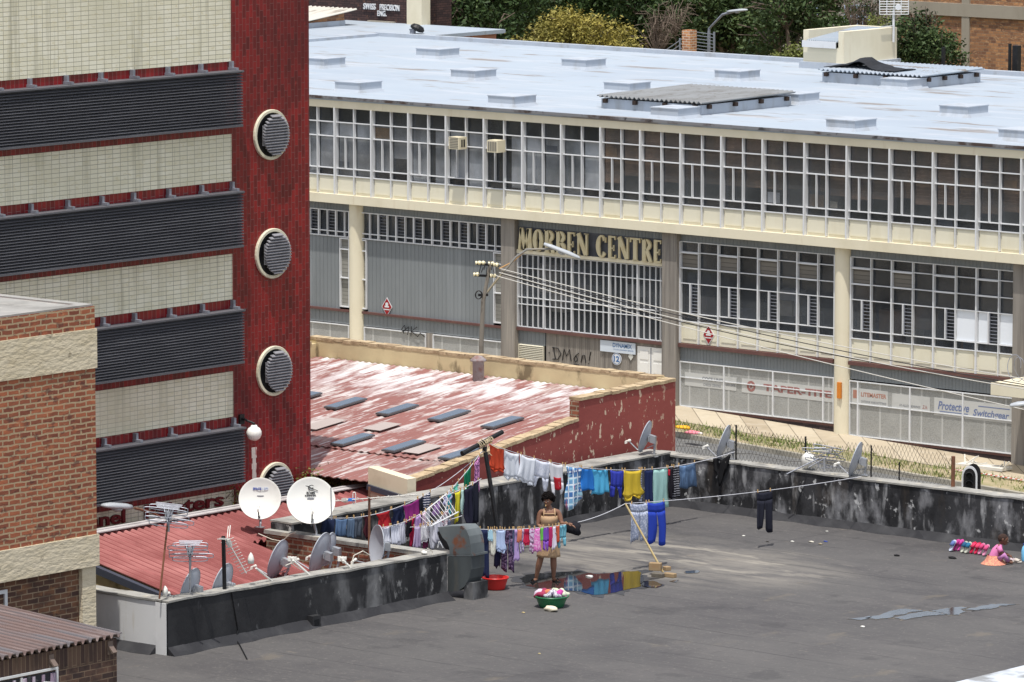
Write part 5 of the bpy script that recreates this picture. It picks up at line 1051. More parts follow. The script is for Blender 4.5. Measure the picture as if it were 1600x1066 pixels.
# cone shaped feed and loose feeds seen behind the parapet
p = AX(392, 873, PXL-.1); t = thing('dish_feed', 'pale cone shaped feed on a white arm rising above the black parapet', 'dish feed', AX(424, 905, PXL-.13))
MB().tube([AX(425, 908, PXL-.13), AX(400, 888, PXL-.1)], .016, 8).build('arm', M_lnb, t); MB().lathe([(0, -.05), (.05, -.05), (.055, .02), (.035, .09), (0, .14)], p-UP*.03, UP, 14).build('horn', M_lnb, t, True)
for q0, q1, lb_ in (((487, 896), (458, 875), 'white twin feed on two arms left of the second dish'), ((548, 882), (536, 875), 'white twin feed standing alone between the second dish and the rusty pipe')):
    a_, b_ = AX(*q0, PXL-.13), AX(*q1, PXL-.15); t = thing('dish_feed', lb_, 'dish feed', a_)
    MB().tube([a_-UP*.05, b_], .014, 6).tube([a_-UP*.05-FW*.08, b_-FW*.06], .014, 6).build('arm', M_lnb, t); MB().lathe([(0, -.05), (.035, -.05), (.035, .05), (0, .06)], b_, UP-RT*.6, 10).obox(b_+UP*.02-RT*.06, RT*.03, FW*.02, UP*.04).obox(b_+UP*.03+RT*.03, RT*.03, FW*.03, UP*.02).build('feed_horn', M_lnb, t)
# ---------------------------------------------------------------- television aerials
M_rust = mat('rusty_pipe', (128, 86, 64), rough=.8, var=[((84, 60, 50), 5, (1, 1, .4), .45, .65, .8)])
def hoop(m, c, u, v, a, b, r=.008):                      # flat folded loop
    pts = []
    for k_ in range(25):
        an = 2*math.pi*k_/24; cx = math.cos(an); sx = math.sin(an); pts.append(c+u*(a*(1 if cx > 0 else -1)*min(1, abs(cx)*1.25)**.5*1)+v*b*sx)
    m.tube(pts, r, 5, False)
def aerial(q_top, q_foot, pl, label, m_pole, pr=.016, size=1.0, tilt=.0, group='television aerials'):
    top, foot = AX(*q_top, pl), AX(*q_foot, pl); top = V((foot.x+(top.x-foot.x)*.3, foot.y+(top.y-foot.y), top.z)); t = thing('television_aerial', label, 'aerial', foot, group)
    MB().tube([foot, top-UP*.02], pr, 8).build('pole', m_pole, t)
    u = (RT+UP*tilt).normalized(); w_ = FW; m = MB(); s = size
    m.bar(top-w_*.28*s, top+w_*.3*s, .022)
    for k_, (dz, a, dy) in enumerate(((.1, .34, -.2), (.1, .3, .1), (-.04, .38, -.2), (-.04, .34, .15), (-.13, .3, 0))):
        hoop(m, top+UP*dz*s+w_*dy*s+u*.03*((k_ % 3)-1), u, UP, a*s, .042*s, .0075)
    for k_ in range(6):
        dy = -.25+.1*k_; m.tube([top+w_*dy*s+UP*.15*s-u*(.16+.01*k_)*s, top+w_*dy*s+UP*.15*s+u*(.16+.01*k_)*s], .006, 5)
    for k_ in range(9):
        a = k_*.7; m.tube([top+w_*.2*s*math.cos(a)-UP*.12*s, top+w_*.15*s*math.sin(a)+u*.09*s*math.cos(a*1.7)+UP*.13*s], .008, 5)
    m.build('elements', M_galv, t); MB().obox(top, u*.05*s, w_*.05*s, UP*.06*s).obox(top-UP*.16*s, u*.02, w_*.02, UP*.09*s).build('junction_box', M_steel, t)
    return t
aerial((263, 806), (249, 936), PXL-.1, 'tall wide looped aerial on a rusty pole at the parapet corner', M_rust, .016, 1.05, -.12)
aerial((297, 862), (297, 926), PXL-.12, 'wide looped aerial on a short grey pole above the half hidden dish', M_steel, .018, .95)
def yagi(post, top, a, b, label, m_post, pr, n_=12, el=.13, refl=True, group='television aerials'):
    t = thing('television_aerial', label, 'aerial', post, group); post, top, a, b = V(post), V(top), V(a), V(b)
    MB().tube([post, top], pr, 8).build('pole', m_post, t)
    d_ = (b-a).normalized(); e = d_.cross(V((d_.z+.3, .4, 1))).normalized(); m = MB(); m.tube([a, b], .011, 6)
    for k_ in range(n_): p = a.lerp(b, (k_+.5)/n_); l = el*(1-.35*k_/n_); m.tube([p-e*l, p+e*l], .006, 5)
    if refl:
        g_ = d_.cross(e)
        for s_ in (-1, 1): m.tube([a+g_*.03*s_, a+g_*.26*s_-d_*.12], .007, 5).tube([a+g_*.03*s_+e*.04, a+g_*.26*s_-d_*.12+e*.04], .007, 5)
    m.build('elements', M_lnb, t); MB().obox(a.lerp(b, .12), d_*.05, e*.035, UP*.03).build('junction_box', M_lnb, t); return t
p0_ = AX(351, 924, PXL-.1); yagi(p0_, AX(349, 838, PXL-.1), AX(354, 842, PXL-.08), AX(385, 896, PXL+.12), 'comb shaped aerial pointing down from the thick black post', M_blk, .034)
yy_ = 70.3; A_ = AY(521, 784, yy_); yagi(V((AY(577, 880, yy_).x, yy_, .3)), AY(577, 761, yy_), AY(524, 783, yy_), AY(650, 773, yy_), 'long thin comb aerial with a blue clip on the rusty pipe by the jeans', M_rust, .022, 8, .09, False)
m = MB(); m.tube([AY(517, 762, yy_), AY(518, 812, yy_)], .011, 6); tag(m.build('aerial_reflector', M_steel), 'thin upright steel rod at the end of the long aerial right of the printed dish', 'aerial rod')
t = thing('aerial_clip', 'blue clip with a white loop on the long comb aerial', 'aerial clip', AY(549, 781, yy_)); p = AY(549, 781, yy_); MB().obox(p+UP*.0, RT*.06, FW*.02, UP*.025).build('clip', mat('bright_blue_plastic', (60, 130, 210), rough=.4), t)
m = MB(); hoop(m, p+RT*.05+UP*.03, UP, RT, .1, .025, .008); m.build('loop', M_lnb, t)
pa_ = AY(1288, 716, PRY+.16); t = thing('television_aerial', 'tangled grey bundled aerial lying on the far parapet beside a white bag', 'aerial', V((pa_.x, PRY+.16, .98)), 'television aerials')
m = MB(); m.tube([V((pa_.x, PRY+.16, .98)), pa_], .02, 8); m.build('pole', M_steel, t); m = MB()
for k_, (a, dz, sl) in enumerate(((.36, .14, -.1), (.34, .06, -.16), (.3, -.02, -.08), (.36, -.1, -.25), (.28, .18, -.2))): hoop(m, pa_+UP*dz+RT*.06*((k_ % 3)-1)+V((0, .03*k_, 0)), (RT+UP*sl).normalized(), UP, a, .03, .008)
for k_ in range(12): a = k_*.55; m.tube([pa_+RT*(.3*math.cos(a*3))-UP*.2*math.sin(a), pa_+RT*.12*math.cos(a)+UP*.2*math.cos(a*1.3)], .009, 5)
m.tube([pa_-RT*.7-UP*.3, pa_-RT*.1], .012, 5); m.build('elements', M_galv, t)
def lump(name, c, r, mt, label, cat, seed=1, sq=(1, 1, 1), group=None, det=2):
    bm = bmesh.new(); bmesh.ops.create_icosphere(bm, subdivisions=det, radius=1); r_ = random.Random(seed); ph = [r_.uniform(0, 6) for _ in range(6)]
    mb = MB()
    for v in bm.verts:
        p = v.co; k_ = 1+.16*math.sin(5*p.x+ph[0])*math.sin(6*p.y+ph[1])+.13*math.sin(8*p.z+ph[2]+5*p.x)
        mb.v.append(V(c)+V((p.x*sq[0], p.y*sq[1], max(p.z, -.75)*sq[2]))*r*k_)
    bm.faces.ensure_lookup_table(); mb.f = [tuple(v.index for v in f.verts) for f in bm.faces]; bm.free()
    o = mb.build(name, mt, None, True)
    if label: tag(o, label, cat, group)
    return o
p = AY(1264, 722, PRY+.16); lump('plastic_bag', p+UP*.02, .15, M_lnb, 'crumpled white bag on the far parapet left of the bundled aerial', 'bag', 3, (1, .8, 1.15))
p = AX(258, 925, PXL-.13); lump('plastic_bottle', p, .055, M_lnb, 'small white plastic bottle at the foot of the rusty aerial pole', 'bottle', 5, (.8, .8, 1.7))
p = AX(663, 860, PXL-.1); lump('white_pebble', V((p.x, p.y, .87)), .05, M_lnb, 'smooth white blob under the loose cable on the parapet top', 'stone', 6, (1.1, 1, .7))
# loose cables
def cable(pts, label, m=M_cable, r=.009, name='loose_cable'):
    o = MB().tube(pts, r, 5).build(name, m); return tag(o, label, 'cable')
cable([AX(x_, y_, PXL-.02) for x_, y_ in ((620, 879), (640, 884), (665, 881), (674, 873), (676, 862), (668, 857))], 'pale loose cable looped over the end of the black parapet')
cable([AX(x_, y_, PXL-.1) for x_, y_ in ((470, 890), (455, 880), (446, 884)) ], 'short pale cable below the twin feed')
cable([AY(x_, y_, WB-.18) for x_, y_ in ((404, 834), (425, 843), (441, 846), (453, 835), (462, 832))], 'thin white cable sagging along the face of the brick wall')
cable([AX(x_, y_, PXL+.015) for x_, y_ in ((362, 925), (366, 950), (372, 985), (368, 998))]+[AZ(374, 1007, .012), AZ(386, 1030, .012)], 'black cable hanging down the black parapet onto the roof', M_blk, .011)
cable([AX(x_, y_, PXL-.02) for x_, y_ in ((548, 885), (553, 868), (567, 861), (578, 868))], 'white cable arching from the twin feed to the rusty pipe')
# ---------------------------------------------------------------- wire fence on the far parapet
M_wire = mat('fence_wire', (96, 92, 88), rough=.6, metal=.3)
fy = PRY+.26
ft_ = thing('wire_fence', 'sagging diamond mesh wire fence on dark posts along the far parapet', 'fence', (AY(1150, 720, fy).x, fy, .98))
for (xt, yt), (xb, yb2), w_ in (((1150, 664), (1150, 718), .035), ((1258.5, 682), (1258.5, 726), .035), ((1361, 696), (1361, 749), .03), ((1405, 722), (1405, 752), .03), ((1489, 713), (1489, 764), .075)):
    a_, b_ = AY(xt, yt, fy), AY(xb, yb2, fy); MB().tube([V((b_.x, fy, .96)), V((b_.x, fy, a_.z))], w_/2, 8).build('post', M_rust if w_ > .05 else M_blk, ft_)
m = MB(); xa_, xb_ = AY(1056, 700, fy).x, AY(1489, 740, fy).x; r_ = random.Random(2); nn_ = int((xb_-xa_)/.085)
def ftop(u): return .66+.05*math.sin(u*9)+.03*math.sin(u*31)-.08*max(0, math.sin(u*14))
for i in range(-8, nn_+8):
    for s_ in (-1, 1):
        pts = []
        for k_ in range(9):
            zz = .98+k_*.085; xq = xa_+i*.085+s_*(k_*.5*.085)*1.0; u = (xq-xa_)/(xb_-xa_)
            if 0 <= u <= 1 and zz < .98+ftop(u): pts.append((xq, fy+s_*.004+.02*math.sin(u*20), zz))
        if len(pts) > 1: m.tube(pts, .0035, 3, False)
m.build('wire_mesh', M_wire, ft_)
cable([(xa_+(xb_-xa_)*k_/30, fy+.01, .98+.12+.03*math.sin(k_*.9)) for k_ in range(31)], 'slack wire strung low along the fence on the far parapet', M_wire, .005, 'fence_wire')
# ---------------------------------------------------------------- traffic light
p = AD(1515, 748, 140); t = thing('traffic_light', 'black traffic light head with a white edged rounded backboard and green lens', 'traffic light', (p.x, p.y, gz(p.x)))
n = (VW-RT*.16); n.z = 0; n.normalize(); u = n.cross(UP)*-1; u.normalize()
if u.dot(RT) < 0: u = -u
def capsule(c, rx, h, d0, d1, m, nm, zb):
    pts = [c+u*rx*math.cos(a)+UP*(h*1.0-rx*0+rx*1.35*math.sin(a)) for a in [math.pi*k_/16 for k_ in range(17)]]+[c-u*rx+UP*zb, c+u*rx+UP*zb]
    return MB().prism([q+n*d0 for q in pts], n*(d1-d0)).build(nm, m, t)
h0 = -.05
capsule(p, .2, .06, 0, .04, M_white, 'backboard_edge', -.95); capsule(p, .155, .06, .041, .06, M_blk, 'backboard', -.93)
MB().obox(p+n*-.15-UP*.42, u*.11, n*.149, UP*.5).build('housing', M_blk, t); capsule(p+u*.08-n*.22, .19, .1, 0, .03, M_blk, 'rear_board', -.9)
M_grn = NT('green_lens'); M_grn.b.inputs['Base Color'].default_value = (.02, .35, .2, 1); M_grn.b.inputs['Emission Color'].default_value = (.05, .8, .4, 1); M_grn.b.inputs['Emission Strength'].default_value = .35; M_grn = M_grn.m
for k_, (dz, m_) in enumerate(((.09, M_dark), (-.12, M_dark), (-.33, M_grn))):
    c = p+UP*dz+n*.062; MB().lathe([(0, .01), (.075, .006), (.082, 0)], c, n, 18).build('lens', m_, t, True)
    m = MB(); N_ = 12; vs = []
    for i in range(N_+1):
        a = math.radians(-10+200*i/N_); e = u*math.cos(a)+UP*math.sin(a); vs += [c+e*.094, c+e*.094+n*(.13 if 0 < i < N_ else .05), c+e*.086+n*(.13 if 0 < i < N_ else .05), c+e*.086]
    fs = [(i*4+q, i*4+(q+1) % 4, i*4+4+(q+1) % 4, i*4+4+q) for i in range(N_) for q in range(4)]
    m.add(vs, fs).build('visor', M_blk, t)
MB().tube([V((p.x, p.y, gz(p.x)))-n*.15, p-n*.15-UP*.5], .06, 10).build('pole', M_blk, t)
# ---------------------------------------------------------------- street lights and the wire pole
M_bpole = mat('galvanised_pole', (128, 126, 122), rough=.6, metal=.3, var=[((168, 150, 108), 1.5, (1, 1, .5), .5, .65, .6)])
pd = 140; b_ = AD(751, 560, pd); top_ = AD(767, 408, pd)
pole = thing('wire_pole', 'grey leaning wire pole with clustered insulators before the ribbed grey cladding', 'pole', (b_.x, b_.y, gz(b_.x)))
MB().tube([V((b_.x, b_.y, gz(b_.x))), AD(752, 540, pd), AD(755, 470, pd), top_], [.075, .065, .055, .04], 10).build('mast', mat('weathered_pole', (112, 106, 98), rough=.8, var=[((146, 138, 124), 2, (1, 1, .3), .5, .7, .7)]), pole)
m = MB()
for qa, qb in (((743, 412), (780, 415)), ((741, 430), (776, 432)), ((747, 461), (763, 461))): m.bar(AD(*qa, pd), AD(*qb, pd), .06)
m.build('crossarm', M_blk, pole); m = MB()
for q in ((749, 411), (755, 411), (769, 412), (776, 414), (746, 429), (772, 431)): m.lathe([(0, -.1), (.05, -.1), (.05, -.06), (.03, -.04), (.055, -.02), (.055, .02), (.03, .05), (0, .07)], AD(*q, pd), RT, 10)
m.build('insulator', mat('cream_porcelain', (216, 206, 170), rough=.3), pole)
m = MB(); m.tube([AD(747+5*math.cos(a)+.14*a, 461+6.5*math.sin(a)+.3*math.sin(a*2.3), pd-.2+.01*a) for a in [k_*.4 for k_ in range(34)]], .012, 5)
for k_ in range(7): m.tube([AD(748+4*k_, 430-(k_ % 3)*4, pd-.1), AD(752+3*k_, 412+(k_ % 2)*6, pd-.1)], .012, 5)
m.build('jumper_wires', M_blk, pole)
arm = [AD(752, 468, pd), AD(776, 438, pd), AD(806, 402, pd), AD(823, 390, pd), AD(866, 389, pd)]
sl = street_light(arm, AD(878, 393, pd), 'street light with a long bracing arm in front of the MORBEN CENTRE letters', M_bpole, 1.0, .03, hd=(AD(889, 398, pd)-AD(866, 389, pd)))
MB().tube([AD(780, 420, pd), AD(800, 410, pd), AD(823, 390, pd)], .02, 6).build('brace', mat('rusty_brace', (176, 138, 92), rough=.7), sl)
M_wirel = mat('aluminium_wire', (190, 188, 182), rough=.5, metal=.3); M_wired = mat('dark_wire', (52, 50, 50), rough=.6)
for (q0, q1, sag, m_, lb_) in (((782, 420), (1600, 592), 10, M_wirel, 'topmost pale wire running right from the pole to the canopy'), ((784, 424), (1600, 601), 10, M_wired, 'dark wire just under the topmost pale wire'), ((780, 426), (1600, 608), 12, M_wirel, 'lower pale wire of the bundle crossing the gridded window'), ((775, 431), (1600, 640), 6, M_wirel, 'lowest single pale wire dropping away from the bundle to the right'), ((783, 428), (1600, 604), 16, M_wired, 'slack dark wire sagging beneath the wire bundle')):
    pts = []
    for k_ in range(25): u_ = k_/24; pts.append(AD(q0[0]+(q1[0]-q0[0])*u_, q0[1]+(q1[1]-q0[1])*u_+sag*4*u_*(1-u_), 139-8*u_))
    tag(MB().tube(pts, .012, 5, False).build('overhead_wire', m_), lb_, 'wire', 'overhead wires')
# street lights: in the lane beyond the lean-to, and at the right edge
h = AX(183, 792, -67.72); e_ = AX(210, 794, -67.72); q = [AX(258, 808, -67.72), AX(238, 801, -67.72), e_]; base = V((q[0].x, q[0].y+.05, -6.5))
street_light([base, q[0]-UP*.05, q[1], q[2]], h, 'street light with a flat grey head and rusty arm in front of the tower lettering', M_rust, .72, .022, hd=(AX(155, 791, -67.72)-e_))
h = AD(1600, 632, 118); street_light([AD(1690, 1000, 118), AD(1680, 640, 118), AD(1640, 626, 118), AD(1612, 629, 118)], h, 'street light head entering from the right edge below the canopy', M_galv, .62, .04, hd=(AD(1586, 632, 118)-AD(1612, 629, 118)))
# litter and barrier tape on the verge
for q, sz, col_, lb_ in (((1067, 668), .22, (226, 170, 40), 'yellow plastic litter lying in the verge grass'), ((1083, 676), .22, (220, 130, 140), 'pink torn litter lying in the verge grass'), ((1092, 677), .12, (226, 214, 206), 'white scrap of litter beside the pink one')):
    p = AZ(*q, gz(-101)+.2); lump('litter', p, sz, mat('litter_%d_%d' % (col_[0], col_[1]), col_, rough=.6), lb_, 'litter', int(q[0]), (1.3, .7, .28))
def onst(x_, y_): 
    n_ = V((-GS, 0, 1)); return AP(x_, y_, n_, n_.dot(V((-101.3, 0, -6.36+.16))))
tp_ = MB(); pts = [onst(x_, y_) for x_, y_ in ((1488, 734), (1505, 737), (1540, 742), (1570, 747), (1602, 752))]
for a_, b_ in zip(pts, pts[1:]):
    for k_ in range(8):
        if k_ % 2 == 0: tp_.bar(a_.lerp(b_, k_/8)+UP*.02, a_.lerp(b_, (k_+1)/8)+UP*.02, .08, .01)
o = tp_.build('barrier_tape', mat('red_tape', (196, 70, 60), rough=.5)); tag(o, 'red and white barrier tape lying across the pavement behind the traffic light', 'tape')
for a_, b_ in zip(pts, pts[1:]):
    for k_ in range(8):
        if k_ % 2: MB().bar(a_.lerp(b_, k_/8)+UP*.02, a_.lerp(b_, (k_+1)/8)+UP*.02, .08, .01).build('white_stripe', M_white, o)
p = onst(1537, 729); m = MB(); r_ = random.Random(8)
m.obox(p, V((.8, 0, 0)), V((0, .25, 0)), V((0, 0, .04)))
for k_ in range(14): q = p+V((r_.uniform(-.8, .8), r_.uniform(-.3, .3), .03)); d_ = V((r_.uniform(-1, 1), r_.uniform(-1, 1), r_.uniform(0, .6))).normalized(); m.bar(q, q+d_*r_.uniform(.2, .5), .03)
tag(m.build('rubble_pile', mat('pale_rubble', (206, 202, 192), rough=.9)), 'pale scraps piled on the pavement above the traffic light', 'rubble')
# ---------------------------------------------------------------- washing
_mc = {}
def MC(rgb, pat=None, p2=None):
    key = (rgb, pat, p2)
    if key in _mc: return _mc[key]
    fade = lambda c: tuple(int(q*.84+.16*(.5*sum(c)/3+70)) for q in c)
    rgb = fade(rgb); p2 = fade(p2) if p2 else None
    nm = 'cloth_%02x%02x%02x%s' % (*rgb, '_'+pat if pat else '')
    if pat == 'print': m = mat(nm, rgb, rough=.9, spec=.1, var=[(p2, 28, (1, 1, 1), .5, .56, .9, 2)])
    elif pat == 'stripe': m = mat(nm, rgb, rough=.9, spec=.1, brick=dict(c1=rgb, c2=rgb, m=p2, w=30, h=.045, g=.008))
    elif pat == 'plaid': m = mat(nm, rgb, rough=.9, spec=.1, brick=dict(c1=rgb, c2=p2, m=(214, 226, 236), w=.13, h=.12, g=.016, off=.0), var=[((28, 40, 110), 9, (1, 1, .2), .55, .62, .8, 2), ((170, 214, 226), 10, (.2, .2, 1), .56, .62, .7, 2, 4), ((190, 60, 80), 14, (1, 1, .1), .66, .7, .7, 2, 7)])
    elif pat == 'denim': m = mat(nm, rgb, rough=.9, spec=.1, var=[(tuple(int(q*.6) for q in rgb), 3, (1, 1, .3), .42, .7, .8), (tuple(min(255, int(q*1.35)) for q in rgb), 5, (1, 1, .25), .56, .72, .7, 4, 3)])
    else: m = mat(nm, rgb, rough=.9, spec=.1, var=[(tuple(int(q*.82) for q in rgb), 3, (1, 1, .4), .45, .7, .5)])
    _mc[key] = m; return m
M_peg = mat('wooden_peg', (200, 166, 116), rough=.8); M_line = mat('nylon_line', (198, 198, 204), rough=.6)
KIND = {
 'tee': [[(0, 0, 1), (.3, .02, .98), (.68, .0, 1.0), (.74, -.1, 1.1), (.86, -.08, 1.08), (.9, .02, .98)], [(.9, .02, .5), (1, .12, .33)], [(.9, .5, .98), (1, .67, .88)]],
 'pants': [[(0, 0, 1), (.22, -.03, 1.03)], [(.22, -.03, .49), (.6, -.04, .45), (1, -.02, .4)], [(.22, .51, 1.03), (.6, .55, 1.04), (1, .6, 1.02)]],
 'towel': [[(0, 0, 1), (.5, .02, .98), (1, .0, 1.0)]],
 'skirt': [[(0, .12, .88), (.4, .02, .98), (1, -.1, 1.1)]],
 'tank': [[(0, 0, 1), (.6, .05, .95)], [(.6, .05, .45), (.8, .06, .34), (1, .12, .28)], [(.6, .55, .95), (.8, .66, .94), (1, .72, .88)]],
 'onesie': [[(0, .05, .95), (.3, 0, 1), (.6, .08, .92)], [(.6, .08, .49), (1, .12, .4)], [(.6, .51, .92), (1, .6, .88)]],
 'bunch': [[(0, .1, .9), (.3, .2, .85), (.7, .05, .95), (1, .25, .7)]],
 'point': [[(0, .1, .9), (.5, .12, 1), (.85, .4, 1.05), (1, .7, 1.0)]],
}
class Line:
    def __init__(s, A, B, sag): s.A, s.B, s.sag = V(A), V(B), sag
    def p(s, t): q = s.A.lerp(s.B, t); q.z -= s.sag*4*t*(1-t); return q
    def x(s, px):
        a, b = 0.0, 1.0; up = PX(s.p(1))[0] > PX(s.p(0))[0]
        for _ in range(40):
            m = (a+b)/2
            if (PX(s.p(m))[0] < px) == up: a = m
            else: b = m
        return s.p((a+b)/2)
    def rope(s, label, r=.006, name='clothes_line'):
        return tag(MB().tube([s.p(k/30) for k in range(31)], r, 6).build(name, M_line), label, 'clothes line', 'clothes lines')
def garment(name, label, cat, ln, x0, x1, yb, kind, m, seed=0, amp=.03, back=0.0, group=None, pegs=2, parts=()):
    r0_ = random.Random(seed*13+1); xe = (x1-x0)*.05; a, b = ln.x(x0-xe*r0_.random()), ln.x(x1+xe*r0_.random()*2); mid = (a+b)/2; back += r0_.uniform(-.03, .03); ym = PX(mid)[1]; h = (yb-ym)*dep(mid)/F_PX*1.01
    u = b-a; n = u.cross(UP).normalized()
    if n.dot(CAM-mid) < 0: n = -n
    a = a-n*back; b = b-n*back; r_ = random.Random(seed*7+3); ph = [r_.uniform(0, 6.28) for _ in range(5)]; fr = r_.uniform(1.8, 3.2); wdt = u.length
    amp = min(amp*.75, wdt*.11)
    t = thing(name, label, cat, V((mid.x, mid.y, mid.z-h)), group)
    skew, tilt = r_.uniform(-.08, .08), r_.uniform(-.16, .16)
    def P_(uu, v): 
        top = a.lerp(b, uu); 
        f = amp*(.25+.75*v)*(math.sin(6.28*fr*uu+ph[0]+1.3*v)+.5*math.sin(6.28*2.3*fr*uu+ph[1]-2*v))+amp*.8*v*math.sin(3*v+ph[2])
        return top+n*f-UP*(h*v*(1-.04*math.sin(9*uu+ph[3])*v+tilt*(uu-.5)*v)+min(.03, wdt*.1)*math.sin(math.pi*min(1, max(0, uu)))*(1-v))+u*(.025*math.sin(5*v+ph[4])+skew*v-.06*(uu-.5)*math.sin(math.pi*v))
    mb = MB()
    for band in KIND[kind]:
        rows = []; NV = max(3, int((band[-1][0]-band[0][0])*11))
        for i in range(NV+1):
            v = band[0][0]+(band[-1][0]-band[0][0])*i/NV
            for (v0, l0, r0), (v1, l1, r1) in zip(band, band[1:]):
                if v0-1e-6 <= v <= v1+1e-6: q = (v-v0)/(v1-v0); L_, R_ = l0+(l1-l0)*q, r0+(r1-r0)*q; break
            rows.append((v, L_, R_))
        NU = max(3, int(10*(rows[0][2]-rows[0][1]))); o = len(mb.v)
        for v, L_, R_ in rows:
            for k in range(NU+1): mb.v.append(P_(L_+(R_-L_)*k/NU, v))
        W_ = NU+1
        for i in range(NV):
            for k in range(NU): mb.f.append((o+i*W_+k, o+i*W_+k+1, o+(i+1)*W_+k+1, o+(i+1)*W_+k))
    c = mb.build('fabric', m, t, True); md = c.modifiers.new('thickness', 'SOLIDIFY'); md.thickness = .008; md.offset = 0
    for nm, m2, u0, u1, v0, v1 in parts:
        q = MB(); NU = 6; NV = 6
        for i in range(NV+1):
            for k in range(NU+1): q.v.append(P_(u0+(u1-u0)*k/NU, v0+(v1-v0)*i/NV)+n*.012)
        q.f = [(i*(NU+1)+k, i*(NU+1)+k+1, (i+1)*(NU+1)+k+1, (i+1)*(NU+1)+k) for i in range(NV) for k in range(NU)]
        e = q.build(nm, m2, t, True); md = e.modifiers.new('thickness', 'SOLIDIFY'); md.thickness = .006
    for k in range(pegs):
        p = a.lerp(b, .08+.84*k/max(1, pegs-1)); MB().obox(p+UP*.015, u.normalized()*.006, n*.009, UP*.03).build('peg', M_peg, t)
    return t
# the T shaped pole
pb = AZ(785, 874); pd_ = dep(pb); ptop = AD(757, 698, pd_)
wp = thing('washing_pole', 'leaning black steel washing pole with a crossbar tied with rope', 'pole', pb)
MB().tube([pb, ptop], .04, 12).build('post', M_blk, wp)
ca, cb_ = AD(722, 709, pd_-.35), AD(785, 675, pd_+.3)
MB().tube([ca, cb_], .042, 12).tube([ca-(cb_-ca)*.002, ca+(cb_-ca)*.03], .05, 12).build('crossbar', M_blk, wp)
m = MB(); r_ = random.Random(6); ax = (cb_-ca).normalized(); cc = AD(757, 692, pd_)
for k in range(16):
    p = cc+ax*r_.uniform(-.14, .2); e = ax.cross(UP).normalized(); g_ = ax.cross(e); s0 = r_.uniform(-.4, .4)
    m.tube([p+ax*(s0*.03*q)+(e*math.cos(q*.9)+g_*math.sin(q*.9))*(.05+.004*(k % 3)) for q in range(8)], .008, 5)
for k in range(14): p = cc+ax*r_.uniform(-.12, .2); m.tube([p, p+V((r_.uniform(-.08, .08), r_.uniform(-.08, .08), r_.uniform(-.2, .06))), p+V((r_.uniform(-.14, .14), r_.uniform(-.14, .14), r_.uniform(-.3, .1)))], .006, 4)
m.build('rope_binding', mat('frayed_rope', (186, 170, 140), rough=.9), wp)
PT = AD(762, 690, pd_)
# line one: pole to the far corner
L1 = Line(AD(766, 694, pd_), AY(1148, 706, PRY-.05), .41); L1.rope('clothes line from the black pole to the far parapet corner')
G1 = 'garments on the line from the pole to the far corner'
garment('t_shirt', 'orange red shirt hanging nearest the black pole', 'shirt', L1, 765, 787, 738, 'tee', MC((206, 66, 36)), 1, group=G1)
garment('t_shirt', 'white shirt hanging just right of the orange red shirt', 'shirt', L1, 789, 811, 750, 'tee', MC((224, 228, 238)), 2, group=G1)
garment('t_shirt', 'second white shirt of the row, with a round neck showing', 'shirt', L1, 811, 833, 757, 'tee', MC((222, 226, 236)), 3, group=G1)
garment('vest', 'white vest with faint pale print between two white garments', 'vest', L1, 833, 858, 764, 'tank', MC((220, 224, 236), 'print', (200, 206, 226)), 4, group=G1)
garment('t_shirt', 'white shirt with a red bib panel hanging above the woman', 'shirt', L1, 858, 879, 774, 'tank', MC((224, 224, 230)), 5, group=G1, parts=(('red_panel', MC((176, 24, 36)), .2, .85, .42, .8),))
garment('plaid_shirt', 'blue and white plaid shirt hanging right of the white garments', 'shirt', L1, 880, 909, 795, 'bunch', MC((60, 110, 176), 'plaid', (120, 176, 214)), 6, .05, group=G1)
garment('t_shirt', 'bright blue shirt between the plaid shirt and the sky blue shirt', 'shirt', L1, 905, 926, 766, 'skirt', MC((30, 112, 206)), 7, group=G1)
garment('t_shirt', 'sky blue shirt hanging left of the indigo shirt', 'shirt', L1, 925, 950, 772, 'towel', MC((72, 172, 220)), 8, group=G1)
garment('t_shirt', 'indigo blue shirt hanging left of the yellow shirt', 'shirt', L1, 952, 972, 776, 'tank', MC((46, 58, 176)), 9, group=G1)
garment('t_shirt', 'bright yellow shirt hanging neck down on the long line', 'shirt', L1, 973, 1000, 780, 'tee', MC((226, 190, 46)), 10, group=G1)
garment('trousers', 'narrow white striped trouser leg right of the yellow shirt', 'trousers', L1, 1000, 1005, 785, 'towel', MC((210, 214, 226), 'stripe', (90, 100, 150)), 11, .01, group=G1)
garment('track_trousers', 'dark navy track trousers left of the mint towel', 'trousers', L1, 1005, 1018, 784, 'towel', MC((26, 36, 78)), 12, .02, group=G1)
garment('towel', 'long pale mint towel hanging near the far corner', 'towel', L1, 1018, 1042, 793, 'towel', MC((168, 216, 208)), 13, .02, group=G1)
garment('black_shirt', 'black top with a sliver of red right of the mint towel', 'shirt', L1, 1041, 1051, 778, 'bunch', MC((26, 24, 30)), 14, group=G1, parts=(('red_trim', MC((196, 30, 50)), .1, .4, .05, .25),))
garment('striped_shirt', 'black top with thin white stripes near the far corner', 'shirt', L1, 1050, 1061, 778, 'towel', MC((28, 28, 34), 'stripe', (150, 150, 156)), 15, group=G1)
garment('jeans', 'folded blue jeans at the far corner end of the line', 'jeans', L1, 1061, 1089, 763, 'towel', MC((92, 122, 160), 'denim'), 16, group=G1)
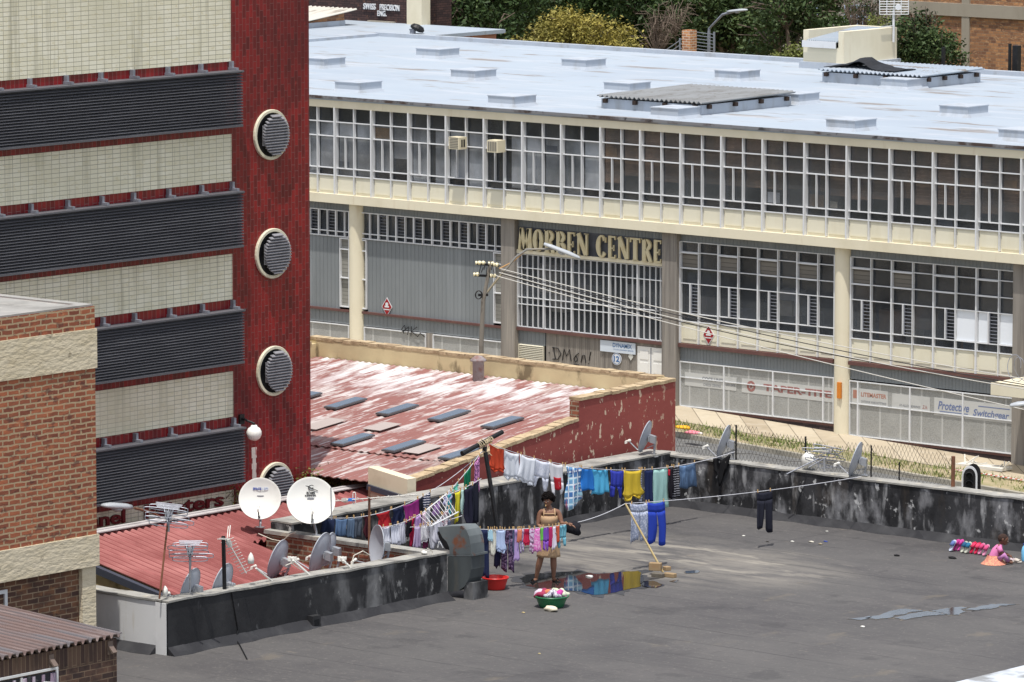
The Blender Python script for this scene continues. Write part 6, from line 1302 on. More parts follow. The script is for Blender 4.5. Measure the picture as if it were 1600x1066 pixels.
# a black garment thrown over the far parapet
p = AY(1128, 722, PRY-.03); q = MB()
for i in range(8):
    for k in range(9):
        u_ = k/8; v_ = i/7; q.v.append(V((p.x-.22+.42*u_+.16*v_*(.5-u_), PRY-.03-.02*math.sin(u_*14+v_*2)-.02*v_, 1.0+.02*math.sin(u_*9)-(.2+.3*math.exp(-((u_-.4)/.25)**2))*v_+.2*max(0, u_-.45)*(1-v_))))
q.f = [(i*9+k, i*9+k+1, i*9+k+10, i*9+k+9) for i in range(7) for k in range(8)]
o = q.build('black_jacket', MC((24, 24, 27)), None, True); md = o.modifiers.new('t', 'SOLIDIFY'); md.thickness = .03; tag(o, 'black jacket draped over the far parapet below the middle dish', 'jacket')
# line two: far parapet to the prop, the woman and the duct
prb = AZ(1036, 896); prt = AD(977, 787, dep(prb)); wob = AZ(857, 906)
L2 = Line(AY(1345, 745, PRY-.02), prt, .06); L2.rope('pale line from the far parapet under the right dish to the wooden prop')
J_ = AD(888, 819, dep(wob)-.5); L2b = Line(prt, J_, .05); L2b.rope('pale line running down from the wooden prop to the woman')
L3 = Line(J_, AD(748, 827, dep(wob)-1.2), .04); L3.rope('line of small clothes between the woman and the grey duct')
G2 = 'garments on the propped line'
garment('trousers', 'pale grey marbled trousers hanging beside the wooden prop', 'trousers', L2, 1010, 984, 845, 'pants', MC((146, 156, 184), 'print', (196, 202, 220)), 21, group=G2)
garment('leggings', 'royal blue leggings hanging right of the marbled trousers', 'leggings', L2, 1037, 1011, 850, 'pants', MC((32, 58, 176)), 22, group=G2)
garment('trousers', 'dark navy trousers hanging alone in front of the stained far parapet', 'trousers', L2, 1203, 1181, 828, 'pants', MC((32, 34, 46)), 23, group=G2)
G3 = 'small garments on the line before the woman'
for i, (nm, lb_, ct, x0, x1, yb, kd, m, bk) in enumerate([
 ('trousers', 'long dark navy trousers beside the grey duct', 'trousers', 752, 766, 903, 'towel', MC((30, 40, 76)), .05),
 ('baby_shirt', 'pale aqua baby top right of the long navy trousers', 'top', 763, 770, 846, 'tee', MC((170, 214, 232)), 0),
 ('cloth', 'cream pointed cloth hanging between two pale blue tops', 'cloth', 767, 777, 871, 'point', MC((222, 222, 208)), 0),
 ('small_shirt', 'pale blue crumpled shirt right of the cream pointed cloth', 'shirt', 775, 789, 864, 'tee', MC((172, 192, 228)), 0),
 ('leggings', 'navy leggings hanging behind the pale blue crumpled shirt', 'leggings', 776, 786, 888, 'towel', MC((34, 38, 66)), .08),
 ('trousers', 'dark plum trousers with a pale printed grid', 'trousers', 785, 803, 893, 'pants', MC((50, 34, 66), 'print', (120, 96, 130)), .03),
 ('small_jeans', 'slate blue small jeans behind the lilac nightdress', 'jeans', 796, 804, 866, 'towel', MC((84, 96, 130), 'denim'), .03),
 ('nightdress', 'long plain lilac nightdress right of the plum trousers', 'dress', 803, 812, 877, 'skirt', MC((182, 152, 212)), 0),
 ('baby_shirt', 'small orange top right of the lilac nightdress', 'top', 808, 815, 847, 'towel', MC((222, 122, 92)), 0),
 ('romper', 'pale lilac printed romper between the orange and red tops', 'romper', 813, 820, 863, 'onesie', MC((206, 192, 222), 'print', (160, 120, 190)), 0),
 ('baby_shirt', 'crimson top with crumpled sleeves, right of the pale lilac romper', 'top', 819, 828, 853, 'tee', MC((206, 32, 72)), 0),
 ('romper', 'magenta and white printed romper right of the crimson top', 'romper', 827, 835, 864, 'onesie', MC((214, 190, 220), 'print', (150, 50, 120)), 0),
 ('small_dress', 'pink frilled small dress before the woman', 'dress', 834, 844, 862, 'skirt', MC((226, 110, 190), 'print', (240, 180, 220)), 0),
 ('baby_shirt', 'bright green baby top', 'top', 843, 850, 845, 'bunch', MC((110, 206, 80)), 0),
 ('small_dress', 'violet satin small dress right of the green baby top', 'dress', 848, 858, 861, 'onesie', MC((130, 72, 190)), 0),
 ('baby_shirt', 'deep rose narrow top right of the violet dress', 'top', 857, 863, 855, 'towel', MC((190, 36, 96)), 0),
 ('baby_shirt', 'white narrow top between the rose and the rust tops', 'top', 862, 868, 857, 'skirt', MC((222, 214, 232)), 0),
 ('baby_shirt', 'rust orange narrow top left of the turquoise vest', 'top', 868, 874, 848, 'skirt', MC((204, 84, 56)), 0),
 ('vest', 'turquoise small vest at the woman end of the line', 'vest', 873, 886, 854, 'tank', MC((112, 184, 206)), 0)]):
    garment(nm, lb_, ct, L3, x1, x0, yb, kd, m, 50+i, .025, bk, G3)
pbag = J_+(prt-J_)*.09; o = lump('peg_bag', pbag-UP*.12, .13, MC((26, 26, 32)), 'black peg bag hanging on the line beside the hand of the woman', 'bag', 9, (1.25, .8, 1.0))
# lines on the left, behind the brick wall
WBk = PBX+.35
L4 = Line(AX(500, 808, WBk), AD(757, 703, pd_), .40); L4.rope('clothes line along the black wall on the left carrying the jeans')
G4 = 'garments on the left line along the black wall'
for i, (nm, lb_, ct, x0, x1, yb, kd, m) in enumerate([
 ('denim_skirt', 'dark navy denim skirt right of the printed dish', 'skirt', 498, 521, 833, 'towel', MC((36, 46, 76), 'denim')),
 ('jeans', 'faded mid blue jeans next to the dark denim skirt', 'jeans', 522, 540, 838, 'towel', MC((84, 112, 150), 'denim')),
 ('jeans', 'second pair of faded jeans, in the middle of the denim row', 'jeans', 541, 552, 840, 'towel', MC((92, 114, 142), 'denim')),
 ('jeans', 'greyish jeans at the right of the denim row', 'jeans', 553, 566, 840, 'towel', MC((86, 96, 110), 'denim')),
 ('dark_shirt', 'dark maroon top behind the rusty pipe', 'shirt', 568, 580, 842, 'bunch', MC((70, 26, 36))),
 ('red_shirt', 'crumpled red top left of the navy shirt', 'shirt', 587, 613, 829, 'bunch', MC((176, 28, 36))),
 ('t_shirt', 'navy shirt between the crumpled red top and the purple shirt', 'shirt', 611, 634, 820, 'bunch', MC((36, 44, 78))),
 ('t_shirt', 'purple shirt on the left line', 'shirt', 630, 652, 815, 'towel', MC((134, 32, 112))),
 ('dark_shirt', 'near black shirt right of the purple shirt', 'shirt', 651, 661, 806, 'bunch', MC((28, 30, 42))),
 ('striped_shirt', 'navy and white striped top right of the near black shirt', 'shirt', 660, 673, 796, 'towel', MC((46, 52, 82), 'stripe', (206, 206, 214)))]):
    garment(nm, lb_, ct, L4, x0, x1, yb, kd, m, 80+i, .035, 0, G4)
L5 = Line(AX(597, 824, -63.6), AD(752, 706, pd_-.2), .30); L5.rope('middle left clothes line with pastel clothes rising to the black pole')
G5 = 'pastel garments on the middle left line'
for i, (nm, lb_, ct, x0, x1, yb, kd, m) in enumerate([
 ('napkin', 'white cloth, leftmost of the three behind the brick wall', 'cloth', 600, 611, 848, 'towel', MC((226, 228, 240))),
 ('napkin', 'white cloth, middle one of the three behind the brick wall', 'cloth', 611, 622, 850, 'towel', MC((222, 226, 240))),
 ('napkin', 'white cloth, rightmost of the three, beside the black top', 'cloth', 622, 633, 851, 'towel', MC((224, 224, 236))),
 ('baby_shirt', 'small black top right of the three white cloths', 'top', 633, 642, 838, 'bunch', MC((26, 26, 32))),
 ('baby_shirt', 'crimson narrow top left of the lilac blouse', 'top', 641, 648, 852, 'towel', MC((196, 26, 66))),
 ('blouse', 'lilac blouse right of the crimson narrow top', 'blouse', 648, 658, 853, 'skirt', MC((190, 150, 214))),
 ('baby_shirt', 'pale pink top right of the lilac blouse', 'top', 657, 664, 846, 'bunch', MC((226, 196, 216))),
 ('small_shirt', 'white small shirt at the foot of the drying rack', 'shirt', 664, 672, 838, 'bunch', MC((222, 222, 230))),
 ('shirt', 'lilac shirt above the drying rack', 'shirt', 674, 688, 806, 'bunch', MC((176, 132, 196))),
 ('shirt', 'pale lavender shirt below the teal top', 'shirt', 689, 703, 786, 'bunch', MC((178, 176, 216))),
 ('baby_shirt', 'teal green top high on the left line', 'top', 706, 716, 766, 'bunch', MC((84, 180, 160))),
 ('baby_shirt', 'bottle green long top near the black pole', 'top', 727, 737, 787, 'towel', MC((22, 130, 88))),
 ('baby_shirt', 'pink and lilac top nearest the black pole on the left', 'top', 738, 748, 784, 'bunch', MC((206, 130, 186), 'print', (60, 40, 90)))]):
    garment(nm, lb_, ct, L5, x0, x1, yb, kd, m, 110+i, .03, 0, G5)
L6 = Line(AD(690, 776, pd_-1.2), AD(752, 748, pd_-.4), .03); L6.rope('short left line with the yellow and navy clothes')
G6 = 'garments on the short left line'
for i, (nm, lb_, ct, x0, x1, yb, kd, m, bk) in enumerate([
 ('baby_shirt', 'turquoise printed top left of the yellow shirt', 'top', 701, 708, 806, 'bunch', MC((70, 176, 190), 'print', (30, 120, 140)), .03),
 ('shirt', 'lemon yellow shirt over the drying rack', 'shirt', 708, 719, 815, 'bunch', MC((224, 212, 40)), 0),
 ('shirt', 'pale mint shirt right of the lemon yellow shirt', 'shirt', 718, 728, 800, 'bunch', MC((190, 226, 220)), .02),
 ('hooded_jacket', 'dark navy hooded jacket with white trim right of the yellow shirt', 'jacket', 722, 736, 822, 'bunch', MC((30, 30, 48)), -.04),
 ('jacket', 'near black jacket beside the base of the black pole', 'jacket', 734, 748, 822, 'towel', MC((28, 30, 44)), 0)]):
    garment(nm, lb_, ct, L6, x0, x1, yb, kd, m, 140+i, .04, bk, G6)
L7 = Line(AD(640, 824, pd_-1.9), AD(722, 806, pd_-1.3), .03); L7.rope('lowest left line of pale clothes behind the grey duct')
for i, (nm, lb_, ct, x0, x1, yb, kd, m) in enumerate([
 ('blouse', 'pale violet blouse at the left of the lowest line behind the duct', 'blouse', 646, 656, 856, 'skirt', MC((196, 176, 216))),
 ('shirt', 'white crumpled shirt second on the lowest line behind the duct', 'shirt', 657, 668, 848, 'tee', MC((222, 222, 228))),
 ('shirt', 'ash grey shirt in the middle of the lowest line behind the duct', 'shirt', 668, 681, 857, 'bunch', MC((186, 188, 200))),
 ('skirt', 'plum small skirt on the lowest line behind the duct', 'skirt', 662, 669, 858, 'skirt', MC((120, 40, 80))),
 ('shirt', 'pale blue shirt near the duct end of the lowest line', 'shirt', 682, 694, 852, 'tee', MC((186, 200, 222))),
 ('shirt', 'slate shirt just left of the duct hood', 'shirt', 694, 704, 846, 'towel', MC((90, 98, 120)))]):
    garment(nm, lb_, ct, L7, x0, x1, yb, kd, m, 180+i, .035, 0, 'pale garments on the lowest left line')
# drying rack
rk = AD(686, 850, pd_-1.6); t = thing('drying_rack', 'white wire drying rack tilted among the pastel clothes', 'drying rack', rk)
A_, B_, C_ = AD(655, 806, pd_-1.6), AD(700, 770, pd_-1.2), AD(716, 790, pd_-1.9); m = MB()
for k in range(10): f_ = k/9; a_ = A_.lerp(B_, f_*.9); m.tube([a_, a_+(C_-B_)*1.15+V((0, 0, .08-.15*f_))], .005, 5)
m.tube([A_, A_.lerp(B_, .95)], .012, 6).tube([A_+(C_-B_)*1.15+UP*.08, A_.lerp(B_, .95)+(C_-B_)*1.15-UP*.06], .012, 6).build('rail', M_white, t); m = MB()
for q0, q1 in (((664, 803), (692, 856)), ((700, 778), (684, 856))): m.tube([AD(*q0, pd_-1.6), AD(*q1, pd_-1.6)], .011, 6)
m.build('leg', M_white, t)
LR6 = Line(A_+(C_-B_)*.8, A_.lerp(B_, .9)+(C_-B_)*.8, .0)
for i, (lb_, x0, x1, yb, m) in enumerate((('pale grey shirt hanging from the drying rack', 672, 690, 846, MC((206, 206, 220))), ('white printed shirt hanging from the upper drying rack', 690, 704, 824, MC((220, 216, 222), 'print', (150, 60, 90))))): garment('shirt', lb_, 'shirt', LR6, x0, x1, yb, 'bunch', m, 160+i, .04, 0, 'shirts on the drying rack')
# wooden prop and its bricks
tag(MB().tube([prb+UP*.02, prt], [.02, .017], 8).build('wooden_prop', mat('pale_pole_wood', (196, 176, 128), rough=.8, var=[((180, 150, 98), 4, (1, 1, .3), .5, .7, .6)])), 'pale wooden pole propping up the clothes line', 'prop')
M_bk1 = mat('pale_brick', (150, 128, 98), rough=.9, var=[((150, 120, 86), 8, (1, 1, 1), .45, .65, .7)]); M_bk2 = mat('grey_brick', (104, 98, 88), rough=.9, var=[((96, 88, 78), 8, (1, 1, 1), .45, .65, .7)])
for q, z0, a_, m_, lb_ in (((1028, 902), 0, .1, M_bk2, 'grey brick lying left under the foot of the prop'), ((1047, 902), 0, .05, M_bk1, 'pale brick lying right at the foot of the prop'), ((1024, 898), .075, .4, M_bk1, 'pale block standing on the grey brick behind the prop'), ((1042, 898), .075, -.3, M_bk1, 'half brick resting at the foot of the prop')):
    p = AZ(*q); u = V((math.cos(a_), math.sin(a_), 0)); v_ = V((-u.y, u.x, 0)); L_ = .11 if 'half' not in lb_ else .06; hh = .037 if 'standing' not in lb_ else .07
    o = MB().obox(p+UP*(z0+hh), u*L_, v_*.055, UP*hh).build('brick', m_); bv = o.modifiers.new('b', 'BEVEL'); bv.width = .008; tag(o, lb_, 'brick', 'bricks at the prop foot')
# ---------------------------------------------------------------- grey duct at the parapet end
M_duct = mat('rusty_grey_duct', (104, 110, 112), rough=.65, var=[((76, 82, 84), 1.5, (1, 1, .5), .45, .7, .6), ((120, 72, 48), 2.6, (1, 1, 1), .56, .66, .9, 6), ((86, 54, 40), 6, (1, 1, 1), .62, .7, .8, 5, 3)])
M_ductd = mat('grey_duct_sheet', (80, 85, 86), rough=.6, var=[((60, 64, 66), 1.5, (1, 1, .4), .45, .7, .7), ((104, 98, 88), 3, (1, 1, .3), .58, .72, .5)])
yd = PB+.2; dd = V((0, .36, 0)); q_ = lambda *a: [AY(684+(x_-684)*.74, y_, yd) for x_, y_ in a]
dc = thing('ventilation_duct', 'rusty grey gooseneck ventilation duct at the end of the black parapet', 'duct', AZ(735, 938))
MB().prism(q_((684, 824), (716, 822), (735, 822), (744, 828), (750, 838), (753, 850), (754, 866), (709, 866), (708, 855), (703, 847), (694, 840), (685, 829)), dd).build('hood', M_duct, dc)
MB().prism(q_((686, 829), (694, 840), (703, 847), (708, 855), (709, 860), (700, 858), (688, 844), (683, 833)), dd*.9+V((0, .0, 0))).build('opening', M_dark, dc)
MB().prism(q_((701, 866.3), (757, 866.3), (757, 869.5), (701, 869.5)), dd+V((0, .05, 0))).build('flange', M_duct, dc)
MB().prism(q_((705, 870), (754, 870), (754, 890), (750, 904), (741, 916), (728, 923), (714, 925), (705, 924)), dd).build('elbow', M_ductd, dc)
b0, b1 = AZ(712, 941), AZ(745, 938); MB().box(b0.x-.1, b1.x-.05, yd+.02, yd+.42, 0, .3).build('base', M_parb, dc)
# ---------------------------------------------------------------- tubs
def tub(c, r, h, m, label):
    t = thing('washing_tub', label, 'tub', c, 'plastic washing tubs')
    MB().lathe([(0, .012), (r*.7, .012), (r*.74, .02), (r*.96, h-.01), (r*1.0, h), (r*1.07, h), (r*1.08, h-.025), (r*1.0, h-.03), (r*.97, h-.05), (r*.78, .02), (r*.74, 0), (0, 0)], c, UP, 40).build('basin', m, t, True)
    return t
gc = AZ(853, 950); gc.y += .15
tub(gc, .275, .2, mat('green_plastic', (36, 104, 66), rough=.35, spec=.5), 'green round tub heaped with wet clothes on the dark roof')
rc = AZ(767, 922); rc.y += .12
tub(rc, .22, .22, mat('red_plastic_tub', (196, 38, 34), rough=.35, spec=.5), 'red round tub beside the grey duct')
r_ = random.Random(12)
def heap(c, a, w_, m, label, seed):
    q = MB(); rr = random.Random(seed); N_ = 14; u = V((math.cos(a), math.sin(a), 0)); v_ = V((-u.y, u.x, 0)); pts = []
    for i in range(N_+1): s_ = i/N_-.5; pts.append(c+u*s_*w_+v_*.05*math.sin(s_*9+seed)+UP*(.07*math.cos(s_*3.1)+.02*math.sin(s_*14+seed)))
    q.tube(pts, [.02+.035*math.sin(math.pi*(i+.5)/(N_+1)) for i in range(N_+1)], 8); o = q.build('wet_garment', m, None, True); tag(o, label, 'garment', 'wet clothes heaped in the green tub'); return o
top = gc+UP*.2
for dx, dy, a, w_, m_, lb_ in ((-.12, -.02, .4, .34, MC((160, 50, 80)), 'wine red garment heaped at the left of the green tub'), (-.2, .03, 1.2, .2, MC((206, 190, 206)), 'pale lilac garment over the left rim of the green tub'), (-.02, .0, .9, .34, MC((206, 116, 80)), 'orange garment folded across the middle of the green tub'), (.1, .08, .2, .34, MC((196, 206, 176)), 'pale sage garment looped over the back of the green tub'), (.12, -.06, .1, .26, MC((196, 60, 150)), 'magenta garment in the right of the green tub'), (.2, .02, 1.0, .22, MC((206, 212, 186)), 'cream garment at the right rim of the green tub'), (.02, -.12, -.2, .3, MC((190, 190, 196), 'print', (90, 70, 110)), 'grey printed garment at the front of the green tub'), (-.08, .12, .1, .3, MC((120, 60, 90)), 'plum garment at the back of the green tub')):
    heap(top+RT*dx+FW*dy-UP*.02, a+YAW, w_, m_, lb_, int(dx*100)+50)
p = AZ(861, 955); lump('cream_cloth', p+UP*.04, .11, MC((222, 212, 184)), 'cream cloth lying on the roof against the green tub', 'cloth', 15, (1.35, .8, .5))
# ---------------------------------------------------------------- row of shoes, each leaning a little
def shoe(px, py, sole, strap, label, ang, flat=False):
    p = AZ(px, py); t = thing('shoe', label, 'shoe', p, 'row of small shoes by the far parapet')
    u = (RT*math.cos(ang)+FW*math.sin(ang)); v_ = V((-u.y, u.x, 0)); up_ = UP
    if not flat: u = (u*.5+UP*.85).normalized(); up_ = (v_.cross(u)); up_ = up_ if up_.dot(VW) > 0 else -up_
    pts = [(-.115, .0), (-.1, .032), (-.05, .036), (.02, .036), (.07, .05), (.105, .035), (.118, 0), (.105, -.035), (.07, -.05), (.02, -.036), (-.05, -.036), (-.1, -.032)]
    c = p+UP*(.012 if flat else .105)
    MB().prism([c+u*a+v_*b for a, b in pts], up_*.022).build('sole', sole, t)
    s_ = MB(); N_ = 8; vs = []
    for w0 in (-.01, .085):
        for i in range(N_+1): a = math.pi*i/N_; vs.append(c+u*w0+v_*.05*math.cos(a)+up_*(.022+.055*math.sin(a)*(1 if w0 < .05 else .55)))
    s_.add(vs, [(i, i+1, N_+2+i, N_+1+i) for i in range(N_)])
    o = s_.build('strap', strap, t, True); md = o.modifiers.new('t', 'SOLIDIFY'); md.thickness = .008; return t
SH = [((1489, 862), (206, 214, 236), (90, 110, 170), 'pale blue flip flop at the left end of the shoe row'), ((1495, 861), (214, 60, 150), (170, 40, 120), 'magenta clog, second in the shoe row'), ((1501, 861), (224, 80, 170), (190, 50, 140), 'magenta clog, third in the shoe row'), ((1507, 864), (206, 210, 190), (40, 90, 130), 'teal strapped sandal left of its twin'), ((1513, 865), (206, 210, 190), (40, 110, 150), 'teal strapped sandal right of its twin'), ((1521, 865), (214, 30, 70), (226, 50, 90), 'bright red clog left of its twin'), ((1528, 866), (220, 34, 74), (230, 60, 96), 'bright red clog right of its twin'), ((1534, 867), (226, 130, 170), (200, 60, 110), 'pale pink sandal left of its twin'), ((1541, 869), (226, 140, 176), (206, 70, 120), 'pale pink sandal right of its twin')]
for i, (q, a, b, lb_) in enumerate(SH): shoe(*q, MC(a), MC(b), lb_, .5)
shoe(1587, 879.5, MC((216, 206, 190)), MC((200, 190, 176)), 'white loose shoe lying in front of the seated child', -.5, True)
# bottle at the edge
p = AZ(1600, 877); t = thing('water_bottle', 'pale blue plastic bottle standing at the right edge by the child', 'bottle', p)
MB().lathe([(0, 0), (.045, 0), (.05, .02), (.05, .2), (.03, .26), (.016, .28), (.016, .3), (0, .3)], p, UP, 18).build('body', mat('blue_bottle_plastic', (120, 190, 226), rough=.2, spec=.5), t, True); MB().lathe([(.02, .295), (.02, .325), (0, .325)], p, UP, 14).build('cap', M_blue, t)
# scraps on the roof
for q, s_, c_, lb_ in (((1268, 848), .05, (206, 200, 186), 'pale scrap, largest in the debris patch by the far parapet'), ((1282, 851), .04, (150, 140, 120), 'brownish scrap at the right of the debris patch'), ((1290, 847), .035, (60, 80, 150), 'blue scrap in the debris patch by the far parapet'), ((1238, 847), .035, (206, 204, 196), 'white scrap left of the debris patch'), ((1292, 831), .03, (216, 214, 206), 'white scrap lying alone near the far parapet foot'), ((1348, 980), .035, (226, 224, 216), 'white speck lying below the long puddle'), ((818, 958), .03, (196, 176, 130), 'tan scrap lying left of the green tub'), ((1401, 869), .05, (30, 30, 32), 'black scrap lying on the open roof'), ((1488, 873), .06, (30, 30, 32), 'black twisted scrap lying below the shoe row'), ((843, 1022), .025, (206, 190, 140), 'tan fleck on the roof below the green tub'), ((921, 902), .06, (214, 214, 210), 'white scrap lying at the edge of the big puddle'), ((1162, 838), .03, (206, 204, 196), 'white scrap below the navy trousers'), ((1199, 847), .03, (70, 66, 62), 'dark scrap below the navy trousers')):
    lump('scrap', AZ(*q)+UP*s_*.3, s_, mat('scrap_%02x%02x%02x' % c_, c_), lb_, 'litter', int(q[0]), (1.4, .9, .4), 'scraps on the dark roof', 1)
# ---------------------------------------------------------------- people
def skin_mesh(verts, edges, radii, sub=2, root=0):
    me = bpy.data.meshes.new('figure_source'); me.from_pydata([tuple(v) for v in verts], edges, []); o = bpy.data.objects.new('figure_source', me); COL.objects.link(o)
    sm = o.modifiers.new('s', 'SKIN'); sm.use_smooth_shade = True
    for i, r in enumerate(radii):
        d = me.skin_vertices[0].data[i]; d.radius = r if isinstance(r, tuple) else (r, r); d.use_root = (i == root)
    su = o.modifiers.new('u', 'SUBSURF'); su.levels = sub; su.render_levels = sub
    dg = bpy.context.evaluated_depsgraph_get(); dg.update(); m2 = bpy.data.meshes.new_from_object(o.evaluated_get(dg)); bpy.data.objects.remove(o); bpy.data.meshes.remove(me)
    vs = [v.co.copy() for v in m2.vertices]; fs = [tuple(p.vertices) for p in m2.polygons]; bpy.data.meshes.remove(m2); return vs, fs
class Fig:
    def __init__(s): s.v = []; s.e = []; s.r = []
    def j(s, p, r, to=None):
        s.v.append(V(p)); s.r.append(r); i = len(s.v)-1
        if to is not None: s.e.append((to, i))
        return i
def hand(W, wrist, dirv, palmn, size, curl, mb):           # palm and five separate bent fingers
    d = V(dirv).normalized(); n = V(palmn); n = (n-d*n.dot(d)).normalized(); s = d.cross(n)
    f = Fig(); a = f.j(wrist, (.017*size, .024*size)); b = f.j(wrist+d*.045*size, (.014*size, .034*size), a); c = f.j(wrist+d*.085*size, (.012*size, .036*size), b)
    for v_, fc in (skin_mesh(f.v, f.e, f.r, 1),): mb.add(v_, fc)
    for k, (o, l) in enumerate(((-.03, .07), (-.01, .08), (.01, .076), (.03, .06))):
        p = wrist+d*.08*size+s*o*size; g = Fig(); q = g.j(p, .009*size); dd = d.copy(); cur = p
        for m in range(3):
            dd = (dd+n*curl*(.35+.12*k)).normalized(); cur = cur+dd*l*size/3; q = g.j(cur, (.0085-.001*m)*size, q)
        v_, fc = skin_mesh(g.v, g.e, g.r, 1); mb.add(v_, fc)
    g = Fig(); p = wrist+d*.03*size-s*.03*size; q = g.j(p, .011*size); dd = (d*.6-s*.8+n*.2).normalized(); cur = p
    for m in range(2): cur = cur+dd*.035*size; dd = (dd+d*.5+n*.3*curl).normalized(); q = g.j(cur, (.0095-.001*m)*size, q)
    v_, fc = skin_mesh(g.v, g.e, g.r, 1); mb.add(v_, fc)
M_skin = mat('dark_brown_skin', (130, 94, 75), rough=.5, spec=.35, var=[((96, 64, 48), 6, (1, 1, 1), .45, .7, .5)])
M_skin2 = mat('deep_brown_skin', (112, 78, 62), rough=.5, spec=.35)
M_hair = mat('black_hair', (22, 18, 17), rough=.95, spec=.1, bump=(60, 1.0, (1, 1, 1), .02)); M_lip = mat('lip', (120, 62, 58), rough=.5); M_eye = mat('eye_white', (206, 200, 192), rough=.3)
def ellip(mb, c, rx, rf, rz, ax, ay, az, n=14, m=10):
    vs = [c+az*rz]; 
    for i in range(1, m):
        t_ = math.pi*i/m
        for k in range(n): a = 2*math.pi*k/n; vs.append(c+ax*rx*math.sin(t_)*math.cos(a)+ay*rf*math.sin(t_)*math.sin(a)+az*rz*math.cos(t_))
    vs.append(c-az*rz); fs = [(0, 1+k, 1+(k+1) % n) for k in range(n)]
    for i in range(m-2): fs += [(1+i*n+k, 1+(i+1)*n+k, 1+(i+1)*n+(k+1) % n, 1+i*n+(k+1) % n) for k in range(n)]
    fs += [(len(vs)-1, 1+(m-2)*n+(k+1) % n, 1+(m-2)*n+k) for k in range(n)]; mb.add(vs, fs)
def loft(mb, rings, n=24):
    vs = []; 
    for c, ax, ay in rings:
        for k in range(n): a = 2*math.pi*k/n; vs.append(V(c)+V(ax)*math.cos(a)+V(ay)*math.sin(a))
    mb.add(vs, [(i*n+k, i*n+(k+1) % n, (i+1)*n+(k+1) % n, (i+1)*n+k) for i in range(len(rings)-1) for k in range(n)])
# ---- the woman: standing, facing us, head turned to her right, looking down
wo = AZ(857, 909); R2 = RT; B2 = -FW                       # B2 points towards the camera (her front)
def W(r, f, z): return wo+R2*r+B2*f+UP*z
wm = thing('person', 'woman in a tan short dress with afro hair standing at the line of small clothes', 'person', wo)
f = Fig()
pel = f.j(W(.0, 0, .80), (.135, .115)); wa = f.j(W(.0, .005, .97), (.115, .1), pel); ch = f.j(W(.01, .02, 1.14), (.135, .115), wa); sh_ = f.j(W(.015, 0, 1.25), (.1, .07), ch); nk = f.j(W(.01, .005, 1.31), .05, sh_); hd0 = f.j(W(-.0, .02, 1.38), .06, nk)
for sx, el, wr, kn, kn2, an, toe in ((-1, W(-.185, .04, 1.01), W(.02, .2, .945), W(-.135, .04, .44), W(-.17, .02, .30), W(-.215, -.01, .075), W(-.275, .1, .03)),
                            (1, W(.235, .06, 1.045), W(.345, .2, 1.065), W(.085, .03, .44), W(.09, .01, .30), W(.09, -.02, .075), W(.17, .09, .03))):
    s0 = f.j(W(.015+sx*.15, 0, 1.245), .058, sh_); s1 = f.j(W(.015+sx*.175, .01, 1.19), .054, s0); e0 = f.j((V(f.v[s1])+el)/2, .046, s1); e1 = f.j(el, .038, e0); m0 = f.j((el+wr)/2, .035, e1); f.j(wr, .024, m0)
    h0 = f.j(W(sx*.095, 0, .72), .105, pel); k0 = f.j((V(f.v[h0])+kn)/2, .088, h0); k1 = f.j(kn, .06, k0); c0 = f.j(kn2, .062, k1); c1 = f.j((kn2+an)/2, .046, c0); a0 = f.j(an, .034, c1); hl = f.j(W(0, 0, 0)+(an-wo)*1.0-UP*.035-B2*.01, .034, a0); f.j(toe, .026, hl)
bv, bf = skin_mesh(f.v, f.e, f.r, 2)
bm_ = MB(); bm_.add(bv, bf)
# head turned to image left and tilted down
hx = (R2*.93-B2*-.0+B2*.36).normalized(); hy = (B2*.9-R2*.36-UP*.22).normalized(); hz_ = hx.cross(hy)*1; hz_ = hz_ if hz_.z > 0 else -hz_
hc_ = W(-.012, .035, 1.455)
ellip(bm_, hc_, .073, .088, .098, hx, hy, hz_); ellip(bm_, hc_+hy*.028-hz_*.05, .05, .055, .058, hx, hy, hz_)
ellip(bm_, hc_+hy*.09-hz_*.012, .017, .017, .02, hx, hy, hz_, 8, 6)
for s_ in (-1, 1): ellip(bm_, hc_+hx*s_*.072-hz_*.01, .012, .02, .03, hx, hy, hz_, 8, 6)
hand(None, W(.02, .2, .945), R2*.75+B2*.5-UP*.1, -UP, 1.05, .35, bm_); hand(None, W(.345, .2, 1.065), R2*.8+B2*.35-UP*.25, -UP+B2*.2, 1.05, .4, bm_)
bm_.build('body', M_skin, wm, True)
hr = MB(); r_ = random.Random(3)
cen = hc_+hz_*.035-hy*.025
for i in range(260):
    d = V((r_.gauss(0, 1), r_.gauss(0, 1), r_.gauss(.25, 1))).normalized(); loc = hx*d.x*.112+hy*d.y*.105+hz_*d.z*.105
    if d.y > .35 and d.z < .25: continue
    if d.z < -.55: continue
    ellip(hr, cen+loc*r_.uniform(.82, 1.02), .024, .024, .024, hx, hy, hz_, 6, 4)
ellip(hr, cen, .098, .09, .094, hx, hy, hz_, 14, 10)
hr.build('hair', M_hair, wm)
for s_ in (-1, 1):
    e = MB(); ellip(e, hc_+hx*s_*.031+hy*.082+hz_*.008, .012, .006, .006, hx, hy, hz_, 8, 6); e.build('eye', M_eye, wm, True)
    e = MB(); ellip(e, hc_+hx*s_*.031+hy*.0845+hz_*.024, .016, .005, .004, hx, hy, hz_, 8, 6); e.build('eyebrow', M_hair, wm, True)
e = MB(); ellip(e, hc_+hy*.082-hz_*.058, .022, .012, .009, hx, hy, hz_, 10, 6); e.build('mouth', M_lip, wm, True)
o = MB().obox(hc_+hy*.105-hz_*.056, hx*.006, hy*.03, hz_*.01).build('clothes_peg', M_peg); tag(o, 'wooden peg held between the lips of the woman', 'peg')
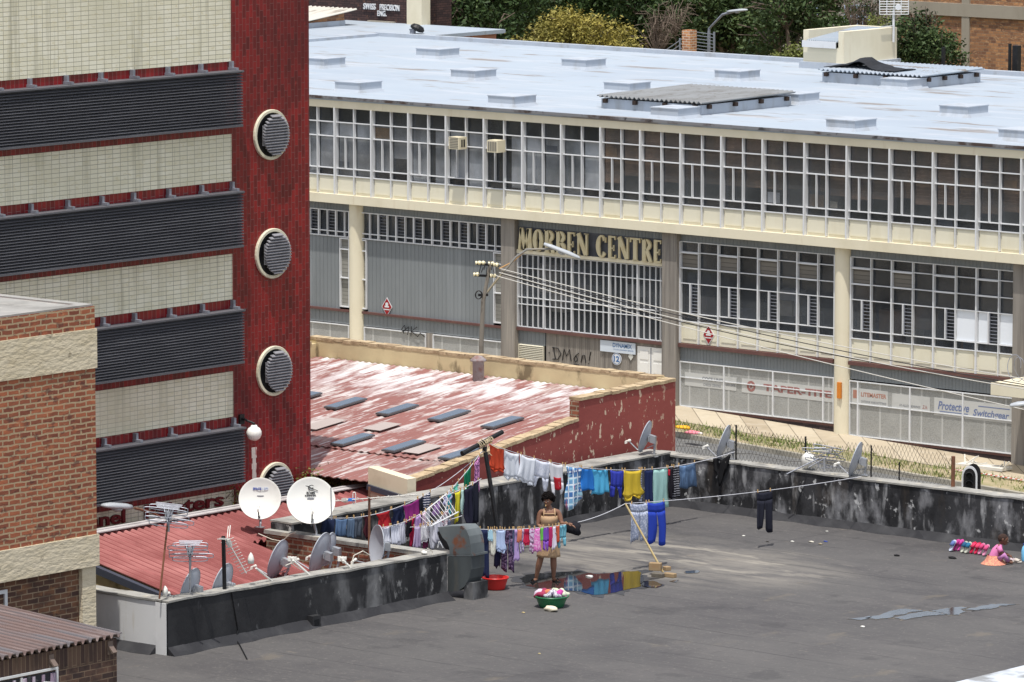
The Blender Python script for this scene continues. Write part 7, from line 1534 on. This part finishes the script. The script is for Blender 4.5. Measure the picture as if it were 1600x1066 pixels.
M_dress = mat('tan_dress', (176, 148, 118), rough=.85, spec=.1, var=[((160, 128, 96), 4, (1, 1, .4), .45, .7, .6)])
dm = MB()
rg = []
for z, cx, rx, rf, cf in ((.455, .0, .205, .16, .02), (.5, .0, .2, .158, .02), (.6, .0, .19, .155, .01), (.72, .0, .185, .155, .005), (.82, .0, .168, .145, .005), (.9, .0, .148, .128, .01), (.98, .0, .134, .12, .015), (1.06, .005, .146, .134, .025), (1.12, .01, .158, .15, .03), (1.17, .012, .15, .135, .025), (1.185, .012, .14, .118, .02)): rg.append((W(cx, cf, z), R2*rx, B2*rf))
loft(dm, rg, 36)
for i, v in enumerate(dm.v):
    zz = (v-wo).z
    if zz < .75: a = math.atan2((v-wo).dot(B2), (v-wo).dot(R2)); k = 1+.05*(0.75-zz)/.3*math.sin(a*9); q = wo+UP*zz; dm.v[i] = q+(v-q)*k
o = dm.build('dress', M_dress, wm, True); md = o.modifiers.new('t', 'SOLIDIFY'); md.thickness = .008
st = MB()
for s_ in (-1, 1): st.tube([W(.012+s_*.1, .1, 1.17), W(.015+s_*.098, .098, 1.22), W(.015+s_*.09, .04, 1.305), W(.015+s_*.09, -.05, 1.29), W(.012+s_*.1, -.09, 1.18)], .014, 6)
st.tube([W(.012+x_, .112-abs(x_)*.18, 1.225-.0*abs(x_)) for x_ in (-.1, -.05, 0, .05, .1)], .013, 6); st.build('dress_straps', M_dress, wm, True)
for s_, a_, b_ in ((-1, W(-.205, -.03, 0), W(-.285, .11, 0)), (1, W(.085, -.05, 0), W(.175, .1, 0))):
    d = (b_-a_).normalized(); q = d.cross(UP); e = MB().prism([a_+d*x_*(b_-a_).length*1.25+q*y_+UP*.004 for x_, y_ in ((-.05, 0), (0, .03), (.5, .032), (.85, .042), (1, .02), (1.02, -.01), (.9, -.04), (.5, -.035), (0, -.03))], UP*.016)
    e.tube([a_+d*.14+q*.04+UP*.015, a_+d*.15+UP*.07, a_+d*.14-q*.04+UP*.015], .012, 6); e.build('sandal', M_blk, wm)
# ---- the child: sitting on the roof, bent over a shoe
ck = AZ(1553, 881); 
def K(r, f_, z): return ck+RT*r+(-FW)*f_+UP*z
kd = thing('person', 'small child in a pink top and salmon skirt sitting on the dark roof', 'person', ck)
f = Fig(); pel = f.j(K(0, 0, .09), .085); wa = f.j(K(.03, 0, .2), .075, pel); ch = f.j(K(.07, 0, .29), .075, wa); nk = f.j(K(.11, 0, .35), .035, ch); f.j(K(.135, 0, .385), .04, nk)
for s_ in (-1, 1):
    s0 = f.j(K(.08, s_*.085, .31), .035, ch); e = f.j(K(.13, s_*.12, .2), .028, s0); w0 = f.j(K(.24, s_*.05, .165), .021, e); f.j(K(.275, s_*.035, .15), .018, w0)
    h = f.j(K(.06, s_*.07, .08), .065, pel); k = f.j(K(.17, s_*.12, .17), .048, h); a = f.j(K(.26, s_*.08, .045), .03, k); f.j(K(.34, s_*.08, .03), .024, a)
bv, bf = skin_mesh(f.v, f.e, f.r, 2); cb_m = MB(); cb_m.add(bv, bf); hc = K(.165, .0, .445); kx = (-FW*.95-RT*.1).normalized(); ky = (RT*.86-UP*.4).normalized(); kz = kx.cross(ky); kz = kz if kz.z > 0 else -kz
ellip(cb_m, hc, .078, .095, .09, kx, ky, kz); ellip(cb_m, hc+ky*.05-kz*.04, .05, .05, .05, kx, ky, kz); ellip(cb_m, hc+ky*.098-kz*.01, .014, .014, .014, kx, ky, kz, 8, 6)
for s_ in (-1, 1): ellip(cb_m, hc+kx*s_*.078-ky*.01, .01, .02, .026, kx, ky, kz, 8, 6); hand(None, K(.275, s_*.035, .15), RT*.8-UP*.5, -UP, .62, .4, cb_m)
cb_m.build('body', M_skin2, kd, True)
hr = MB(); ellip(hr, hc-ky*.012+kz*.008, .0795, .0955, .0905, kx, ky, kz, 16, 12); hr.build('hair', mat('cropped_hair', (62, 46, 40), rough=.95, bump=(90, .6)), kd, True)
for s_ in (-1, 1):
    e = MB(); ellip(e, hc+kx*s_*.034+ky*.088+kz*.005, .009, .006, .006, kx, ky, kz, 8, 6); e.build('eye', M_eye, kd, True)
e = MB(); ellip(e, hc+ky*.098-kz*.05, .016, .01, .008, kx, ky, kz, 8, 6); e.build('mouth', M_lip, kd, True)
tp = MB(); loft(tp, [(K(-.01, 0, .1), RT*.1, FW*.105), (K(.02, 0, .19), RT*.095, FW*.1), (K(.06, 0, .28), RT*.09, FW*.1), (K(.09, 0, .335), RT*.06, FW*.085), (K(.105, 0, .355), RT*.035, FW*.045)], 20)
for s_ in (-1, 1): tp.tube([K(.08, s_*.07, .315), K(.1, s_*.1, .27), K(.115, s_*.118, .235)], [.05, .046, .048], 10)
tp.build('top', MC((226, 120, 176)), kd, True)
sk_ = MB(); loft(sk_, [(K(-.02, 0, .16), RT*.1, FW*.11), (K(-.01, .0, .12), RT*.125, FW*.13), (K(.0, 0, .06), RT*.17, FW*.18), (K(-.0, 0, .02), RT*.215, FW*.22), (K(-.0, 0, .004), RT*.235, FW*.235)], 24); sk_.build('skirt', MC((206, 124, 104), 'print', (226, 160, 120)), kd, True)
for s_ in (-1, 1): tt = MB(); tt.tube([K(.09, s_*.09, .1), K(.17, s_*.125, .175), K(.25, s_*.085, .06)], [.06, .054, .036], 10); tt.build('legging', MC((186, 120, 176)), kd, True)
shoe(1580, 878.5, MC((222, 214, 208)), MC((206, 190, 196)), 'white shoe held at the feet of the seated child', -.4, True)
